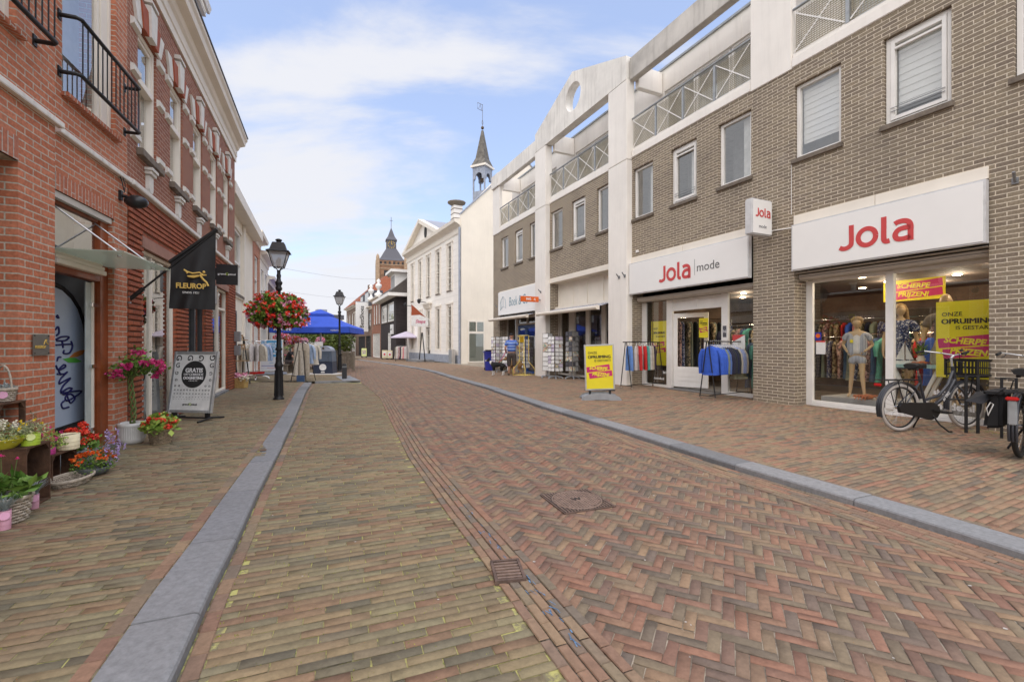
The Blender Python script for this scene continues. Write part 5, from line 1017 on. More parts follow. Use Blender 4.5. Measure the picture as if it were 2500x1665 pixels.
m.build('raking_cornice','cream_paint',mn); m=MW.mb(); m.lathe([(0,0),(.55,0),(.55,.06),(0,.06)],n=20); o=m.build('oval_window','room_dark',pd); o.rotation_euler=(R(-90),0,0); o.location=(8.6,.06,11.7); o.scale=(.6,1,1)
m=MW.mb(); m.prism([lo,hi,ap],'y',-12,-.06); m.prism([(0,10.88),(-4,14.0),(-8,10.88)],'x',0,15); m.build('roof','slate_light',mn)
# tall side gable wall
b=1.3; m=MB(); sx,sy=.8806,.4738
def sp(t,z,o=0): return None
m=MW.mb(); m.prism([(0.02,mz),(0.02,11.2),(-2.8,14.25),(-5.5,16.6),(-8.2,14.25),(-11,11.2),(-11,mz)],'x',-.25,-.02); m.build('side_gable','side_plaster',mn)
m=MW.mb(); 
for (a,c) in (((.06,11.2),(-5.5,16.66)),((-5.5,16.66),(-11.06,11.2))): m.prism([a,c,(c[0],c[1]+.12),(a[0],a[1]+.12)],'x',-.33,.06)
m.build('gable_coping','lead',mn)
m=MW.mb(); m.tube([(-.12,.12,mz),(-.12,.12,10.2)],.09,8); m.build('downpipe','lead',mn)
m=MW.mb(); u=-.27; 
for q in (-1.45,-3.0): pass
m.box(-.30,-.25,-1.95,-.5,mz+.1,3.05); sd=m.build('side_door','cream_paint',mn); m=MW.mb(); m.box(-.31,-.302,-1.17,-.62,2.2,2.93); m.box(-.31,-.302,-1.83,-1.28,2.2,2.93); m.box(-.31,-.302,-1.83,-.62,mz+.2,2.02); m.build('pane','glass_left',sd)
m=MW.mb(); m.box(-.7,-.45,.1,.32,mz-.02,.75); 
p=MW.root('utility_cabinet','grey utility cabinet against the foot of the white mansion','cabinet',u=.9,out=.35,z=mz-.02); m=MB(); m.box(-.35,.35,-.15,.15,0,1.15); m.build('body','concrete_worn',p,bevel=.02); m=MB(); m.box(-.33,.33,.15,.16,.05,1.1); m.build('door','galv',p)
p=MW.root('chimney','white brick chimney carrying a round basket, on the corner of the mansion roof','chimney',u=3.1,out=-.9,z=10.2)
p.name='chimney'; m=MW.mb(); m.box(-.38,.38,-.38,.38,.0,2.6); m.build('shaft','white_plaster',p)
m=MW.mb()
for z in (1.5,1.9,2.3): frame_=[m.box(-.40,.40,-.40,.40,z,z+.05)]
m.build('iron_band','bronze',p); m=MW.mb(); m.lathe([(.35,2.6),(.75,2.85),(.78,2.95),(.5,3.0),(0,2.95)],n=12); m.build('nest_basket','wood_old',p)
# pole and shop flag at the mansion door
p=MW.root('shop_flag','red and white pennant flag on a slanting pole beside the mansion door','flag',u=7.0,out=.02,z=3.2)
m=MW.mb(); m.tube([(0,0,0),(0,1.95,1.65)],.03); m.build('pole','white_paint',p); m=MW.mb(); m.prism([(1.86,1.56),(.45,.38),(1.1,.62),(1.86,.55)],'x',-.01,.01); m.build('red_cloth','stone_red',p); m=MW.mb(); m.prism([(1.86,.55),(1.1,.62),(.45,.38),(.32,.28),(.30,-.36),(1.0,-.45),(1.86,-.36)],'x',-.01,.01); m.build('white_cloth','leaflet',p)
text('Steps',.42,'lettering','magenta',p,(-.02,1.05,.02),(R(90),0,R(-90)),shear=.3,bold=.006)
for u in (8.3,13.0):
    p=MW.root('wall_lantern','black wall lantern on a bracket on the white mansion, '+('above the door' if u<9 else 'above the flag'),'lamp',u=u,z=5.0); m=MW.mb(); m.tube([(-.3,0,0),(-.15,.4,.1),(0,.8,.1)],.03); m.lathe([(.06,-.05),(.16,.08),(.18,.28),(.06,.4)],(0,.8,0),n=6,smooth=False); m.build('lantern','black_metal',p)
p=MW.root('easel_sign','dark wooden A frame board standing on the mansion doorstep','sign',u=7.0,out=.9,z=mz-.05); m=MW.mb()
for u in (-.9,.9): m.tube([(u,0,0),(u*.1,0,2.6)],.05); 
m.build('leg','black_metal',p)
m=MW.mb(); m.box(6.2,9.8,.05,1.6,mz-.2,mz+.12); m.build('doorstep','blue_stone',mn)
# bell turret
bt=thing('bell_turret','grey lead bell turret with arched openings, spire and weathervane behind the gable','bell tower',(-2.62,40,12.75),R(62)); bt.scale=(.84,.84,.97)
m=MB(); m.box(-.75,.75,-.75,.75,0,1.9); 
for a in (-1,1):
    for c_ in (-1,1): m.box(a*.75-.14*(a>0)*1-(0 if a>0 else 0),a*.75+.14*(a<0)*1,c_*.75-.14*(c_>0),c_*.75+.14*(c_<0),1.9,4.1)
for k in range(4):
    q=MB(); ar=[(-.61,4.1),(-.61,3.0),(-.38,3.0)]+[(-.38*cos(R(t)),3.2+.38*sin(R(t))) for t in range(0,181,20)]+[(.38,3.0),(.61,3.0),(.61,4.1)]; q.prism(ar,'y',-.75,-.66)
    R4=Matrix.Rotation(k*pi/2,3,'Z'); m.add([tuple(R4@Vector(v)) for v in q.v],q.f)
m.build('body','lead',bt); m=MB(); m.box(-.92,.92,-.92,.92,4.1,4.28); m.build('cornice','cream_paint',bt); m=MB(); m.lathe([(1.22,4.28),(.75,5.0),(.12,7.6)],n=4,smooth=False,rot=pi/4); m.build('spire','spire_lead',bt)
m=MB(); m.sphere((0,0,7.85),.16); m.build('ball','bronze',bt); m=MB(); m.tube([(0,0,7.9),(0,0,10.0)],.02); m.tube([(0,0,8.1),(.16,0,8.3),(0,0,8.6),(-.16,0,8.3),(0,0,8.1)],.012); m.tube([(0,0,9.4),(-.65,.2,9.4),(-.65,.2,9.95),(0,0,9.95)],.02); m.tube([(-.1,.03,9.45),(-.3,.1,9.9),(-.5,.15,9.5)],.02); m.build('weathervane','bronze',bt)
m=MB(); m.lathe([(.05,3.6),(.12,3.5),(.18,3.2),(.3,2.95)],n=14); m.tube([(-.7,0,3.6),(.7,0,3.6)],.03); m.build('bell','bronze',bt)
# ================================================================ far right row
def FRF(xa,Ya,xb,Yb): return Frame(((xa-CX)/F*Ya,Ya),q=((xb-CX)/F*Yb,Yb),side=1)
D1=FRF(966.7,49.5,929.7,59.3); L1=D1.len
def ZZ(y,Y): return H+(CY-y)*Y/F
dk=house(D1,'dark_brick_shop','dark brown brick shop with white framed windows, tiled roof and white dormer',0,L1,-.8,6.4,'brick_dark',[(1.3,L1*.52,3.8,6.0),(L1*.56,L1-.4,3.8,6.0),(3.2,5.4,-.4,2.5)],cornice=0,depth=9,fw=.18)
m=D1.mb(); m.box(-.9,L1+.4,-9.5,1.0,6.4,6.75); m.build('eaves','white_paint',dk); m=D1.mb(); m.prism([(.9,6.75),(-4,10.8),(-9.4,6.75)],'x',-.7,L1+.3); m.build('roof','tile_grey',dk)
m=D1.mb(); m.box(1.6,4.4,-2.6,-.2,7.2,9.3); q=m.build('dormer','white_paint',dk); m=D1.mb(); m.box(1.1,4.9,-2.8,.35,9.3,9.6); m.build('dormer_roof','white_paint',q); m=D1.mb(); m.box(1.9,2.9,-.2,-.17,7.6,9.0); m.box(3.1,4.1,-.2,-.17,7.6,9.0); m.build('dormer_pane','room_grey',q)
p=D1.root('shop_sign','small white square sign on the dark brick shop front','shop sign',u=2.6,z=2.3); m=D1.mb(); m.box(-1.2,.2,0,.15,0,1.1); m.build('board','leaflet',p); text('marlies',.35,'lettering','text_dark',p,(-.5,.17,.55),FACE)
A2=(908,66); D2=FRF(929.7,59.3,*A2); L2=D2.len
nb=house(D2,'narrow_crested_house','narrow red brick house with white gutter and two white roof urns',0,L2,-.9,7.4,'brick_far_red',[(.9,1.9,3.9,6.6),(2.9,3.9,3.9,6.6),(4.9,5.9,3.9,6.6),(.6,L2-.6,-.7,2.6)],cornice=.5,depth=8,roof=('tile_grey',2.2,3))
m=D2.mb()
for u in (.5,L2-.6): m.lathe([(.5,7.5),(.55,7.8),(.2,8.0),(.15,8.4),(.4,8.7),(.4,9.0),(.15,9.2),(.3,9.5),(.05,9.8)],(u,.2,0),n=12)
m.build('roof_urn','white_paint',nb)
D3=FRF(908,66,870,80); L3=D3.len
b3=house(D3,'gabled_shop_house','brown brick shop house with black framed dormers and dark shutters',0,L3,-1.1,6.6,'brick_far_brown',[(1.2,3.2,3.4,5.8),(4.4,7.4,3.4,5.8),(8.6,11.0,3.4,5.8),(1.0,5.4,-.8,2.4),(6.2,L3-2.5,-.8,2.4)],cornice=.5,depth=8,roof=('tile_grey',3.2,4),frame_m='dark_grey')
m=D3.mb(); m.box(1.2,5.0,-1.8,.2,6.9,9.2); m.box(6.5,9.5,-1.8,.2,6.9,9.0); q=m.build('dormer','slate',b3); m=D3.mb(); m.box(1.5,4.7,.2,.25,7.3,8.9); m.box(6.8,9.2,.2,.25,7.3,8.7); m.build('dormer_pane','glass_upper',q)
p=D3.root('hanging_banner','white vertical hanging banner with black letters over the far pavement','banner',u=2.0,z=3.0); m=D3.mb(); m.box(-.04,.04,.2,2.0,0,4.4); m.build('cloth','leaflet',p); m=D3.mb(); m.tube([(0,0,4.45),(0,2.1,4.45)],.05); m.build('pole','grey_metal',p); text('BestShoes',.8,'lettering','text_dark',p,(-.06,1.1,2.2),(R(90),R(-90),R(-90)),bold=.01)
D4=FRF(870,80,846,92); L4=D4.len
b4=house(D4,'corner_house','corner house with steep orange tiled roof at the bend of the street',0,L4,-1.4,8.0,'brick_far_brown',[(1,2.5,3.5,6.8),(4,5.5,3.5,6.8),(8,9.5,3.5,6.8),(11,12.5,3.5,6.8),(1,6,-1.1,2.4),(7,12,-1.1,2.4)],cornice=.5,depth=12)
m=D4.mb(); vs=[(-.4,.6,8.1),(L4+.4,.6,8.1),(L4+.4,-12.4,8.1),(-.4,-12.4,8.1),(L4*.30,-6,14.3),(L4*.7,-6,14.3)]; m.add(vs,[(0,1,5,4),(1,2,5),(2,3,4,5),(3,0,4)]); m.build('hip_roof','tile_orange',b4); m=D4.mb(); m.box(L4-2,L4-1,-5,-4,9,13.2); m.build('chimney','brick_far_brown',b4)
m=D4.mb()
for i in range(3): m.lathe([(1.2,0),(1.2,.3)],(0,0,0),n=3)
m=None
# church tower behind
ct=thing('church_tower','brown brick church tower with slate spire, clock lantern and small corner turrets','church tower',((955-CX)/F*140,140,-2),R(18))
hw=4.1; m=MB(); m.box(-hw,hw,-hw,hw,0,28.2); m.build('shaft','church_brick',ct)
mat('church_stone',(.42,.30,.20),.85,nz=(2,.2)); m=MB()
for z in (26.8,25.6,20.5,15): m.box(-hw-.15,hw+.15,-hw-.15,hw+.15,z,z+.25)
for sx_,sy_ in ((-1,-1),(1,-1),(-1,1),(1,1)): m.box(sx_*hw-.5,sx_*hw+.5,sy_*hw-.5,sy_*hw+.5,0,28.4); m.lathe([(.5,28.4),(.45,29.4),(.1,30)],(sx_*hw,sy_*hw,0),n=8)
m.build('stone_trim','church_stone',ct); m=MB()
for k in range(6): x=-3.2+k*1.28; m.box(x-.3,x+.3,-hw-.02,hw+.02,26.95,27.9); m.box(-hw-.02,hw+.02,x-.3,x+.3,26.95,27.9)
for x in (-1.6,1.6): m.box(x-.7,x+.7,-hw-.06,-hw+.05,20.9,25.2); m.box(-hw-.06,-hw+.05,x-.7,x+.7,20.9,25.2)
m.build('louvre_opening','room_dark',ct); m=MB(); m.lathe([(5.6,28.3),(4.6,29.1),(3.2,31.0),(2.1,32.4)],n=4,smooth=False,rot=pi/4); m.lathe([(2.35,35.1),(1.5,36.1),(.7,37.8),(.1,39.0)],n=4,smooth=False,rot=pi/4); m.box(-1.45,1.45,-1.45,1.45,32.3,35.0); m.box(-1.68,1.68,-1.68,1.68,34.9,35.15); m.build('slate_roof','slate',ct)
m=MB()
for k in range(12):
    a=k*pi/6; m.obox((1.0*sin(a),-1.5,33.6+1.0*cos(a)),.15,.05,.34,rot=(0,a,0)); m.obox((-1.5,1.0*sin(a),33.6+1.0*cos(a)),.05,.15,.34,rot=(-a,0,0))
m.tube([(0,-1.52,33.6),(0,-1.52,34.4)],.08); m.tube([(0,-1.52,33.6),(.5,-1.52,33.7)],.09); m.build('clock_face','gold',ct); m=MB(); m.tube([(0,0,39),(0,0,42.4)],.07); m.tube([(-.5,0,41.3),(.5,0,41.3)],.06); m.build('cross','bronze',ct)
# far end of the street
g1=Frame(((760-CX)/F*112,112),q=((836-CX)/F*118,118),side=-1)
gb=house(g1,'grey_apartment_block','grey flat roofed block with dark roof edge closing the street beyond the parasol',0,g1.len,-1.6,8.2,'side_plaster',[(1+k*1.7,2+k*1.7,4.2,6.8) for k in range(4)],cornice=0,depth=8)
m=g1.mb(); m.box(-.3,g1.len+.3,-8.3,.3,7.4,8.6); m.build('roof_edge','slate',gb); m=g1.mb(); m.box(2.8,5,-4,-2,8.6,10); m.build('roof_unit','lead',gb)
g2=Frame(((640-CX)/F*58,58),q=((850-CX)/F*84,84),side=-1)
house(g2,'brown_brick_row','low brown brick row with pale doors closing the square behind the terrace',0,g2.len,-1.2,4.4,'brick_far_brown',[(3+k*3.2,4.6+k*3.2,-.9,1.6) for k in range(10)],cornice=.3,depth=8,fw=.14)
leafmat('leaf_tree',(.05,.075,.015),(.13,.17,.03)); leafmat('leaf_pale',(.16,.19,.06),(.36,.36,.14))
def tree(x,y,Y,r,hgt,label,lm='leaf_tree',n=2600,ls=.32):
    X=(x-CX)/F*Y; t=thing('broadleaf_tree',label,'tree',(X,Y,zg(Y)-.1)); rr=random.Random(int(x)); m=MB()
    m.tube([(0,0,0),(.05,0,hgt*.35),(.1,.1,hgt*.6)],[.22,.16,.08],8); pts=[]
    for k in range(9):
        a=k*2.4; q=Vector((cos(a)*r*.6,sin(a)*r*.6,hgt*(.5+.05*k))); m.tube([(0,0,hgt*.35),tuple(q*.5+Vector((0,0,hgt*.22))),tuple(q)],[.1,.06,.02],6)
        cr=r*rr.uniform(.4,.6)
        for _ in range(n//9):
            v=Vector((rr.gauss(0,1),rr.gauss(0,1),rr.gauss(0,1))).normalized()*cr*(rr.random()**.35); pts.append((q.x+v.x,q.y+v.y,q.z+v.z*.8))
    m.build('trunk','bark',t); m=MB(); m.leaves(pts,ls,asp=.7); m.build('crown',lm,t)
tree(757,0,80,3.0,7.6,'pale yellow green tree showing above the blue parasol','leaf_pale'); tree(765,0,52,3.6,3.4,'dark green tree seen under the parasol, left of its pole'); tree(800,0,55,3.0,2.8,'dark green tree seen under the parasol, right of its pole')
tree(990,0,108,4,7,'small round tree far away at the end of the street','leaf_tree',900)
# wires across the street
p=thing('overhead_wire','thin upper wire hung across the street between the houses','wire',at(690,655,24)); m=MB(); a=Vector(at(690,655,24)); b_=Vector(at(1000,672,45)); m.tube([tuple((a.lerp(b_,t/10)-a)+Vector((0,0,-.5*sin(pi*t/10)))) for t in range(11)],.006,4); m.build('cable','grey_metal',p)
p=thing('overhead_wire','thin lower wire hung across the street between the houses','wire',at(700,712,30)); m=MB(); a=Vector(at(700,712,30)); b_=Vector(at(960,722,52)); m.tube([tuple((a.lerp(b_,t/10)-a)+Vector((0,0,-.4*sin(pi*t/10)))) for t in range(11)],.006,4); m.build('cable','grey_metal',p)
# ================================================================ street lamps
def lamp_post(loc,label,s=1.0,rz=.35):
    t=thing('street_lamp',label,'street lamp',loc,rz,group='old style street lamps')
    m=MB(); P=[(.115,0),(.115,.03),(.09,.05),(.085,.10),(.078,.45),(.070,.70),(.088,.74),(.092,.78),(.07,.83),(.064,.88),(.07,.93),(.052,.98),(.062,1.02),(.052,1.06),(.05,1.10),(.082,1.13),(.06,1.16),(.047,1.2),(.044,1.9),(.042,2.45),(.06,2.47),(.07,2.52),(.05,2.56),(.075,2.62),(.078,2.65),(.05,2.68),(.04,2.74),(.05,2.80),(.036,2.84),(.04,2.92)]
    m.lathe([(r*s,z*s) for r,z in P],n=18); m.build('pole','black_metal',t)
    m=MB()
    for k in range(8): a=k*pi/4; m.tube([(.088*s*cos(a),.088*s*sin(a),.08*s),(.074*s*cos(a),.074*s*sin(a),.66*s)],.012*s,5)
    m.build('fluting','black_metal',t)
    L=empty('lantern',(0,0,2.9*s)); L.parent=t; m=MB(); b,tp=.10*s,.195*s; z0,z1=.08*s,.42*s
    cs=[(-1,-1),(1,-1),(1,1),(-1,1)]
    for i,(a,c) in enumerate(cs):
        a2,c2=cs[(i+1)%4]; m.tube([(a*b,c*b,z0),(a*tp,c*tp,z1)],.010*s,6); m.tube([(a*b,c*b,z0),(a2*b,c2*b,z0)],.009*s,6); m.tube([(0,0,0),(a*b*.8,c*b*.8,z0)],.009*s,6)
    m.build('lantern_frame','black_metal',L)
    m=MB()
    for i,(a,c) in enumerate(cs):
        a2,c2=cs[(i+1)%4]; m.quad((a*b,c*b,z0),(a2*b,c2*b,z0),(a2*tp,c2*tp,z1),(a*tp,c*tp,z1))
    m.build('lantern_glass','lamp_glass',L)
    m=MB(); q=math.sqrt(2); m.lathe([(.235*s*q,z1),(.235*s*q,z1+.015*s),(.17*s*q,z1+.05*s),(.12*s*q,z1+.21*s),(.10*s*q,z1+.22*s)],n=4,smooth=False,rot=pi/4); m.lathe([(.045*s,z1+.22*s),(.05*s,z1+.25*s),(.07*s,z1+.27*s),(.07*s,z1+.29*s),(.03*s,z1+.31*s),(0,z1+.315*s)],n=12); m.build('lantern_roof','black_metal',L)
    m=MB(); m.lathe([(.03,.0),(.05*s,.12*s),(.05*s,.2*s),(0,.25*s)],n=10,c=(0,0,z0*0+.06*s)); m.build('bulb','leaflet',L); return t
def milk():
    m=glassmat('lamp_glass',.10,(.8,.8,.8)); nt=m.node_tree; mx=[n for n in nt.nodes if n.type=='MIX_SHADER'][0]; L=nt.links.new
    d=N(nt,'ShaderNodeBsdfTranslucent'); d.inputs[0].default_value=(.85,.85,.85,1); d2=N(nt,'ShaderNodeBsdfDiffuse'); d2.inputs[0].default_value=(.8,.8,.8,1); m2=N(nt,'ShaderNodeMixShader'); m2.inputs[0].default_value=.5; L(d.outputs[0],m2.inputs[1]); L(d2.outputs[0],m2.inputs[2])
    m3=N(nt,'ShaderNodeMixShader'); m3.inputs[0].default_value=.55; out=[n for n in nt.nodes if n.type=='OUTPUT_MATERIAL'][0]; L(mx.outputs[0],m3.inputs[1]); L(m2.outputs[0],m3.inputs[2]); L(m3.outputs[0],out.inputs[0])
milk()
LP=(-5.28,10.2,0); lamp_post(LP,'tall black street lamp carrying the big ball of geraniums',1.0)
p2=G(829,907); lamp_post((p2[0],p2[1],p2[2]),'smaller looking black street lamp by the wooden terrace fence',1.12,.2)
leafmat('geranium_leaf',(.06,.13,.015),(.24,.36,.06)); leafmat('petal_red',(.60,.02,.015),(.85,.10,.05)); leafmat('petal_pink',(.70,.22,.38),(.85,.48,.60)); leafmat('petal_magenta',(.50,.02,.14),(.72,.10,.28)); leafmat('petal_orange',(.62,.07,.01),(.75,.16,.02)); leafmat('petal_lilac',(.35,.25,.55),(.5,.4,.65)); leafmat('petal_white',(.7,.66,.5),(.8,.75,.6)); leafmat('petal_yellow',(.65,.45,.02),(.75,.55,.05))
leafmat('leaf_mid',(.06,.14,.02),(.20,.32,.06)); leafmat('leaf_lime',(.16,.28,.04),(.38,.48,.10)); leafmat('leaf_varieg',(.14,.20,.07),(.52,.52,.28)); leafmat('leaf_grey',(.22,.27,.26),(.42,.47,.46)); leafmat('leaf_dark',(.03,.07,.02),(.08,.14,.03))
def flower_ball(loc,rx,rz,label,nl=3400,nb=(210,120),bs=.062,seed=1,group=None,name='flower_ball'):
    rr=random.Random(seed); t=thing(name,label,'flower basket',loc,0,group)
    def shell(n,a,b):
        o=[]
        for _ in range(n):
            v=Vector((rr.gauss(0,1),rr.gauss(0,1),rr.gauss(0,1))).normalized(); k=rr.uniform(a,b)*(1+.11*sin(5*v.x+seed)*cos(4*v.z+2)+rr.gauss(0,.035)); z=v.z*rz*k; 
            if z<-rz*.62: z=-rz*.62-(abs(z)-rz*.62)*.4
            o.append((v.x*rx*k,v.y*rx*k,z))
        return o
    m=MB(); m.leaves(shell(nl,.55,.98),.085*rx/.64,up=.2,asp=.85); m.build('foliage','geranium_leaf',t)
    m=MB(); m.blooms(shell(nb[0],.92,1.04),bs,9); m.build('red_flowers','petal_red',t); m=MB(); m.blooms(shell(nb[1],.92,1.03),bs,8); m.build('pink_flowers','petal_pink',t)
    m=MB(); m.lathe([(rx*.25,-rz*.72),(rx*.62,-rz*.35),(rx*.72,-rz*.05)],n=20); m.build('basket','dark_grey',t); return t
flower_ball((LP[0],LP[1],1.97),.63,.44,'huge ball of red and pink geraniums ringed around the black street lamp',seed=4)
for i,(x,y,Y,r) in enumerate(((690,829,24,.42),(721,832,30,.40),(742,833,34,.30),(782,831,33,.30))):
    P=at(x,y,Y); flower_ball(P,r,r*.8,['pink flower basket just right of the lamp pole, beyond the blue poster','red and pink flower basket hanging over the terrace','small pink flower ball left of the parasol pole','small pink flower ball on the parasol pole'][i],350,(70,80) if i<2 else (10,150),.07,seed=9+i,name='flower_basket')
    c=[o for o in COL.objects if o.parent and o.parent.name.startswith('flower_basket') and o.name.startswith('basket')]
    m=MB(); m.tube([(0,0,.3),(0,0,1.0)],.01,5); m.tube([(0,0,-2.0),(0,0,-.2)],.03,6); m.build('post','black_metal',[o for o in COL.objects if o.name.startswith('flower_basket')][-1])
# ================================================================ blue parasol and terrace
ux,uy,uz_=at(783,890,27.5); PZ=zg(27.5)
t=thing('parasol','big blue square parasol with small top vent and white lettering over the terrace','parasol',(ux,uy,PZ),R(8))
hh=2.15; ze=2.42; za=3.32; m=MB()
for k in range(4):
    R4=Matrix.Rotation(k*pi/2,3,'Z'); n=6
    vs=[];fs=[]
    for i in range(n+1):
        f=i/n; r=hh*f+.25*(1-f); z=za+(ze-za)*f-.06*sin(pi*f)
        for j in range(7):
            s_=j/6*2-1; vs.append(tuple(R4@Vector((r*s_,-r,z-.03*(1-s_*s_)*f))))
    for i in range(n):
        for j in range(6): q=i*7+j; fs.append((q,q+1,q+8,q+7))
    m.add(vs,fs,True)
    vs=[];fs=[]
    for i in range(3):
        for j in range(7): s_=j/6*2-1; vs.append(tuple(R4@Vector((hh*s_,-hh-.0-.01*i,ze-.03*(1-s_*s_)-i*.16-.02*(i==2)*abs(s_)))))
    for i in range(2):
        for j in range(6): q=i*7+j; fs.append((q,q+1,q+8,q+7))
    m.add(vs,fs)
m.build('canopy','blue_cloth',t,recalc=False); m=MB()
m.lathe([(.88,3.25),(.1,3.52),(0,3.54)],n=4,smooth=False,rot=pi/4,cap=False); m.lathe([(.89,3.13),(.88,3.25)],n=4,smooth=False,rot=pi/4,cap=False); m.build('vent_cap','blue_cloth',t)
m=MB(); m.tube([(0,0,0),(0,0,3.3)],.055,10); m.build('pole','alu',t); m=MB()
for k in range(8):
    a=k*pi/4; r=hh*(1.38 if k%2 else 1.0); m.tube([(0,0,3.15),(r*.97*cos(a),r*.97*sin(a),ze-.05)],.018,5)
m.build('rib','grey_metal',t); text('MARTINI',.24,'lettering','text_white',t,(-1.45,-hh-.03,ze-.16),FL,bold=.006); text('trattoria',.14,'lettering','text_white',t,(1.35,-hh-.05,ze-.2),FL)
m=MB(); m.box(-.4,.4,-.4,.4,0,.12); m.build('base','concrete_worn',t)
# wooden fence
def fence(a,b,label):
    fr=Frame((a[0],a[1]),q=(b[0],b[1]),side=1,z=zg(a[1])); t=fr.root('terrace_fence',label,'fence',z=zg(a[1])); L=fr.len; m=fr.mb()
    for z in (.22,.80): m.box(0,L,-.02,.02,z,z+.07)
    m.box(-.03,L+.03,-.05,.05,.90,.94); m.build('rail','wood_old',t); m=fr.mb(); u=.12
    while u<L: m.box(u-.035,u+.035,.02,.04,.15,.90); u+=.22
    m.build('picket','wood_old',t)
    n=max(2,int(L/1.4)+1)
    for k in range(n): m=fr.mb(); x=L*k/(n-1); m.box(x-.05,x+.05,-.05,.05,0,1.0); m.build('post','wood_old',t,bevel=.006)
    return t
f0=G(868,905); f1=G(815,898); fence((f0[0],f0[1]-0.3),(f0[0]-1.7,f0[1]+.35),'weathered wooden fence panel facing the street, right of the grey bin'); fence((f0[0]-.02,f0[1]-.2),(f0[0]-2.6,f0[1]+4.2),'weathered wooden fence side running back along the road')
# terrace things: tables, chairs, planters
def bistro_chair(loc,rz,label):
    t=thing('terrace_chair',label,'chair',loc,rz,group='dark chairs on the terrace'); m=MB(); m.box(-.22,.22,-.22,.22,.43,.47); m.build('seat','plastic_black',t); m=MB(); m.box(-.21,.21,.19,.22,.5,.86); m.build('backrest','plastic_black',t)
    for a in(-1,1):
        for b in(-1,1): m=MB(); m.tube([(a*.2,b*.2,0),(a*.18,b*.18,.44)],.015,6); m.build('leg','black_metal',t)
    m=MB(); m.tube([(-.2,.2,.45),(-.2,.22,.86)],.014,6); m.tube([(.2,.2,.45),(.2,.22,.86)],.014,6); m.build('back_frame','black_metal',t); return t
def table(loc,label):
    t=thing('terrace_table',label,'table',loc,0,group='round tables on the terrace'); m=MB(); m.lathe([(0,.72),(.38,.72),(.38,.75),(0,.75)],n=24); m.build('table_top','wood_old',t); m=MB(); m.tube([(0,0,0),(0,0,.72)],.03); m.lathe([(.25,0),(.25,.02),(.03,.05)],n=16); m.build('pedestal','black_metal',t); return t
tb=[(-11.2,24.5),(-10.6,27.3),(-13.2,27.0),(-12.6,24.0)]
for i,(x,y) in enumerate(tb):
    table((x,y,zg(y)),'round dark table on the terrace behind the wooden fence')
    for k in range(2): a=k*pi+.6*i; bistro_chair((x+.62*cos(a),y+.62*sin(a),zg(y)),a-pi/2,'dark bistro chair at a terrace table behind the fence')
def planter(loc,label,col,n=60,w=.9):
    t=thing('flower_planter',label,'planter',loc,.1); m=MB(); m.box(-w/2,w/2,-.18,.18,0,.35); m.build('trough','wood_old',t); rr=random.Random(int(loc[0]*10)); pts=[(rr.uniform(-w/2,w/2),rr.uniform(-.2,.2),.38+rr.random()*.2) for _ in range(160)]; m=MB(); m.leaves(pts,.12); m.build('foliage','leaf_mid',t); m=MB(); m.blooms([(p[0],p[1],p[2]+.08) for p in pts[:n]],.09,7); m.build('flowers',col,t)
planter(G(810,885),'trough of pink and yellow flowers on the terrace right of the bin','petal_pink')
planter(G(705,884),'trough of mixed flowers behind the seated man','petal_magenta',80,1.4)
# white partition frames at the back of the terrace
for i,(x,y) in enumerate(((700,893),(722,890),(744,889))):
    p=G(x,y); t=thing('white_partition',['white wooden partition frame behind the seated man, leftmost','white wooden partition frame behind the seated man, middle','white wooden partition frame behind the trousers rack'][i],'partition',(p[0],p[1]+2,zg(p[1]+2)),.15)
    m=MB(); frame_ring(m,-.6,.6,.05,1.15,.06,-.02,.02); m.build('frame','white_paint',t)
# recycling bin
p=G(794,912.5); t=thing('waste_container','dark blue grey street waste container with pale round disc and rounded top','waste container',p,R(6))
m=MB(); w=.42; m.prism([(-w,0),(w,0),(w*.93,.55),(-w*.93,.55)],'y',-.35,.35); m.build('lower_body','bin_navy',t,bevel=.01); m=MB(); m.prism([(-w*.93,.552),(w*.93,.552),(w*.86,1.02),(-w*.86,1.02)],'y',-.35,.35); m.build('upper_body','steel_bin',t,bevel=.01)
m=MB(); m.prism([(-w*.88,1.022),(w*.88,1.022),(w*.88,1.05),(-w*.88,1.05)],'y',-.37,.37); m.prism([(-w*.8,1.052)]+[(-w*.8*cos(R(a)),1.052+.2*sin(R(a))) for a in range(10,171,10)]+[(w*.8,1.052)],'y',-.3,.3); m.build('lid','lead',t); m=MB(); m.lathe([(0,0),(.15,0),(.15,.006),(0,.006)],n=24); o=m.build('round_sticker','leaflet',t); o.rotation_euler=(R(90),0,0); o.location=(0,-.353,.31)
m=MB(); frame_ring(m,-.24,.26,.56,.93,.012,-.356,-.35); m.box(.2,.23,-.36,-.35,.72,.76); m.build('hatch','dark_grey',t); m=MB(); m.lathe([(0,0),(.05,0),(.05,.006),(0,.006)],n=14); o=m.build('emblem','bronze',t); o.rotation_euler=(R(90),0,0); o.location=(0,-.305,1.15); m=MB(); m.box(-.08,.08,-.356,-.35,.07,.12); m.build('label_plate','leaflet',t)
m=MB(); m.box(-1.2,.9,-.9,.4,-.06,.03); 
t=thing('concrete_slab','low pale concrete slab under the grey waste container','slab',(p[0]-.1,p[1]-.3,p[2])); m=MB(); m.box(-1.3,.95,-.55,.5,-.04,.03); m.build('slab','concrete_worn',t)
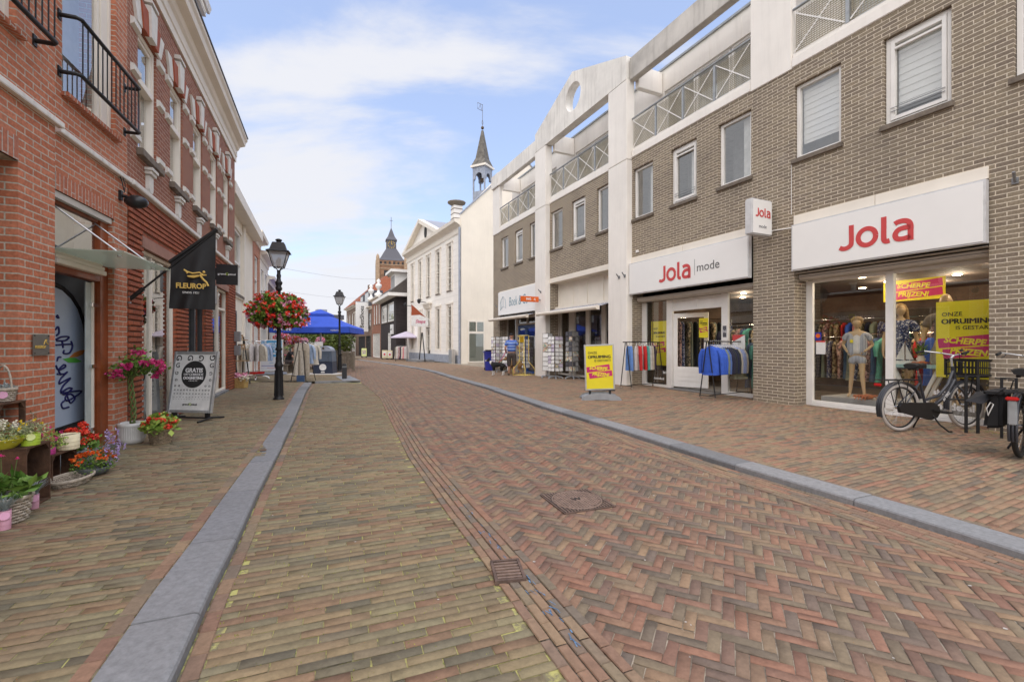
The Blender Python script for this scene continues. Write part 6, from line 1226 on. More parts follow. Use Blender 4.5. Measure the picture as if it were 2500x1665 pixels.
# bollard
p=G(841,925); t=thing('bollard','square dark bollard with pale bands standing on the kerb island','bollard',p,.2); m=MB(); m.prism([(-.07,0),(.07,0),(.065,.50),(-.065,.50)],'y',-.07,.07); m.build('post','dark_grey',t,bevel=.008); m=MB(); m.box(-.072,.072,-.072,.072,.46,.475); m.box(-.072,.072,-.072,.072,.43,.445); m.build('band','galv',t); m=MB(); m.prism([(-.07,.5),(.07,.5),(.055,.56),(-.055,.56)],'y',-.065,.065); m.build('cap','dark_grey',t)
# blue optician poster stand
p=G(663,915); t=thing('poster_stand','white framed poster stand with blue advert behind the street lamp, grey foot','sign',(p[0],p[1],p[2]),R(2)); W2,H2=.98,1.36
m=MB(); m.box(-W2/2,W2/2,-.02,.02,.16,.16+H2); m.build('frame','leaflet',t,bevel=.01); mat('poster_blue',(.08,.36,.66),.5,nz=(2,.15)); mat('poster_pale',(.66,.68,.72),.5,nz=(2,.05))
m=MB(); m.box(-W2/2+.05,W2/2-.05,-.024,-.021,.78,.12+H2); m.build('blue_panel','poster_blue',t); m=MB(); m.box(-W2/2+.05,W2/2-.05,-.024,-.021,.22,.778); m.build('pale_panel','poster_pale',t); m=MB(); m.box(-.42,.42,-.026,-.0245,.38,.40); m.build('blue_rule','bin_blue',t)
text('KEN JE\nOPTIEL,\nDAN KEN JE\nVAST DE\nFATIMA',.115,'lettering','text_white',t,(.0,-.026,1.36),FL,bold=.002,line=.95).location=(0.05,-.027,1.13); text('optiek',.07,'lettering','poster_blue',t,(0,-.027,.52),FL); text('gratis oogmeting',.05,'lettering','red_letter',t,(0,-.027,.30),FL)
m=MB(); m.box(-.55,.55,-.3,.3,0,.10); m.build('foot','lead',t,bevel=.03)
# pale green roll-up banner behind trousers rack
p=G(768,905); t=thing('roll_up_banner','narrow white and green roll-up banner between the trousers rack and the waste container','banner',(p[0],p[1]+.5,p[2])); m=MB(); m.box(-.22,.22,-.01,.01,.05,1.5); m.build('sheet','leaflet',t); m=MB(); m.box(-.18,.18,-.014,-.011,.1,1.28); m.build('green_field','leaf_logo2' if 0 else 'lime_tag',t); m=MB(); m.box(-.25,.25,-.1,.1,0,.06); m.build('foot','alu',t)
# straw bag with flowers
p=(-7.78,12.85,0); t=thing('straw_bag','yellow straw shopping bag filled with pink and white artificial flowers at the brick corner','bag',p,R(-5)); m=MB(); m.prism([(-.19,0),(.19,0),(.21,.28),(-.21,.28)],'y',-.09,.09); m.build('bag','straw',t,bevel=.01); m=MB()
for a in (-.09,.06): m.tube([(a,-.095,.22),(a,-.10,.31),(a+.03,-.11,.26)],.008,5)
m.build('handle','wood_crate',t); rr=random.Random(2); m=MB(); m.blooms([(rr.uniform(-.28,.2),rr.uniform(-.08,.08),rr.uniform(.28,.40)) for _ in range(40)],.07,8); m.build('pink_flowers','petal_pink',t); m=MB(); m.blooms([(rr.uniform(.1,.3),rr.uniform(-.1,.05),rr.uniform(.2,.34)) for _ in range(14)],.07,8); m.build('white_flowers','petal_white',t)
# ladder shelf with wooden shoes/boxes
p=(-8.62,14.3,zg(14.3)); t=thing('ladder_shelf','dark ladder shelf with wooden boxes leaning at the cream wall','shelf',p,R(60)); m=MB()
for a in (-.18,.18): m.tube([(a,-.22,0),(a,.15,1.5)],.02,6); m.tube([(a,.2,0),(a,.15,1.5)],.015,6)
m.build('frame','plastic_black',t)
for k,z in enumerate((.32,.72,1.08,1.38)): m=MB(); m.box(-.22,.22,-.18+z*.1,.16,z,z+.025); m.build('shelf','wood_box',t)
for k,z in enumerate((1.40,1.10,1.105)): b_=thing('wooden_box',['small wooden box on the top of the ladder shelf','wooden box on the second ladder shelf, front one','wooden box on the second ladder shelf, rear one'][k],'box',(p[0]+(.0,.05,-.05)[k],p[1]+(-.02,.0,.12)[k],p[2]+z+.027),R(60)); m=MB(); m.box(-.07,.07,-.06,.06,0,.13); m.build('body','wood_box',b_,bevel=.005); m=MB(); m.box(-.02,.02,-.063,-.061,.04,.07); m.build('label','leaflet',b_)
# ================================================================ clothes
def garment(kind,colm,loc,rz,label,group,w=.46,L=.62,sl=.55,hang=True,nm=None,thick=.05,seed=0):
    """hanging garment, spread along local x; rail point at the origin, hanging down"""
    rr=random.Random(seed); t=thing(nm or kind,label,kind,loc,rz,group); m=MB(); ph=rr.random()*6
    def loft(rows,n=14):
        vs=[];fs=[]
        for (cx,cy,z,rx,ry,am) in rows:
            for j in range(n):
                a=2*pi*j/n; k=1+am*sin(a*5+ph+z*3); vs.append((cx+rx*cos(a)*k,cy+ry*sin(a)*(1+am*2*sin(a*4+ph)),z))
        for i in range(len(rows)-1):
            for j in range(n): fs.append((i*n+j,i*n+(j+1)%n,(i+1)*n+(j+1)%n,(i+1)*n+j))
        m.add(vs,fs,True); m.add(vs[-n:],[tuple(range(n))]); m.add(vs[:n],[tuple(range(n))[::-1]])
    z0=-.10
    if kind in('jacket','blouse','dress'):
        loft([(0,0,z0,.055,.04,0),(0,0,z0-.03,.09,.045,0),(0,0,z0-.06,w*.40,thick*.8,.0),(0,0,z0-.12,w*.47,thick,.02),(0,0,z0-.3,w*.46,thick*1.1,.05),(0,0,z0-L*.75,w*.47,thick*1.2,.08),(0,0,z0-L,w*(.45 if kind=='jacket' else .55),thick*1.1,.10)])
        if sl:
            for s in(-1,1): m.tube([(s*w*.42,0,z0-.08),(s*w*.55,.01,z0-.2),(s*w*.60,.02,z0-sl*.6),(s*w*.60,.03,z0-sl)],[.045,.055,.05,.038],9)
            if kind=='jacket': m.lathe([(w*.43,z0-L-.02),(w*.44,z0-L+.03)],n=14,cap=False)
        body='body'
    elif kind=='trousers':
        loft([(0,0,z0,w*.36,.03,0),(0,0,z0-.1,w*.42,.045,.03),(0,0,z0-.25,w*.46,.05,.04)])
        for s in(-1,1): loft([(s*w*.22,0,z0-.22,w*.22,.045,.03),(s*w*.24,0,z0-L*.6,w*.21,.045,.06),(s*w*.25,.01*s,z0-L,w*.20,.04,.08)],10)
        body='legs'
    m.build(body,colm,t)
    if hang: m=MB(); m.tube([(.0,0,.0),(.018,0,.018),(0,0,.035),(-.018,0,.018)],.004,5); m.tube([(0,0,0),(0,0,-.06),(-w*.36,0,-.13)],.006,5); m.tube([(0,0,-.06),(w*.36,0,-.13)],.006,5); m.build('hanger','chrome',t)
    return t
def rack(a,b,h,label,wheels=True,spread=.13,z=0.):
    fr=Frame((a[0],a[1]),q=(b[0],b[1]),side=1); t=fr.root('clothes_rack',label,'clothes rack',z=z); L=fr.len
    m=fr.mb(); m.tube([(-.12,0,h),(L+.12,0,h)],.014,8); m.build('rail','black_metal',t)
    for u in(0,L):
        for s in(-1,1):
            m=fr.mb(); m.tube([(u,s*.02,h),(u,s*(spread+.06),.07)],.013,7); m.build('leg','black_metal',t)
            m=fr.mb(); m.tube([(u-.012,s*(spread+.06),.03),(u+.012,s*(spread+.06),.03)],.03,12); m.build('caster','chrome',t)
    m=fr.mb(); m.tube([(0,-spread-.05,.10),(0,spread+.05,.10)],.009,6); m.tube([(L,-spread-.05,.10),(L,spread+.05,.10)],.009,6); m.tube([(0,0,.10),(L,0,.10)],.009,6); m.build('base_bar','black_metal',t)
    return t,fr
cols={'royal_blue':(.045,.12,.55),'grey_green':(.20,.23,.19),'mid_blue':(.10,.17,.40),'navy':(.02,.022,.05),'ink':(.03,.03,.05),'charcoal':(.03,.035,.04),'beige':(.42,.38,.31),'pale_blue':(.28,.33,.52),'pale_green':(.36,.37,.28),'light_blue':(.13,.26,.58),'ivory':(.56,.52,.50),'strong_red':(.55,.03,.03),'teal':(.10,.38,.33),'oat':(.48,.42,.33),'plum':(.05,.035,.06),'sand':(.47,.34,.24),'cream':(.62,.57,.48),'rose':(.60,.25,.26),'denim':(.06,.11,.22),'sky':(.35,.45,.62)}
for k,v in cols.items(): mat('cloth_'+k,v,.9,nz=(14,.14),bump=.2,bscale=120)
t,fr=rack((3.15,12.45),(4.30,13.25),1.30,'black rack hung with short trousers in front of the brick strip')
seq=[('light_blue',.12),('ivory',.42),('strong_red',.52),('ivory',.62),('strong_red',.74),('teal',.86),('ivory',.97),('oat',1.07),('plum',1.17)]
for i,(c,u) in enumerate(seq):
    garment('trousers','cloth_'+c,fr.w(u+.02,0,1.29),fr.rz+R(74-i*2)+(R(-50) if i in(1,3) else 0),['light blue trousers at the left end of the trousers rack','pale trousers, second on the trousers rack','red trousers behind the pale pair on the trousers rack','pale trousers in the middle of the trousers rack with yellow tag','red trousers right of the middle on the trousers rack','teal trousers on the trousers rack','ivory trousers beside the teal pair on the rack','oat coloured trousers near the right end of the rack','dark plum trousers at the right end of the trousers rack'][i],'trousers hanging on the rack',w=.36,L=.68,seed=i)
t,fr=rack((5.59,10.86),(4.36,10.05),1.31,'black rack hung with jackets in front of the open shop door')
seq=['royal_blue','royal_blue','royal_blue','grey_green','mid_blue','navy','ink','charcoal','navy','charcoal','beige','pale_blue','pale_blue','beige']
nmz=['bright blue jacket, first at the street end of the jacket rack','second bright blue jacket from the street end of the rack','third bright blue jacket from the street end of the rack','grey green jacket next to the bright blue ones','mid blue jacket half hidden on the jacket rack','navy jacket in the dark middle of the jacket rack','ink blue jacket in the dark middle of the jacket rack','charcoal jacket in the dark middle of the jacket rack','second navy jacket in the dark middle of the rack','second charcoal jacket nearer the pale ones','beige jacket before the pale blue ones','pale blue jacket, first of two','pale blue jacket, second of two','beige jacket beside the pale green one']
for i,c in enumerate(seq):
    garment('jacket','cloth_'+c,fr.w(fr.len-.12-i*.075,0,1.30),fr.rz+R(96),nmz[i],'jackets hanging on the rack',w=.42,L=.62,sl=.62,seed=20+i)
garment('jacket','cloth_pale_green',fr.w(.22,.0,1.27),fr.rz+R(8),'pale green jacket with white tag facing out at the wall end of the rack','jackets hanging on the rack',w=.44,L=.72,sl=.74,seed=77)
# blouse rack, left side
a=(-9.22,16.2,zg(16.2)); t=thing('clothes_rack','round chrome rack hung with blouses on the left pavement','clothes rack',a); m=MB(); m.tube([(.34*cos(k*pi/8),.34*sin(k*pi/8),1.38) for k in range(16)],.014,6,closed=True); m.tube([(0,0,.1),(0,0,1.42)],.016); m.tube([(-.34,0,1.38),(.34,0,1.38)],.01,5); m.tube([(0,-.34,1.38),(0,.34,1.38)],.01,5); m.build('ring','chrome',t)
for k in range(4):
    q=k*pi/2+.5; m=MB(); m.tube([(0,0,.13),(.3*cos(q),.3*sin(q),.14),(.42*cos(q),.42*sin(q),.08)],.013,6); m.build('leg','chrome',t); m=MB(); m.sphere((.42*cos(q),.42*sin(q),.035),.035,n=8,m=6); m.build('caster','chrome',t)
m=MB(); m.lathe([(.28,.22),(.30,.3)],n=14); m.build('red_tray','strong_red' if 0 else 'red_plastic',t)
bl=['sand','cream','ivory','ivory','cream','sky','pale_blue','navy','rose','ivory','cream','cream','sand','cream']
bln=['sand blouse at the front left of the round rack','cream blouse next to the sand one','ivory blouse at the front of the round rack','second ivory blouse at the front of the round rack','cream blouse right of the ivory ones','sky blue blouse on the round rack','pale blue blouse on the round rack','navy cardigan on the round rack','rose blouse on the right side of the round rack','ivory blouse at the rear right of the round rack','cream blouse at the rear of the round rack','second cream blouse at the rear of the round rack','sand blouse at the rear left of the round rack','cream blouse at the far left of the round rack']
for k,c in enumerate(bl):
    q=-pi/2-.7+k*2*pi/14; garment('blouse','cloth_'+c,(a[0]+.34*cos(q),a[1]+.34*sin(q),a[2]+1.38),q if k!=0 else 0.1,bln[k],'blouses on the round rack',w=.38,L=.60,sl=.6 if k%3 else .0,seed=40+k)
# trousers on the black A rack
p=G(737,931); t=thing('clothes_rack','black A-shaped stand with wide beige trousers on the left pavement','clothes rack',p,R(4)); m=MB()
for s in(-1,1):
    m.tube([(-.03,0,1.40),(s*.26,-.14,0)],.013,6) if 0 else None
m.tube([(-.05,-.1,1.38),(-.28,-.22,0)],.012,6); m.tube([(.05,-.1,1.38),(.22,-.22,0)],.012,6); m.tube([(-.05,.3,1.38),(-.2,.5,0)],.012,6); m.tube([(.05,.3,1.38),(.28,.5,0)],.012,6); m.tube([(0,-.15,1.38),(0,.4,1.38)],.014,6); m.tube([(-.25,-.22,.2),(.2,-.22,.2)],.01,6); m.tube([(-.22,-.2,.2),(-.18,.5,.2)],.01,6); m.build('frame','black_metal',t)
for i,(dx,dy,c) in enumerate(((-.09,-.02,'cream'),(.08,0,'oat'),(.0,.12,'cream'))):
    g_=garment('trousers','cloth_'+c,(p[0]+dx,p[1]+dy,p[2]+1.40),R(4),['wide cream trousers on the left of the A-shaped stand','wide oat trousers on the right of the A-shaped stand','wide cream trousers behind on the A-shaped stand'][i],'wide trousers on the A-shaped stand',w=.40,L=1.12,seed=60+i)
garment('blouse','cloth_sky',(p[0]+.05,p[1]+.3,p[2]+1.40),R(-20),'sky blue blouse hanging behind the beige trousers','blouses behind the trousers',w=.5,L=.7,seed=64); garment('blouse','cloth_cream',(p[0]+.1,p[1]+.4,p[2]+1.40),R(15),'cream blouse with long sleeves behind the beige trousers','blouses behind the trousers',w=.55,L=.75,seed=65)
t=thing('folded_jeans','blue jeans laid over the low bar of the A-shaped stand','jeans',(p[0]+.02,p[1]-.22,p[2]),R(4)); m=MB(); m.box(-.09,.17,-.03,.03,.0,.22); m.build('cloth','cloth_denim',t,bevel=.012)
# ================================================================ yellow sale board
p=(2.0,10.25,0); t=thing('pavement_sign','yellow clearance sale board in silver frame on a grey water-filled foot','sign',p,R(-3)); m=MB(); bw,bh=.62,.98; mat('grey_plastic',(.30,.31,.32),.5)
sp=empty('panel',(0,-.02,.23)); sp.parent=t; sp.rotation_euler=(R(-4),R(2.2),pi)
mm=MB(); frame_ring(mm,-bw/2-.025,bw/2+.025,-.02,bh+.04,.04,-.02,.02); mm.build('frame','alu',sp,bevel=.006)
clearance(sp,bw,bh+.02,.016)
m=MB(); m.box(-.25,-.20,-.02,.02,.08,.3); m.box(.20,.25,-.02,.02,.08,.3); m.box(-.34,.34,-.025,.025,.19,.22); m.build('bracket','black_metal',t)
m=MB(); vs=[]; m.prism([(-.42,.02),(-.38,.07),(-.26,.11),(-.12,.13),(.12,.13),(.26,.11),(.38,.07),(.42,.02),(.36,.0),(.14,.03),(-.14,.03),(-.36,.0)],'y',-.24,.24); m.build('foot','grey_plastic',t,bevel=.02)
# ================================================================ postcard racks
def card_rack(fr,u,o,label,h=1.75,faces=4,colsn=2,rows=10,w=.30,base='grey_plastic',seed=0,bright=True,ang=.3):
    P=fr.w(u,o,0); P=(P[0],P[1],zg(P[1])-.02); t=thing('postcard_rack',label,'card rack',P,fr.rz+ang,group=None); rr=random.Random(seed)
    m=MB(); m.tube([(0,0,.08),(0,0,h)],.016,8); m.build('pole','grey_metal',t); m=MB()
    for k in range(5): q=k*2*pi/5; m.tube([(0,0,.12),(.26*cos(q),.26*sin(q),.08)],.022,6); m.sphere((.27*cos(q),.27*sin(q),.035),.035,n=8,m=5)
    m.build('star_foot',base,t); m=MB(); rh=(h-.32)/rows
    for f in range(faces):
        q=f*2*pi/faces; M4=Matrix.Rotation(q,3,'Z')
        for r_ in range(rows+1):
            z=.30+r_*rh; pts=[tuple(M4@Vector((x,-w/2-.01,z))) for x in (-w/2,w/2)]; m.tube(pts,.004,4)
        for c in range(colsn+1): x=-w/2+w*c/colsn; m.tube([tuple(M4@Vector((x,-w/2-.01,.28))),tuple(M4@Vector((x,-w/2-.01,h)))],.004,4)
    m.build('wire_frame','black_metal',t)
    for f in range(faces):
        q=f*2*pi/faces; M4=Matrix.Rotation(q,3,'Z')
        if (M4@Vector((0,-1,0))).rotated if 0 else False: pass
        wd=Matrix.Rotation(fr.rz+ang,3,'Z')@(M4@Vector((0,-1,0)))
        if wd.y>.35: continue
        for r_ in range(rows):
            for c in range(colsn):
                x=-w/2+w*(c+.5)/colsn; z=.30+r_*rh+rh*.5; cm_=rr.choice(['leaflet','leaflet','leaflet','card_print','white_cloth','sign_white','lavender']) if bright else rr.choice(['card_print','slate','room_grey'])
                mm=MB(); mm.obox((x,-w/2-.018,z),w/colsn*.86,.006,rh*.86,rot=(R(-8),0,0)); o_=mm.build('postcard',cm_,t); o_.rotation_euler=(0,0,q)
                
    return t
card_rack(RB,14.35,.42,'tall postcard rack left of the man in the striped shirt',w=.42,seed=1,rows=9,ang=.1)
card_rack(RB,13.7,.15,'postcard rack just behind the man in the striped shirt',w=.36,seed=2,rows=9,ang=.4)
card_rack(RB,12.0,.05,'slim postcard rack in front of the blue door',w=.24,seed=3,rows=8,colsn=1,h=1.6,ang=.2)
card_rack(RB,9.35,.45,'colourful postcard rack beside the white column, left of the pair',w=.26,seed=4,rows=8,colsn=1,ang=.5)
card_rack(RB,8.75,.45,'white greeting card rack, front one of the pair by the column',w=.38,seed=5,rows=9,ang=.15,h=1.62)
card_rack(RB,8.4,-.05,'dark book rack against the window behind the white card rack',w=.32,seed=6,rows=8,bright=False,ang=.3,h=1.8)
# yellow wire rack
P=RB.w(11.05,.62); t=thing('wire_rack','yellow wire newspaper rack with splayed feet beside the blue door','wire rack',(P[0],P[1],zg(P[1])-.02),RB.rz+R(115)); m=MB()
for s in(-1,1):
    m.tube([(s*.16,-.12,1.70),(s*.16,-.12,.62),(s*.34,-.32,.28),(s*.34,-.32,.03),(s*.10,-.36,.02)],.018,6); m.tube([(s*.16,.12,1.70),(s*.16,.12,.62),(s*.34,.32,.28),(s*.34,.32,.03)],.018,6)
m.tube([(-.16,-.12,1.70),(.16,-.12,1.70),(.16,.12,1.70),(-.16,.12,1.70)],.018,6,closed=True); m.build('frame','wire_yellow',t)
m=MB()
for z in [.62+.2*k for k in range(6)]:
    m.tube([(-.16,-.12,z),(.16,-.12,z),(.16,-.22,z+.06),(-.16,-.22,z+.06)],.006,5,closed=True); 
    for k in range(6): x=-.15+.06*k; m.tube([(x,-.12,z),(x,-.22,z+.06),(x,-.22,z+.12)],.004,4)
for k in range(12): x=-.33+.06*k; m.tube([(x,-.3,.05),(x,-.3,.24)],.004,4); m.tube([(x,-.3,.05),(x,.3,.05)],.004,4)
m.build('wire_shelf','wire_yellow',t); 
for k,z in enumerate([.64+.2*i for i in range(5)]): m=MB(); m.obox((.0,-.17,z+.07),.27,.02,.16,rot=(R(-25),0,0)); m.build('newspaper','leaflet' if k%2 else 'card_print',t)
m=MB(); m.box(-.13,.13,-.15,-.13,1.42,1.66); m.build('header_card','yellow_paint',t); m=MB(); m.box(-.08,.08,-.156,-.151,1.5,1.58); m.build('blue_label','door_blue',t)
# bins at the far corner
p=G(1196,904.5); t=thing('wheelie_bin','dark blue wheelie bin with black lid behind the yellow bin','bin',p,R(10)); m=MB(); m.prism([(-.22,.03),(.22,.03),(.28,.98),(-.28,.98)],'y',-.25,.25); m.build('body','bin_blue',t,bevel=.02); m=MB(); m.box(-.36,.3,-.3,.3,.96,1.0); m.build('rim','bin_blue',t,bevel=.01); m=MB(); m.prism([(-.3,1.0),(.3,1.0),(.27,1.08),(-.22,1.08)],'y',-.29,.29); m.build('lid','plastic_black',t); m=MB(); m.tube([(-.2,.2,.08),(-.2,.26,.08)],.08,12); m.tube([(.2,.2,.08),(.2,.26,.08)],.08,12); m.build('wheel','rubber',t)
p=G(1211,903); t=thing('litter_bin','yellow tilted litter bin with a roof and dark opening on a post','bin',p,R(28)); m=MB(); m.prism([(-.17,.14),(.15,.14),(.19,.72),(.08,.86),(-.12,.86),(-.24,.72)],'y',-.17,.17); m.build('body','yellow_paint',t,bevel=.02); m=MB(); m.obox((-.175,0,.78),.03,.2,.11,rot=(0,R(40),0)); m.obox((0,-.172,.76),.14,.01,.1); m.build('opening','dark_slot',t); m=MB(); m.tube([(.24,0,0),(.24,0,.8)],.035,8); m.box(.19,.26,-.1,.1,.3,.42); m.build('post','black_metal',t)
# folding boards far right pavement, white rack, umbrella
for i,(x,y,w,h,lb) in enumerate(((939,877,2.0,3.2,'pair of white advertising boards with red prints before the dark brick shop, left board'),(952,877.5,1.7,3.2,'pair of white advertising boards with red prints before the dark brick shop, right board'),(889,872.5,2.6,3.2,'pale green advertising board further down the far pavement'))):
    p=G(x,y); k=p[1]/1100; t=thing('advert_board',lb[:90],'sign',p,R(5)); hw=6*k; m=MB(); m.box(-hw,hw,-.05,.05,3*k,22*k); m.build('board','cream_tin' if i<2 else 'lime_tag',t); m=MB(); m.box(-hw+.08,hw-.08,-.07,-.055,8*k,18*k); m.build('print','card_print' if i==2 else 'leaflet',t)
    if i<2: m=MB(); m.lathe([(0,0),(2.6*k,0),(2.6*k,.02),(0,.02)],n=14); o=m.build('red_mark','red_letter',t); o.rotation_euler=(R(90),0,0); o.location=(0,-.075,12*k)
    m=MB(); m.box(-hw,-hw+.1,-.2,.2,0,3*k); m.box(hw-.1,hw,-.2,.2,0,3*k); m.build('foot','black_metal',t)
p=((992-CX)/F*46.3,46.3,zg(46.3)); t=thing('market_parasol','lilac pointed parasol over the clothes at the dark brick side wall','parasol',(p[0],p[1],p[2])); k=p[1]/1100
m=MB(); m.tube([(0,0,0),(0,0,2.95)],.04); m.build('pole','white_paint',t); m=MB(); m.lathe([(1.7,2.38),(0,2.98)],n=8,smooth=False,cap=False); m.lathe([(1.7,2.28),(1.7,2.38)],n=8,smooth=False,cap=False); m.build('canopy','lavender',t)
for i in range(7): 
    q=G(969+i*3.7,881); garment('dress',['cloth_cream','cloth_ivory','cloth_pink','cloth_plum','cloth_cream','cloth_rose','cloth_ivory'][i],(q[0],q[1]+.2,q[2]+1.5),.3,'long pale dress on the rail under the lilac parasol','dresses under the lilac parasol',w=.5,L=1.2,sl=0,seed=80+i)
q0=G(966,882); q1=G(994,882.5); t=thing('clothes_rack','long clothes rail under the lilac parasol','clothes rack',q0); v=Vector(q1)-Vector(q0); m=MB(); m.tube([(0,0,0),(0,0,1.5),(v.x,v.y,1.5),(v.x,v.y,0)],.03,6); m.build('frame','black_metal',t)
# ================================================================ flower shop display
def tuft(pts,n,h,m,spread,rr,w=.006,lean=.6):
    for (x,y,z) in pts:
        for _ in range(n):
            a=rr.uniform(0,2*pi); l=h*rr.uniform(.6,1.1); s=rr.uniform(.1,spread); e=Vector((x+cos(a)*s,y+sin(a)*s,z+l*(1-.3*s/spread*lean))); b=Vector((x+rr.gauss(0,.012),y+rr.gauss(0,.012),z)); mid=(b+e)/2+Vector((0,0,l*.12)); d=Vector((-sin(a),cos(a),0))*w/2
            m.add([tuple(b-d),tuple(b+d),tuple(mid+d),tuple(mid-d),tuple(e)],[(0,1,2,3),(3,2,4)]); m.rnd=(m.rnd or [])+[rr.random()]*2
def crate(name,label,loc,rz,L,Wd,Hh,group='old wooden crates of the flower display'):
    """wooden crate standing open towards -y (local)"""
    t=thing('wooden_crate',label,'crate',loc,rz,group); th=.014; m=MB()
    def boards(n,f):
        for k in range(n): f(k,n)
    # top & bottom (slats), sides solid
    for zz in (0,Hh-th):
        for k in range(3): m=MB(); m.box(-L/2,L/2,-Wd/2+Wd*k/3+.004,-Wd/2+Wd*(k+1)/3-.004,zz,zz+th); m.build('slat','wood_crate',t,bevel=.002)
    for s in(-1,1):
        for k in range(2): m=MB(); y0=-Wd/2+Wd*k/2+.006; y1=-Wd/2+Wd*(k+1)/2-.006; m.box(s*(L/2-th) if s>0 else -L/2,L/2 if s>0 else -L/2+th,y0,y1,th+.001,Hh-th-.001); m.build('side_board','wood_crate',t,bevel=.002)
    m=MB()
    for k in range(3): z0=th+ (Hh-2*th)*k/3+.008; m.box(-L/2+th,L/2-th,Wd/2-th,Wd/2,z0,z0+(Hh-2*th)/3-.03)
    m.build('back_slat','wood_crate',t); m=MB()
    for s in(-1,1): m.prism([(s*(L/2-th-.001),Hh-th-.001),(s*(L/2-th-.04),Hh-th-.001),(s*(L/2-th-.001),Hh-th-.05)],'y',-Wd/2+.01,-Wd/2+.03)
    m.build('corner_block','wood_crate',t); return t
def basket(t,r0,r1,h,mt='wicker',n=28,rows=9,sq=1.0,z0=0):
    m=MB()
    for k in range(rows):
        f=(k+.5)/rows; r=r0+(r1-r0)*f; z=z0+h*f; pts=[]
        for j in range(n): a=2*pi*j/n; w=.006*(1 if (j+k)%2 else -1); pts.append(((r+w)*cos(a)*sq,(r+w)*sin(a),z))
        m.tube(pts,h/rows*.42,5,closed=True)
    for s in(0,.008): m.tube([((r1+.006)*cos(2*pi*j/n)*sq,(r1+.006)*sin(2*pi*j/n),z0+h+s) for j in range(n)],.009,6,closed=True)
    for j in range(0,n,1): a=2*pi*j/n; m.tube([(r0*cos(a)*sq,r0*sin(a),z0),(r1*cos(a)*sq,r1*sin(a),z0+h)],.004,4)
    m.lathe([(0,z0+.004),(r0*.98,z0+.004)],n=16,cap=False); return m.build('basket',mt,t)
def herb(t,r,z,h,n,lm,size=.03,flowers=None,seed=1,sq=1.0,asp=.6,name='foliage',up=.4):
    rr=random.Random(seed); pts=[]
    for _ in range(n):
        a=rr.uniform(0,2*pi); q=r*math.sqrt(rr.random()); zz=z+h*rr.random()*(1-(q/r)**2*.5); pts.append((q*cos(a)*sq,q*sin(a),zz))
    m=MB(); m.leaves(pts,size,up=up,asp=asp); m.build(name,lm,t)
    if flowers:
        fm,fn,fs=flowers; fp=[]
        for _ in range(fn): a=rr.uniform(0,2*pi); q=r*math.sqrt(rr.random()); fp.append((q*cos(a)*sq,q*sin(a),z+h*(1.02-(q/r)**2*.45)+rr.uniform(-.02,.03)))
        m=MB(); m.blooms(fp,fs,8); m.build('flowers',fm,t)
# magenta standard in ribbed pot
P=(-4.85,5.75,0); t=thing('flowering_tree','small magenta flowering tree with twisted stem','tree',(P[0],P[1],.20)); m=MB(); rr=random.Random(8)
for ph in(0,2.1,4.2): m.tube([(.024*cos(z*14+ph)+.02*sin(z*5),.024*sin(z*14+ph),z*.66) for z in [i/24 for i in range(25)]],.011,6)
m.build('trunk','stem_green',t); tips=[]; m=MB()
for k in range(15):
    a=k*2.4; el=rr.uniform(-.1,1.25); l=rr.uniform(.26,.42); e=Vector((cos(a)*cos(el)*l*.95,sin(a)*cos(el)*l*.8,.70+sin(el)*l*.85)); mid=Vector((0,0,.66)).lerp(e,.5)+Vector((0,0,.05)); m.tube([(0,0,.62),tuple(mid),tuple(e)],[.009,.006,.003],5); tips.append((mid,e))
m.build('branch','stem_green',t); lp=[];fp=[]
for mid,e in tips:
    for _ in range(42): q=mid.lerp(e,rr.uniform(-.4,1.0)); lp.append((q.x+rr.gauss(0,.05),q.y+rr.gauss(0,.05),q.z+rr.gauss(0,.045)))
    for _ in range(8): fp.append((e.x+rr.gauss(0,.03),e.y+rr.gauss(0,.03),e.z+rr.gauss(0,.028)))
m=MB(); m.leaves(lp,.055,up=.1,asp=.75); m.build('crown','leaf_mid',t); m=MB(); m.blooms(fp,.05,7); m.build('flowers','petal_magenta',t)
t=thing('flower_pot','white ribbed flower pot holding the magenta flowering tree','pot',(P[0],P[1],0)); m=MB(); prof=[(.10,0),(.125,.015),(.138,.06),(.138,.21),(.146,.22),(.146,.262),(.130,.262),(.127,.22)]; m.lathe(prof,n=48,cap=False)
for k in range(40): a=2*pi*k/40; m.tube([(.136*cos(a),.136*sin(a),.06),(.136*cos(a),.136*sin(a),.21)],.005,5)
m.build('pot','terracotta_white',t); m=MB(); m.lathe([(0,.23),(.126,.23)],n=20,cap=False); m.build('soil','soil',t)
t=thing('flower_basket','wicker basket of red hydrangeas beside the white ribbed pot','flower basket',(-4.47,5.74,0)); basket(t,.10,.13,.17); herb(t,.18,.16,.20,210,'leaf_lime',.085,None,3,asp=.8)
m=MB(); rr=random.Random(6)
for (x,y,z) in ((-.1,-.06,.30),(.08,-.09,.32),(.14,.02,.27),(-.04,.06,.34),(-.13,-.1,.24),(.15,-.08,.22)): m.blooms([(x+rr.gauss(0,.022),y+rr.gauss(0,.022),z+rr.gauss(0,.014)) for _ in range(22)],.026,6)
m.build('flower_heads','petal_red',t)
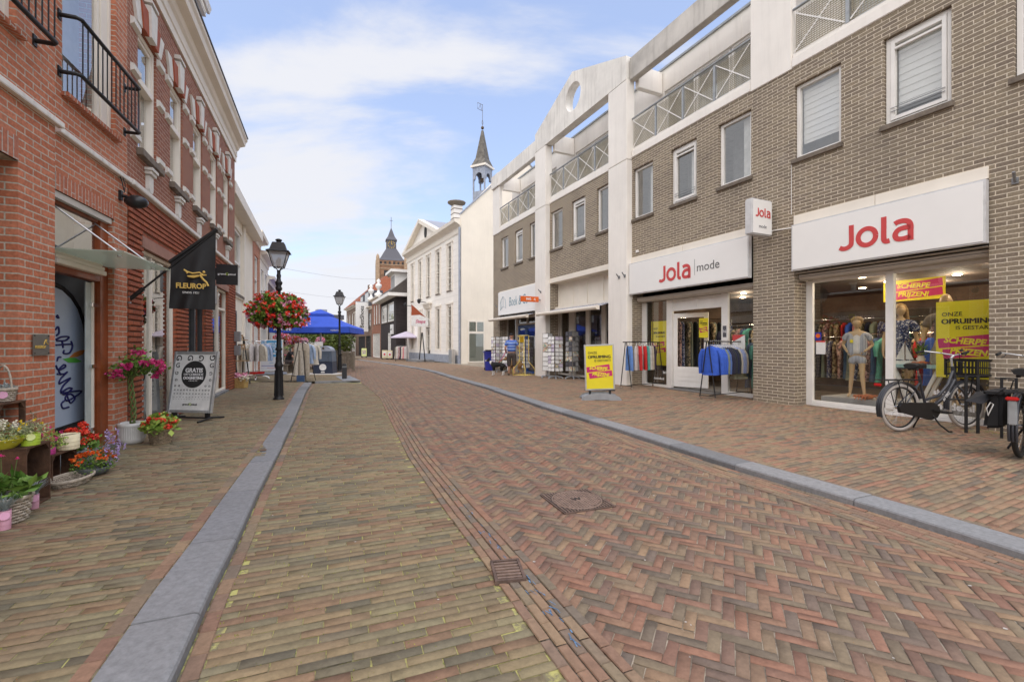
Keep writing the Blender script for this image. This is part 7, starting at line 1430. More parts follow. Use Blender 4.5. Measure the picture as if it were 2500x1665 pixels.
# bowl of red & lilac flowers at the door
t=thing('planter_bowl','grey bowl of red petunias and lilac trailing flowers at the doorway','planter',(-4.05,4.36,0)); m=MB(); m.lathe([(.07,0),(.11,.02),(.135,.08),(.125,.08)],n=24,cap=False); m.build('bowl','pot_grey',t); herb(t,.17,.05,.17,460,'leaf_mid',.026,('petal_orange',40,.028),4); m=MB(); rr=random.Random(12)
fp=[]; st=MB()
for k in range(20):
    a=rr.uniform(-.6,1.8); q=rr.uniform(.08,.24); e=Vector((cos(a)*q,sin(a)*q,rr.uniform(.12,.42))); st.tube([(cos(a)*.04,sin(a)*.04,.08),tuple(e*.6+Vector((0,0,.06))),tuple(e)],.002,4)
    for j in range(5): fp.append((e.x+rr.gauss(0,.01),e.y+rr.gauss(0,.01),e.z-j*.016))
st.build('stem','stem_green',t); m.blooms(fp,.018,5); m.build('lilac_flowers','petal_lilac',t)
t=thing('potted_hydrangea','red hydrangea standing behind the cream tin','potted plant',(-4.38,4.60,0)); m=MB(); m.lathe([(.07,0),(.09,.14),(.08,.14)],n=18,cap=False); m.build('pot','pot_grey',t); herb(t,.12,.16,.26,120,'leaf_mid',.06,None,5,asp=.8); m=MB(); rr=random.Random(4)
for (x,y,z) in ((0,0,.44),(.06,-.06,.37),(-.04,-.08,.40),(.10,.0,.31),(.03,-.1,.28)): m.blooms([(x+rr.gauss(0,.022),y+rr.gauss(0,.022),z+rr.gauss(0,.015)) for _ in range(24)],.028,6)
m.build('flower_heads','petal_red',t)
# things on crates
def tin(label,loc,r,h,mt,cat='tin',nm='flower_tin',tagm=None,plant=None,sq=None,tagrz=0):
    t=thing(nm,label,cat,loc,0); m=MB(); m.lathe([(r*.95,0),(r*.95,.002),(r,h),(r*.94,h),(r*.9,.01)],n=26,cap=False)
    for k in range(3): z=h*(.25+.25*k); m.lathe([(r*.97,z-.004),(r*1.0,z),(r*.97,z+.004)],n=26,cap=False)
    m.build('tin',mt,t); m=MB(); m.lathe([(0,h*.9),(r*.93,h*.9)],n=16,cap=False); m.build('soil','soil',t)
    if tagm: m=MB(); m.lathe([(0,0),(.026,0),(.026,.003),(0,.003)],n=18); o=m.build('round_tag',tagm,t); d=Vector((-loc[0],-loc[1],0)).normalized(); o.location=(d.x*r*1.06,d.y*r*1.06,h*.75); o.rotation_euler=Vector((d.x,d.y,.15)).to_track_quat('Z','Y').to_euler()
    if plant: plant(t,h)
    return t
crate('wooden_crate','tall standing crate carrying the yellow bowl and the lime tin',(-3.935,3.475,0),R(111),.31,.45,.476)
crate('wooden_crate','low crate carrying the cream tin, beside the tall standing crate',(-4.26,4.14,0),R(106),.34,.26,.27)
crate('wooden_crate','rearmost crate against the left brick pier, carrying the wicker basket',(-4.36,3.70,0),R(108),.30,.42,.78)
t=thing('wicker_tray','empty pale wicker tray on the ground before the low crate','tray',(-3.99,4.08,0),R(106)); basket(t,.10,.13,.055,'wicker_pale',26,5,1.55)
ez=.478; lz=.272
t=thing('planter_bowl','yellow enamel bowl of variegated leaves and yellow flowers on the tall crate','planter',(-3.86,3.40,ez)); m=MB(); m.lathe([(.08,0),(.125,.045),(.142,.07),(.152,.075),(.14,.065)],n=28,cap=False); m.build('bowl','enamel_yellow',t); herb(t,.155,.055,.13,620,'leaf_varieg',.02,('petal_yellow',9,.02),7); m=MB(); rr=random.Random(5); m.blooms([(rr.gauss(0,.06)*0+a,b,.15+j*.011) for a,b in ((.0,.03),(.05,-.03),(-.06,.05),(.09,.02)) for j in range(6)],.018,6); m.build('white_buds','petal_white',t)
tin('lime green tin of variegated leaves with a pale round tag',(-3.76,3.52,ez),.056,.09,'lime_tin',tagm='lime_tag',plant=lambda t,h:herb(t,.10,h,.09,300,'leaf_varieg',.019,('petal_yellow',4,.018),8))
tin('cream tin with a small twig print on the low crate',(-4.20,4.27,lz),.080,.14,'cream_tin',plant=None)
tin('pink pot of light green leaves and magenta flowers between the tins',(-4.18,4.06,lz),.05,.06,'pink_pot',cat='pot',nm='flower_pot',plant=lambda t,h:herb(t,.125,h,.15,330,'leaf_lime',.024,('petal_magenta',9,.03),9))
t=tin('grey tuft of fescue grass behind the lime tin, pink tag',(-3.95,3.63,ez),.035,.05,'pink_tin',tagm='pink_tag',cat='potted plant',nm='potted_grass'); rr=random.Random(1); m=MB(); tuft([(0,0,.05)],170,.13,m,.12,rr,.0022); m.build('grass','leaf_grey',t)
t=tin('dark green feathery cypress seedling at the pier edge',(-4.28,4.02,lz),.035,.05,'pot_grey',cat='potted plant',nm='potted_cypress'); herb(t,.05,.05,.36,420,'leaf_dark',.022,None,3,asp=.2,up=1.5)
t=thing('flower_basket','square wicker basket of broad green leaves and two red coneflowers, front left','flower basket',(-3.62,3.20,0),R(20)); basket(t,.11,.135,.17,'wicker_pale',26,8,1.1); herb(t,.17,.15,.18,150,'leaf_mid',.10,None,13,asp=.5)
m=MB()
for (x,y,h) in ((-.02,.02,.47),(.06,.04,.44)): m.tube([(x*.5,y*.5,.16),(x*.8,y,h*.8),(x,y,h)],.003,5)
m.build('stem','stem_green',t); m=MB(); rn=[]
for (x,y,h) in ((-.02,.02,.47),(.06,.04,.44)):
    for k in range(13): a=2*pi*k/13; s=.030 if x<.05 else .016; m.add([(x,y,h),(x+cos(a-.2)*s*.6,y+sin(a-.2)*s*.6,h-.001),(x+cos(a)*s,y+sin(a)*s,h-.008),(x+cos(a+.2)*s*.6,y+sin(a+.2)*s*.6,h-.001)],[(0,1,2,3)])
    m.sphere((x,y,h+.003),.008,n=8,m=5)
m.build('flowers','petal_magenta',t)
def fescue(label,loc,r=.034,h=.085,gh=.14,sp=.11,seed=1):
    t=tin(label,loc,r,h,'pink_tin',tagm='pink_tag',cat='potted plant',nm='potted_grass'); rr=random.Random(seed); m=MB(); tuft([(0,0,h)],150,gh,m,sp,rr,.0022); m.build('grass','leaf_grey',t); return t
fescue('pink tin of blue grey grass between the basket and the tall crate',(-3.68,3.47,0),.028,.11,.13,.10,2)
fescue('pink tin of blue grey grass at the left picture edge, nearest',(-3.47,3.08,0),.034,.13,.13,.08,3)
# wicker basket with succulents high on the rear crate
t=thing('hanging_basket','grey wicker handled basket with succulents and pink tag on the rear crate','flower basket',(-4.27,3.78,.782)); basket(t,.06,.075,.10,'wicker_pale',20,6); herb(t,.075,.10,.05,120,'leaf_grey',.022,None,3); m=MB(); m.tube([(.072*cos(R(a)),0,.1+.2*sin(R(a))) for a in range(0,181,12)],.008,6); m.build('handle','wicker_pale',t); m=MB(); m.lathe([(0,0),(.03,0),(.03,.003),(0,.003)],n=18); o=m.build('round_tag','pink_tag',t); d=Vector((.75,-.65,0)); o.location=(.075*.75,-.075*.7,.06); o.rotation_euler=d.to_track_quat('Z','Y').to_euler()
# ================================================================ bodies grown from a skeleton
def skin(verts,edges,rad,sub=2):
    me=bpy.data.meshes.new('sk'); me.from_pydata([tuple(v) for v in verts],edges,[]); o=bpy.data.objects.new('sk',me); COL.objects.link(o)
    md=o.modifiers.new('s','SKIN'); md.use_smooth_shade=True
    if not me.skin_vertices: me.skin_vertices.new() if hasattr(me.skin_vertices,'new') else None
    for i,r in enumerate(rad):
        r=r if hasattr(r,'__len__') else (r,r); me.skin_vertices[0].data[i].radius=r
    me.skin_vertices[0].data[0].use_root=True
    ss=o.modifiers.new('u','SUBSURF'); ss.levels=sub; ss.render_levels=sub
    bpy.context.view_layer.update(); e=o.evaluated_get(bpy.context.evaluated_depsgraph_get()); m2=bpy.data.meshes.new_from_object(e)
    vs=[tuple(v.co) for v in m2.vertices]; fs=[tuple(p.vertices) for p in m2.polygons]
    bpy.data.objects.remove(o); bpy.data.meshes.remove(me); bpy.data.meshes.remove(m2); return vs,fs
def skmesh(mb,chains,sub=2):
    """chains: list of lists [(x,y,z,r),...] joined where points coincide"""
    V=[];Rd=[];E=[];idx={}
    for ch in chains:
        prev=None
        for p in ch:
            k=tuple(round(c,4) for c in p[:3])
            if k not in idx: idx[k]=len(V); V.append(p[:3]); Rd.append(p[3])
            i=idx[k]
            if prev is not None and prev!=i: E.append((prev,i))
            prev=i
    vs,fs=skin(V,E,Rd,sub); mb.add(vs,fs,True)
def head(mb,c,s=1.0,yaw=0.,tilt=0.,neck=None):
    """c = centre of the skull; faces +y; one closed surface with brow, nose, lips, chin, plus ears"""
    n,m=20,16; Rm=Matrix.Rotation(yaw,3,'Z')@Matrix.Rotation(tilt,3,'X'); vs=[];fs=[]
    for i in range(m+1):
        t=pi*i/m; z=cos(t)
        for j in range(n):
            q=2*pi*j/n; x=sin(t)*cos(q); y=sin(t)*sin(q); 
            X=.075*x; Y=.095*y; Z=.118*z
            if z<0: X*=1-.28*(-z)**1.2; Y*=1-.12*(-z)
            if y>0:
                f=max(0,y)**6
                Y+=f*(.020*math.exp(-((z+.12)/.16)**2)+.006*math.exp(-((z-.18)/.10)**2)+.007*math.exp(-((z+.48)/.10)**2)+.010*math.exp(-((z+.80)/.14)**2))
                if abs(abs(x)-.34)<.2: Y-=.010*math.exp(-((z-.03)/.10)**2)
            vs.append(tuple(Rm@Vector((X*s,Y*s,Z*s))+Vector(c)))
    for i in range(m):
        for j in range(n): fs.append((i*n+j,(i+1)*n+j,(i+1)*n+(j+1)%n,i*n+(j+1)%n))
    mb.add(vs,fs,True)
    for e in(-1,1):
        q=MB(); q.sphere((0,0,0),.010*s,.020*s,.030*s,8,6); mb.add([tuple(Rm@(Vector(v)+Vector((e*.077*s,-.005*s,-.005*s)))+Vector(c)) for v in q.v],q.f,True)
def hand(wrist,dirv,palm,s=1.,curl=.4):
    """chains for palm, four fingers and a thumb; dirv = along the hand, palm = normal of the palm"""
    d=Vector(dirv).normalized(); pn=Vector(palm).normalized(); sd=d.cross(pn).normalized(); w=Vector(wrist); ch=[]
    pc=w+d*.045*s; ch.append([(*w,.019*s),(*pc,.024*s)])
    for k,(o,l) in enumerate(((-.027,.066),(-.009,.076),(.009,.071),(.026,.055))):
        b=w+d*.085*s+sd*o*s; k1=b+(d*cos(curl*.6)+pn*sin(curl*.6))*l*.5*s; k2=k1+(d*cos(curl*1.8)+pn*sin(curl*1.8))*l*.5*s
        ch.append([(*pc,.024*s),(*b,.0095*s),(*k1,.0085*s),(*k2,.007*s)])
    tb=w+d*.03*s-sd*.03*s; ch.append([(*pc,.024*s),(*tb,.011*s),(*(tb+(d*.7-sd*.6+pn*.3).normalized()*.035*s),.009*s),(*(tb+(d*.9-sd*.4+pn*.5).normalized()*.06*s),.0075*s)])
    return ch
def figure(mb,h,J,s=1.,girl=False,handL=None,handR=None,feet=True,barefoot=True):
    """J: joints (already in metres)"""
    g=lambda k:J[k]
    ch=[[(*g('pelvis'),(.125*s,.095*s)),(*g('waist'),(.115*s,.085*s)),(*g('chest'),(.145*s,.10*s)),(*g('collar'),(.09*s,.075*s)),(*g('neck'),.048*s),(*g('skull'),.045*s)]]
    for S in'LR':
        ch.append([(*g('collar'),(.09*s,.075*s)),(*g('sh'+S),.052*s),(*g('el'+S),.037*s),(*g('wr'+S),.024*s)])
        ch.append([(*g('pelvis'),(.125*s,.095*s)),(*g('hip'+S),.082*s),(*g('kn'+S),.050*s),(*((Vector(g('kn'+S))*.62+Vector(g('an'+S))*.38)),.050*s),(*g('an'+S),.032*s),(*g('toe'+S),.030*s)])
    for S,hd in(('L',handL),('R',handR)):
        if hd: ch+= hand(g('wr'+S),hd[0],hd[1],s*hd[2] if len(hd)>2 else s)
    skmesh(mb,ch)
    # body widths are given along x / y by the skin's own frame
def cloth(mb,chains): skmesh(mb,chains)
def standing(k,hs=.17,hp=.09,arm=.03,spread=.10):
    """joint set for a standing figure of height 1.75*k"""
    J={'pelvis':(0,0,.95),'waist':(0,.01,1.10),'chest':(0,.0,1.30),'collar':(0,-.01,1.44),'neck':(0,.0,1.51),'skull':(0,.01,1.58)}
    for S,e in(('L',-1),('R',1)):
        J.update({'sh'+S:(e*hs,0,1.42),'el'+S:(e*(hs+.07),-.02,1.14),'wr'+S:(e*(hs+.09),.05,.90),'hip'+S:(e*hp,0,.90),'kn'+S:(e*(hp+.01),.015,.50),'an'+S:(e*spread,-.01,.085),'toe'+S:(e*(spread+.02),.13,.03)})
    return {a:tuple(c*k for c in b) for a,b in J.items()}
# ---- man in striped shirt
P=(-.02,19.05); t=thing('person','man in a blue striped shirt, dark cap and long shorts standing before the card racks','person',(P[0],P[1],zg(P[1])),R(-8))
J=standing(1.0,.19,.10,spread=.12); J['wrL']=(-.27,.18,1.02); J['elL']=(-.27,-.03,1.13); J['wrR']=(.26,.26,1.14); J['elR']=(.28,.02,1.12)
m=MB(); figure(m,1.75,J,1.08,handL=((0,.8,-.3),(1,0,0)),handR=((-.2,.9,.1),(-1,0,0))); head(m,(0,.01,1.67),1.0); m.build('body','skin',t,recalc=False)
m=MB(); s=1.13; skmesh(m,[[(0,.0,.96,(.19,.15)),(0,.01,1.12,(.20,.16)),(0,.0,1.30,(.20,.155)),(0,-.01,1.42,(.13,.10)),(0,0,1.49,.065)],[(0,-.01,1.42,(.13,.10)),(-.185,0,1.41,.085),(-.255,-.02,1.24,.078)],[(0,-.01,1.42,(.13,.10)),(.185,0,1.41,.085),(.255,-.01,1.24,.078)]]); m.build('shirt','stripe_shirt',t,recalc=False)
m=MB(); skmesh(m,[[(0,0,.99,(.18,.14)),(0,0,.90,(.17,.14)),(-.11,0,.82,.115),(-.115,.01,.50,.095),(-.118,0,.36,.088)],[(0,0,.90,(.17,.14)),(.11,0,.82,.115),(.115,.01,.50,.095),(.118,0,.36,.088)]]); m.build('shorts','shorts',t,recalc=False)
for e in(-1,1): m=MB(); skmesh(m,[[(e*.12,-.06,.05,.045),(e*.125,.03,.045,.05),(e*.14,.17,.035,.04)]],2); m.build('shoe','shoe',t,recalc=False)
m=MB(); m.sphere((0,.0,1.72),.088,.105,.07,16,8); m.prism([(-.07,.09),(.07,.09),(.05,.18),(-.05,.18)],'z',1.70,1.712); m.build('cap','dog_black',t)
# leash
t2=thing('dog_leash','red leash from the man to the black and white dog','leash',(P[0]-.25,P[1]-.2,zg(P[1])+.82)); m=MB(); m.tube([(.0,.35,.20),(-.08,.12,.0),(-.18,.0,-.17),(-.3,-.0,-.28)],.012,6); m.build('strap','red_plastic',t2)
# ---- dogs
def dog(loc,rz,label,coat,white,s=1.,patch=True,headturn=0):
    t=thing('dog',label,'dog',loc,rz); m=MB()    # faces +x
    ch=[[(-.30,0,.50,.085),(-.18,0,.51,.105),(0,0,.50,.125),(.18,0,.50,.12),(.28,0,.56,.085),(.38,.0,.66,.065)],
        [(-.30,0,.50,.085),(-.42,0,.46,.03),(-.50,0,.34,.035),(-.52,0,.24,.022)]]
    for y in(-.075,.075):
        ch.append([(.18,0,.50,.12),(.18,y,.40,.055),(.16,y,.26,.030),(.19,y,.10,.022),(.20,y,.03,.026),(.235,y,.02,.022)])
        ch.append([(-.30,0,.50,.085),(-.26,y,.42,.075),(-.20,y,.28,.040),(-.31,y,.17,.024),(-.29,y,.03,.026),(-.25,y,.02,.022)])
    skmesh(m,[[(a*s,b*s,c*s,r*s) for a,b,c,r in q] for q in ch])
    hc=Vector((.44,.0,.70)); skmesh(m,[[((hc.x-.05)*s,0,(hc.z-.03)*s,.07*s),(hc.x*s,0,hc.z*s,.068*s),((hc.x+.08)*s,0,(hc.z-.02)*s,.045*s),((hc.x+.17)*s,0,(hc.z-.045)*s,.028*s)]])
    for e in(-1,1): m.tube([((hc.x-.02)*s,e*.05*s,(hc.z+.04)*s),((hc.x-.03)*s,e*.065*s,(hc.z+.10)*s),((hc.x)*s,e*.085*s,(hc.z+.07)*s)],[.025*s,.02*s,.006*s],6)
    o=m.build('body',coat,t,recalc=False)
    # coat in large patches: white legs, chest, muzzle and blaze
    if white:
        o.data.materials.append(M[white])
        for p in o.data.polygons:
            c=p.center/s
            if c.z<.21 or c.x>.53 or (c.x>.27 and c.x<.38 and c.z>.5) or (abs(c.y)<.016 and c.x>.42) or (c.x<-.50): p.material_index=1
    m=MB(); m.sphere(((hc.x+.195)*s,0,(hc.z-.035)*s),.014*s,n=8,m=6); m.build('nose','rubber',t)
    return t
dog((-.62,18.9,zg(18.9)),R(158),'black and white collie standing by the yellow bin, looking left','dog_black','dog_white',.92)
dog((.12,19.5,zg(19.5)),R(150),'tan dog with pale tail half hidden behind the man','tan_fur',None,1.0)
# ---- seated man on the terrace
P=at(700,890,21.6); P=(P[0],P[1],zg(21.6)); t=thing('person','seated man in black shirt and dark shorts leaning on his knees behind the blue poster','person',P,R(-80))
J={'pelvis':(0,0,.50),'waist':(0,.05,.64),'chest':(0,.14,.84),'collar':(0,.21,.95),'neck':(0,.25,1.01),'skull':(0,.28,1.07)}
for S,e in(('L',-1),('R',1)): J.update({'sh'+S:(e*.18,.2,.93),'el'+S:(e*.2,.36,.72),'wr'+S:(e*.06,.52,.60),'hip'+S:(e*.1,.05,.48),'kn'+S:(e*.15,.46,.50),'an'+S:(e*.14,.42,.09),'toe'+S:(e*.15,.56,.03)})
m=MB(); figure(m,1.75,J,1.0,handL=((1,.3,0),(0,0,1)),handR=((-1,.3,0),(0,0,1))); head(m,(0,.31,1.15),1.0,tilt=-.3); m.build('body','skin',t,recalc=False)
m=MB(); skmesh(m,[[(0,0,.52,(.16,.13)),(0,.05,.64,(.16,.13)),(0,.14,.84,(.17,.13)),(0,.21,.95,(.12,.09)),(0,.24,1.0,.06)],[(0,.21,.95,(.12,.09)),(-.18,.2,.93,.07),(-.195,.30,.8,.062)],[(0,.21,.95,(.12,.09)),(.18,.2,.93,.07),(.195,.30,.8,.062)]]); m.build('shirt','cloth_black',t,recalc=False)
m=MB(); skmesh(m,[[(0,-.02,.50,(.16,.13)),(-.1,.08,.49,.105),(-.14,.34,.50,.088)],[(0,-.02,.50,(.16,.13)),(.1,.08,.49,.105),(.14,.34,.50,.088)]]); m.build('shorts','shorts',t,recalc=False)
for e in(-1,1): m=MB(); skmesh(m,[[(e*.14,.38,.05,.042),(e*.145,.46,.045,.045),(e*.15,.60,.035,.036)]],2); m.build('shoe','shoe',t,recalc=False)
m=MB(); m.sphere((0,.29,1.19),.085,.10,.085,14,8); m.build('hair','wood_crate',t)
t=thing('bench','plain wooden bench under the seated man','bench',P,R(-80)); m=MB(); m.box(-.5,.5,-.22,.2,.36,.40); m.build('seat','wood_old',t)
for a in(-.42,.42): m=MB(); m.box(a-.03,a+.03,-.2,.18,0,.36); m.build('leg','wood_old',t)
# ================================================================ display window of the fashion shop
podz=.22
t=RB.root('display_podium','low grey podium behind the display window','podium',u=-1.4,out=-1.0,z=.03); m=RB.mb(); m.box(-1.25,1.2,-.45,.45,0,.17); m.build('top','room_grey',t)
def toface(u,o,fx,fy): return 0
k=.885; w=RB.w(-.72,-.82); t=thing('mannequin','child mannequin with blond hair in striped shirt and shorts in the display window','mannequin',(w[0],w[1],.20),R(136))
J=standing(k,.155,.085,spread=.13); J['elL']=(-.27*k,-.10*k,1.17*k); J['wrL']=(-.13*k,.13*k,1.02*k); J['elR']=(.27*k,-.10*k,1.17*k); J['wrR']=(.15*k,.13*k,1.00*k); J['anL']=(-.14*k,.10*k,.085*k); J['toeL']=(-.17*k,.24*k,.03*k); J['knL']=(-.10*k,.09*k,.5*k)
m=MB(); figure(m,1.55,J,.80,handL=((.5,.3,-.6),(0,-1,0),1.1),handR=((-.5,.3,-.6),(0,-1,0),1.1)); head(m,(0,.015,1.66*k),.98); m.build('body','mannequin',t,recalc=False)
z=lambda q:q*k
m=MB(); skmesh(m,[[(0,0,z(.93),(.135,.10)),(0,.01,z(1.1),(.125,.095)),(0,0,z(1.3),(.135,.10)),(0,-.01,z(1.43),(.085,.07)),(0,0,z(1.48),.05)]]); m.build('white_top','white_cloth',t,recalc=False)
m=MB(); 
for e in(-1,1): skmesh(m,[[(e*.085,.0,z(.90),(.085,.105)),(e*.085,0,z(1.1),(.085,.10)),(e*.085,0,z(1.3),(.085,.105)),(e*.09,-.01,z(1.41),(.07,.075))],[(e*.09,-.01,z(1.41),(.07,.075)),(e*.155,-.01,z(1.40),.062),(e*.215,-.05,z(1.27),.062)]])
m.build('striped_shirt','stripe_child',t,recalc=False)
m=MB(); skmesh(m,[[(0,0,z(1.0),(.13,.10)),(0,0,z(.92),(.135,.11)),(-.08,0,z(.86),.09),(-.088,.03,z(.72),.085)],[(0,0,z(.92),(.135,.11)),(.08,0,z(.86),.09),(.088,.01,z(.72),.085)]]); m.build('shorts','stripe_child',t,recalc=False)
m=MB(); m.sphere((0,-.012,z(1.695)),.088,.105,.10,16,10)
for q in range(26): a=2*pi*q/26; m.tube([(.05*cos(a),-.01+.06*sin(a),z(1.79)),(.085*cos(a),-.01+.10*sin(a),z(1.74)),(.086*cos(a),-.012+.102*sin(a)*(1 if sin(a)<.3 else .98),z(1.66 if sin(a)<.5 else 1.705))],[.014,.018,.008],6)
m.build('hair','hair_blond',t,recalc=False); m=MB(); m.box(.05,.10,.105,.112,z(1.22),z(1.29)); m.build('price_tag','yellow_poster',t)
# woman
w=RB.w(-1.28,-1.15); t=thing('mannequin','long haired woman mannequin in a blue patterned dress behind the window mullion','mannequin',(w[0],w[1],.20),R(148)); J=standing(1.02,.165,.09,spread=.09); m=MB(); figure(m,1.75,J,.93,handL=((0,.2,-1),(1,0,0)),handR=((0,.2,-1),(-1,0,0))); head(m,(0,.01,1.69),.98,yaw=.3); m.build('body','mannequin',t,recalc=False)
m=MB(); skmesh(m,[[(0,0,1.02,(.16,.13)),(0,.01,1.14,(.125,.10)),(0,.01,1.33,(.155,.125)),(0,-.01,1.45,(.10,.08))],[(0,-.01,1.45,(.10,.08)),(-.17,0,1.44,.08),(-.24,-.01,1.28,.085)],[(0,-.01,1.45,(.10,.08)),(.17,0,1.44,.08),(.24,-.01,1.28,.085)],[(0,0,1.02,(.16,.13)),(0,0,.80,(.19,.15)),(0,0,.56,(.20,.16))]]); m.build('dress','dress_blue',t,recalc=False)
m=MB(); m.sphere((0,-.02,1.72),.09,.105,.11,16,10)
for q in range(22): a=pi*1.0+pi*q/21; m.tube([(.06*cos(a),-.02+.06*sin(a),1.80),(.095*cos(a),-.02+.10*sin(a),1.70),(.12*cos(a),-.03+.09*sin(a),1.50),(.11*cos(a),-.03+.09*sin(a),1.36)],[.02,.024,.022,.01],6)
m.build('hair','hair_blond',t,recalc=False)
# man
w=RB.w(-1.98,-1.05); t=thing('mannequin','bald man mannequin in brown shirt and khaki shorts half behind the yellow poster','mannequin',(w[0],w[1],.20),R(132)); J=standing(1.08,.19,.10,spread=.14); m=MB(); figure(m,1.85,J,1.05,handL=((0,.2,-1),(1,0,0)),handR=((0,.2,-1),(-1,0,0))); head(m,(0,.01,1.80),1.06,yaw=-.25); m.build('body','mannequin',t,recalc=False)
m=MB(); skmesh(m,[[(0,0,1.06,(.165,.13)),(0,.01,1.2,(.165,.13)),(0,.01,1.42,(.175,.135)),(0,-.01,1.54,(.11,.085)),(0,0,1.59,.06)],[(0,-.01,1.54,(.11,.085)),(-.2,0,1.52,.08),(-.26,-.01,1.34,.078)],[(0,-.01,1.54,(.11,.085)),(.2,0,1.52,.08),(.26,-.01,1.34,.078)]]); m.build('brown_shirt','brown_tee',t,recalc=False)
m=MB(); skmesh(m,[[(0,0,1.06,(.16,.13)),(0,0,.97,(.165,.135)),(-.11,0,.9,.11),(-.12,.01,.62,.10)],[(0,0,.97,(.165,.135)),(.11,0,.9,.11),(.12,.01,.62,.10)]]); m.build('shorts','khaki',t,recalc=False); m=MB(); m.box(-.12,-.07,.14,.148,1.36,1.45); m.box(-.14,-.08,.115,.122,.80,.88); m.build('price_tag','yellow_poster',t)
# table with decorations
w=RB.w(-1.66,-.86); t=thing('side_table','pale blue trestle table in the display window','table',(w[0],w[1],.03),RB.rz); m=MB(); m.box(-.36,.36,-.16,.16,.80,.86); m.build('table_top','tea_blue',t,bevel=.006)
for s in(-1,1):
    m=MB(); m.obox((s*.22,0,.40),.05,.05,.92,rot=(0,s*R(22),0)); m.obox((-s*.22+.06*s,.06,.40),.05,.04,.92,rot=(0,-s*R(22),0)); m.build('trestle_leg','white_paint',t)
TT=.891
w=RB.w(-1.48,-.86); t=thing('toy_sailboat','white toy sailing boat on the pale blue table','toy boat',(w[0],w[1],TT),RB.rz+R(30)); m=MB(); m.prism([(-.14,.05),(.15,.05),(.11,0),(-.10,0)],'y',-.03,.03); m.build('hull','white_paint',t,bevel=.01); m=MB(); m.tube([(0,0,.05),(0,0,.42)],.006,6); m.build('mast','wood_box',t); m=MB(); m.prism([(.01,.07),(.01,.40),(.13,.09)],'y',-.002,.002); m.prism([(-.01,.09),(-.01,.36),(-.12,.08)],'y',-.002,.002); m.build('sail','white_cloth',t)
w=RB.w(-1.72,-.84); t=thing('vase','cream bulb vase with green leaves and a blue flower on the pale blue table','vase',(w[0],w[1],TT),0); m=MB(); m.lathe([(.045,0),(.075,.03),(.05,.065),(.07,.10),(.04,.14),(.05,.16)],n=20,cap=False); m.build('vase','cream_paint',t); herb(t,.08,.16,.20,90,'leaf_mid',.08,None,3,asp=.3,up=1.2); m=MB(); m.blooms([(random.gauss(0,.02),random.gauss(0,.02),.38+random.gauss(0,.02)) for _ in range(20)],.03,6); m.build('flower','petal_lilac',t)
leafmat('crab_col',(.55,.09,.02),(.72,.25,.10))
def crab(w,lab,s=1.):
    t=thing('crab_decoration',lab,'decoration',w,R(200)); m=MB(); m.sphere((0,0,.05*s),.12*s,.085*s,.05*s,16,8)
    for e in(-1,1):
        for k in range(4): m.tube([(e*.08*s,(-.05+.035*k)*s,.05*s),(e*.16*s,(-.07+.045*k)*s,.07*s),(e*.21*s,(-.09+.06*k)*s,.0)],[.016*s,.013*s,.005*s],6)
        m.tube([(e*.07*s,-.06*s,.05*s),(e*.14*s,-.13*s,.06*s),(e*.08*s,-.18*s,.05*s)],[.02*s,.022*s,.018*s],7); m.tube([(e*.08*s,-.18*s,.05*s),(e*.03*s,-.19*s,.07*s)],[.018*s,.004*s],6)
    m.build('shell','crab_orange',t)
mat('crab_orange',(.55,.15,.05),.6,nz=(14,.5)); w=RB.w(-.98,-.66); crab((w[0],w[1],.201),'large orange crab decoration at the feet of the child mannequin',1.05); w=RB.w(-1.78,-.75); crab((w[0],w[1],TT),'small orange crab decoration on the pale blue table',.7)
# racks inside the shop
cc=['cloth_royal_blue','cloth_strong_red','cloth_floral','cloth_floral','cloth_pink','cloth_floral','cloth_charcoal','cloth_teal','cloth_denim','cloth_pink','cloth_floral','dress_blue','cloth_grey_green','cloth_navy','cloth_floral','cloth_rose']
def inrack(u0,u1,o,n,lab,h=1.45,seed=0,L=.95,off=0):
    a=RB.w(u0,o); b_=RB.w(u1,o); t=thing('clothes_rack',lab,'clothes rack',(a[0],a[1],.03),RB.rz); m=MB(); Ln=u1-u0; m.tube([(0,0,h),(Ln,0,h)],.014,6); m.tube([(0,0,0),(0,0,h)],.014,6); m.tube([(Ln,0,0),(Ln,0,h)],.014,6); m.build('frame','chrome',t)
    for i in range(n): c=cc[(i+off)%len(cc)]; garment('dress',c,RB.w(u0+.08+(Ln-.16)*i/(n-1),o,h+.03),RB.rz+R(78+seed*3),'patterned dress on '+lab,'dresses on '+lab,w=.42,L=L,sl=.4 if i%2 else 0,seed=100+i+seed,hang=False)
inrack(-1.35,.2,-2.3,13,'the rail behind the child mannequin',seed=1); inrack(-3.6,-2.0,-2.6,10,'the rail deep in the shop on the right',seed=2,off=5); inrack(1.9,3.6,-2.2,12,'the rail inside the open door',seed=3,off=2,h=1.75,L=1.2)
inrack(-2.6,-1.0,-3.9,12,'the back wall rail on the right',seed=5,off=3,h=1.9,L=1.2); inrack(-.9,2.6,-4.5,24,'the back wall rail behind the mannequins',seed=6,off=1,h=1.9,L=1.1); inrack(.5,2.1,-3.4,12,'the middle rail behind the child mannequin',seed=7,off=6,h=1.4)
inrack(.95,1.75,-.95,5,'the rail in the narrow window by the pier',seed=4,off=4,h=1.35,L=1.1)
a=RB.w(4.3,-.9); t=thing('clothes_rack','the rail along the side wall behind the open door','clothes rack',(a[0],a[1],.03),RB.rz); m=RB.mb(); m.tube([(0,0,2.0),(0,-2.6,2.0)],.014,6); m.tube([(0,0,0),(0,0,2.0)],.014,6); m.tube([(0,-2.6,0),(0,-2.6,2.0)],.014,6); m.build('frame','chrome',t)
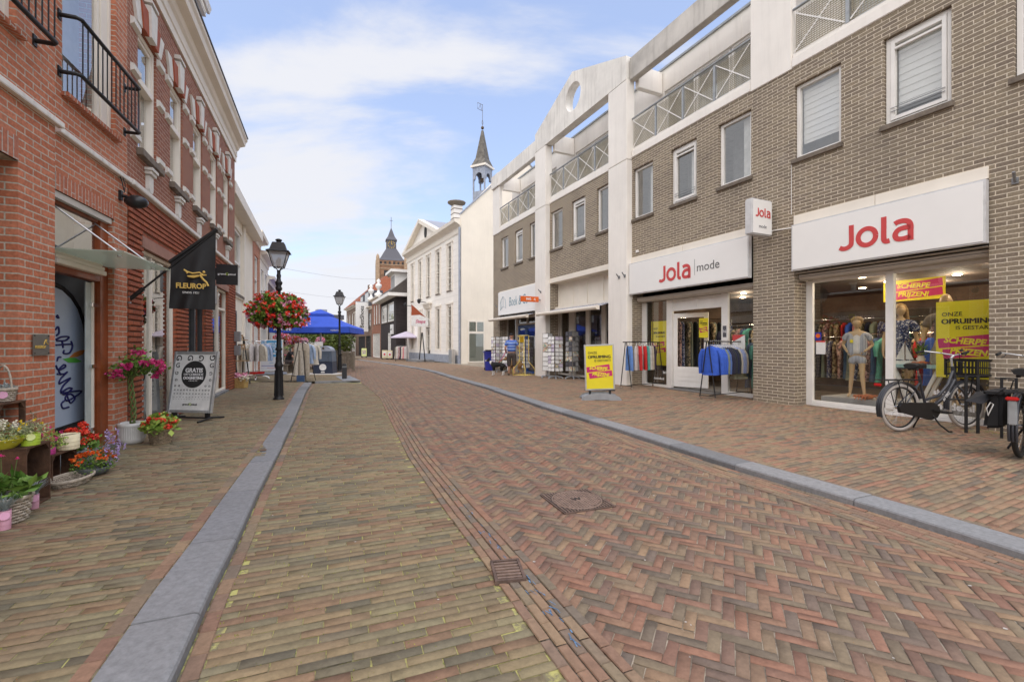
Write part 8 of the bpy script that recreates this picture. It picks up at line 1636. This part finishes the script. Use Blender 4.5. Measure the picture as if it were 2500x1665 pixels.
for i in range(15): garment('dress',['cloth_floral','cloth_pink','dress_blue','cloth_floral','cloth_grey_green','cloth_charcoal'][i%6],RB.w(4.25-.05*(i%2),-.95-i*.17,2.02),RB.rz+R(-30),'patterned dress on the rail along the side wall behind the open door','dresses on the rail behind the door',w=.46,L=1.45,sl=.5 if i%3==0 else 0,seed=300+i,hang=False)
t=RB.root('ceiling_banner','hanging magenta and yellow sale banner inside the display window','banner',u=-1.15,out=-1.9,z=2.12); clearance.__doc__
m=MB(); m.box(-.5,.5,-.004,0,0,.42); m.build('sheet','yellow_poster',t)
for i,(wd,zz) in enumerate((('SCHERPE',.29),('PRIJZEN!',.12))): m=MB(); m.obox((0,.001,zz),.92,.003,.15,rot=(0,R(4),0)); m.build('magenta_bar','magenta',t); text(wd,.13,'lettering','yellow_letter',t,(0,.004,zz),(R(90),R(4),pi),bold=.004,shear=.15)
# ================================================================ bicycles
def wheel(t,x,tyre,name='wheel',z=.345,sp=24,r=.315):
    w=empty(name,(x,0,z)); w.parent=t; m=MB(); m.tube([(r*cos(2*pi*k/40),0,r*sin(2*pi*k/40)) for k in range(40)],.026,8,closed=True); m.build('tyre',tyre,w)
    m=MB(); rr_=r-.027; m.tube([(rr_*cos(2*pi*k/40),0,rr_*sin(2*pi*k/40)) for k in range(40)],.013,6,closed=True); m.build('rim','black_metal',w)
    m=MB(); m.tube([(0,-.045,0),(0,.045,0)],.03,10); m.tube([(0,-.07,0),(0,.07,0)],.008,6); m.build('hub','steel',w)
    m=MB()
    for k in range(sp): a=2*pi*k/sp; s_=1 if k%2 else -1; b_=a+.35*(1 if k%4<2 else -1); m.tube([(.025*cos(b_),s_*.03,.025*sin(b_)),(rr_*cos(a),0,rr_*sin(a))],.0014,4)
    m.build('spokes','steel',w); return w
def bike(loc,rz,label,crate_=True,tyre='tyre_cream',bags=False):
    t=thing('bicycle',label,'bicycle',loc,rz,None); B='bike_black'
    xr,xf=-.60,.60; wheel(t,xr,tyre); wheel(t,xf,tyre)
    bb=(-.12,0,.30); st=(-.26,0,.80); hd=(.36,0,.86); hb=(.40,0,.70)
    m=MB(); m.tube([bb,(-.20,0,.56),st],.019,10); m.tube([(.39,0,.73),(.25,0,.52),(.05,0,.38),bb],.026,10); m.tube([hd,(.27,0,.66),(.10,0,.50),(-.16,0,.44)],.021,10); m.tube([(.345,0,.93),(.42,0,.64)],.022,10)
    for s in(-1,1): m.tube([bb,(xr,s*.06,.345)],.011,6); m.tube([(-.235,0,.70),(xr,s*.06,.345)],.010,6); m.tube([(.42,s*.01,.64),(.45,s*.06,.58),(xf,s*.06,.345)],.014,8)
    m.build('frame',B,t); text('ALTEC',.055,'lettering','leaflet',t,(.20,-.030,.49),(R(90),R(-47),0),bold=.002); 
    m=MB()
    for xc,a0,a1 in((xr,20,205),(xf,35,190)):
        for s in(-.028,.0,.028): m.tube([(xc+.365*cos(R(a)),s,.345+.365*sin(R(a))) for a in range(a0,a1,9)],.014,5)
    m.build('mudguard',B,t)
    m=MB(); pr=[(-.66,.29),(-.68,.36),(-.64,.41),(-.2,.40),(-.08,.40),(.0,.34),(.02,.27),(-.03,.20),(-.14,.17),(-.35,.22),(-.6,.28)]; m.prism(pr,'y',-.075,-.03); m.build('chain_case','plastic_black',t,bevel=.01)
    m=MB(); m.tube([(bb[0],-.09,.30),(.03,-.10,.22+.06)],.012,6); m.box(.0,.09,-.19,-.10,.265,.285); m.tube([(bb[0],.09,.30),(-.27,.10,.32)],.012,6); m.box(-.31,-.22,.10,.19,.31,.33); m.build('pedal','black_metal',t)
    m=MB(); m.tube([st,(-.285,0,.90)],.012,8); m.build('seat_post','steel',t); m=MB()
    rows=[(-.42,.095,.95),(-.38,.105,.965),(-.32,.085,.96),(-.25,.045,.955),(-.18,.03,.955),(-.14,.018,.945)]; vs=[];fs=[]
    for (x,w_,z) in rows:
        for j in range(10): a=2*pi*j/10; vs.append((x,w_*cos(a),z+.025*sin(a)-(.02 if sin(a)<0 else 0)))
    for i in range(len(rows)-1):
        for j in range(10): fs.append((i*10+j,i*10+(j+1)%10,(i+1)*10+(j+1)%10,(i+1)*10+j))
    m.add(vs,fs,True); m.add(vs[:10],[tuple(range(10))]); m.add(vs[-10:],[tuple(range(10))]); 
    for s in(-.05,.05): m.lathe([(.018,.875),(.022,.89),(.018,.905),(.022,.92)],(-.36,s,0),n=8)
    m.tube([(-.40,-.06,.90),(-.40,.06,.90),(-.2,.02,.91),(-.2,-.02,.91)],.006,5,closed=True); m.build('saddle','saddle',t)
    m=MB(); m.tube([(.345,0,.93),(.325,0,1.06)],.014,8); m.tube([(.325,0,1.05),(.38,0,1.09)],.016,8); m.tube([(.12,-.30,1.13),(.22,-.29,1.15),(.36,-.16,1.12),(.38,0,1.09),(.36,.16,1.12),(.22,.29,1.15),(.12,.30,1.13)],.011,8); m.build('handlebar','alu',t)
    for s in(-1,1): m=MB(); m.tube([(.09,s*.30,1.125),(.21,s*.292,1.147)],.017,8); m.build('grip','rubber',t); m=MB(); m.tube([(.26,s*.25,1.13),(.20,s*.26,1.10),(.13,s*.27,1.09)],.006,6); m.build('brake_lever','black_metal',t)
    m=MB(); m.tube([(.3,-.12,1.13),(.42,-.05,1.0),(.43,0,.8)],.004,5); m.tube([(.3,.12,1.13),(.44,.05,1.0),(.43,0,.8)],.004,5); m.lathe([(0,1.15),(.025,1.15),(.022,1.18),(0,1.185)],(.30,-.15,0),n=10); m.build('cable_and_bell','black_metal',t)
    m=MB()
    for s in(-1,1): m.tube([(-.28,s*.05,.74),(-.95,s*.07,.745)],.008,6); m.tube([(-.60,s*.07,.36),(-.72,s*.07,.745)],.007,6); m.tube([(-.60,s*.07,.36),(-.52,s*.06,.745)],.007,6)
    for x in(-.4,-.6,-.8,-.95): m.tube([(x,-.07,.745),(x,.07,.745)],.006,5)
    m.build('rear_rack','black_metal',t); m=MB(); m.box(-1.0,-.965,-.05,.05,.66,.70); m.build('rear_light','red_plastic',t,bevel=.01)
    m=MB(); m.tube([(-.12,-.05,.27),(-.06,-.13,.10),(-.0,-.20,.012),(.05,-.20,.012)],.012,6); m.tube([(-.12,.05,.27),(-.14,.13,.10),(-.14,.17,.012)],.012,6); m.build('kickstand','black_metal',t)
    if crate_:
        m=MB()
        for s in(-1,1): m.tube([(xf,s*.07,.345),(.52,s*.13,.76)],.008,6); m.tube([(.42,s*.13,.765),(.86,s*.14,.77)],.008,6); m.tube([(.42,s*.12,.765),(.40,s*.12,.98),(.39,0,1.02)],.009,6)
        for x in(.45,.6,.75,.86): m.tube([(x,-.14,.768),(x,.14,.768)],.007,5)
        m.build('front_carrier','black_metal',t)
        c=empty('bicycle_crate',(.66,0,.785)); c.parent=t; m=MB(); X,Yw,Z=.155,.20,.25; th=.006
        m.box(-X,X,-Yw,Yw,0,th)
        def grid(ax,side):
            n_=9; rowsz=((.0,.03),(.115,.13),(.215,.25))
            for z0,z1 in rowsz:
                if ax=='x': m.box(side-th/2,side+th/2,-Yw,Yw,z0,z1)
                else: m.box(-X,X,side-th/2,side+th/2,z0,z1)
            L_=Yw if ax=='x' else X
            for k in range(n_+1):
                q=-L_+2*L_*k/n_; e=.006
                if ax=='x': m.box(side-th/2,side+th/2,q-e,q+e,.03,.215)
                else: m.box(q-e,q+e,side-th/2,side+th/2,.03,.215)
        grid('x',-X);grid('x',X);grid('y',-Yw);grid('y',Yw)
        for a in(-1,1):
            for b_ in(-1,1): m.box(a*X-.012,a*X+.012,b_*Yw-.012,b_*Yw+.012,0,Z)
        m.box(-X-.012,X+.012,-Yw-.012,-Yw+.004,Z-.012,Z); m.box(-X-.012,X+.012,Yw-.004,Yw+.012,Z-.012,Z); m.box(-X-.012,-X+.004,-Yw,Yw,Z-.012,Z); m.box(X-.004,X+.012,-Yw,Yw,Z-.012,Z)
        m.build('crate_grid','plastic_black',c)
    if bags:
        for s in(-1,1):
            m=MB(); y0=s*.09; y1=s*.24; vs=[(-.92,y0,.74),(-.42,y0,.74),(-.42,y1*.8,.74),(-.92,y1*.8,.74),(-.88,y0,.34),(-.48,y0,.34),(-.46,y1,.32),(-.90,y1,.32)]
            m.add(vs,[(0,1,2,3),(4,5,6,7),(0,1,5,4),(1,2,6,5),(2,3,7,6),(3,0,4,7)]); bg_=m.build('pannier','cloth_black',t,bevel=.03)
            m=MB(); m.tube([(-.93,s*.20,.55),(-.93,s*.17,.62),(-.92,s*.15,.60),(-.93,s*.19,.47),(-.93,s*.20,.55)],.006,5); m.build('buckle','leaflet',bg_)
        m=MB(); m.add([(-.95,.09,.76),(-.6,.09,.78),(-.62,.34,.70),(-.98,.36,.62),(-1.0,.22,.60)],[(0,1,2,3,4)]); m.build('open_flap','cloth_black',t)
        m=MB(); m.box(-.985,-.955,-.035,.035,.40,.66); m.build('mudguard_end','galv',t,bevel=.01)
    return t
ra=Vector((5.60,6.50)); rb=Vector((6.76,6.72)); c=(ra+rb)/2; bike((c.x,c.y,0),math.atan2(rb.y-ra.y,rb.x-ra.x),'black step-through bicycle with black crate on its front carrier and cream tyres')
rear=Vector((5.64,5.00)); hdg=R(33); c=rear+Vector((cos(hdg),sin(hdg)))*.6; bike((c.x,c.y,0),hdg,'second bicycle at the right picture edge with black open panniers and red rear light',False,'rubber',True)
def stand(loc,rz,label):
    t=thing('bicycle_stand',label,'bicycle stand',loc,rz,'black metal bicycle stands'); m=MB(); m.box(-.07,-.04,-.012,.012,0,.80); m.box(.06,.09,-.012,.012,0,.80); m.box(-.07,.09,-.012,.012,.80,.815); m.build('post','black_metal',t); m=MB(); m.tube([(-.25,0,.47),(.40,0,.46)],.012,6); m.tube([(-.25,-.06,.47),(-.25,.06,.47)],.012,6); m.tube([(.0,.05,.55),(.05,.05,.78),(-.12,.05,.80)],.010,6); m.build('wheel_holder','black_metal',t)
stand((6.50,6.38,0),R(-20),'black bicycle stand holding the front wheel of the crate bicycle'); stand((6.58,5.98,0),R(-50),'black bicycle stand between the two bicycles, half hidden by the panniers')
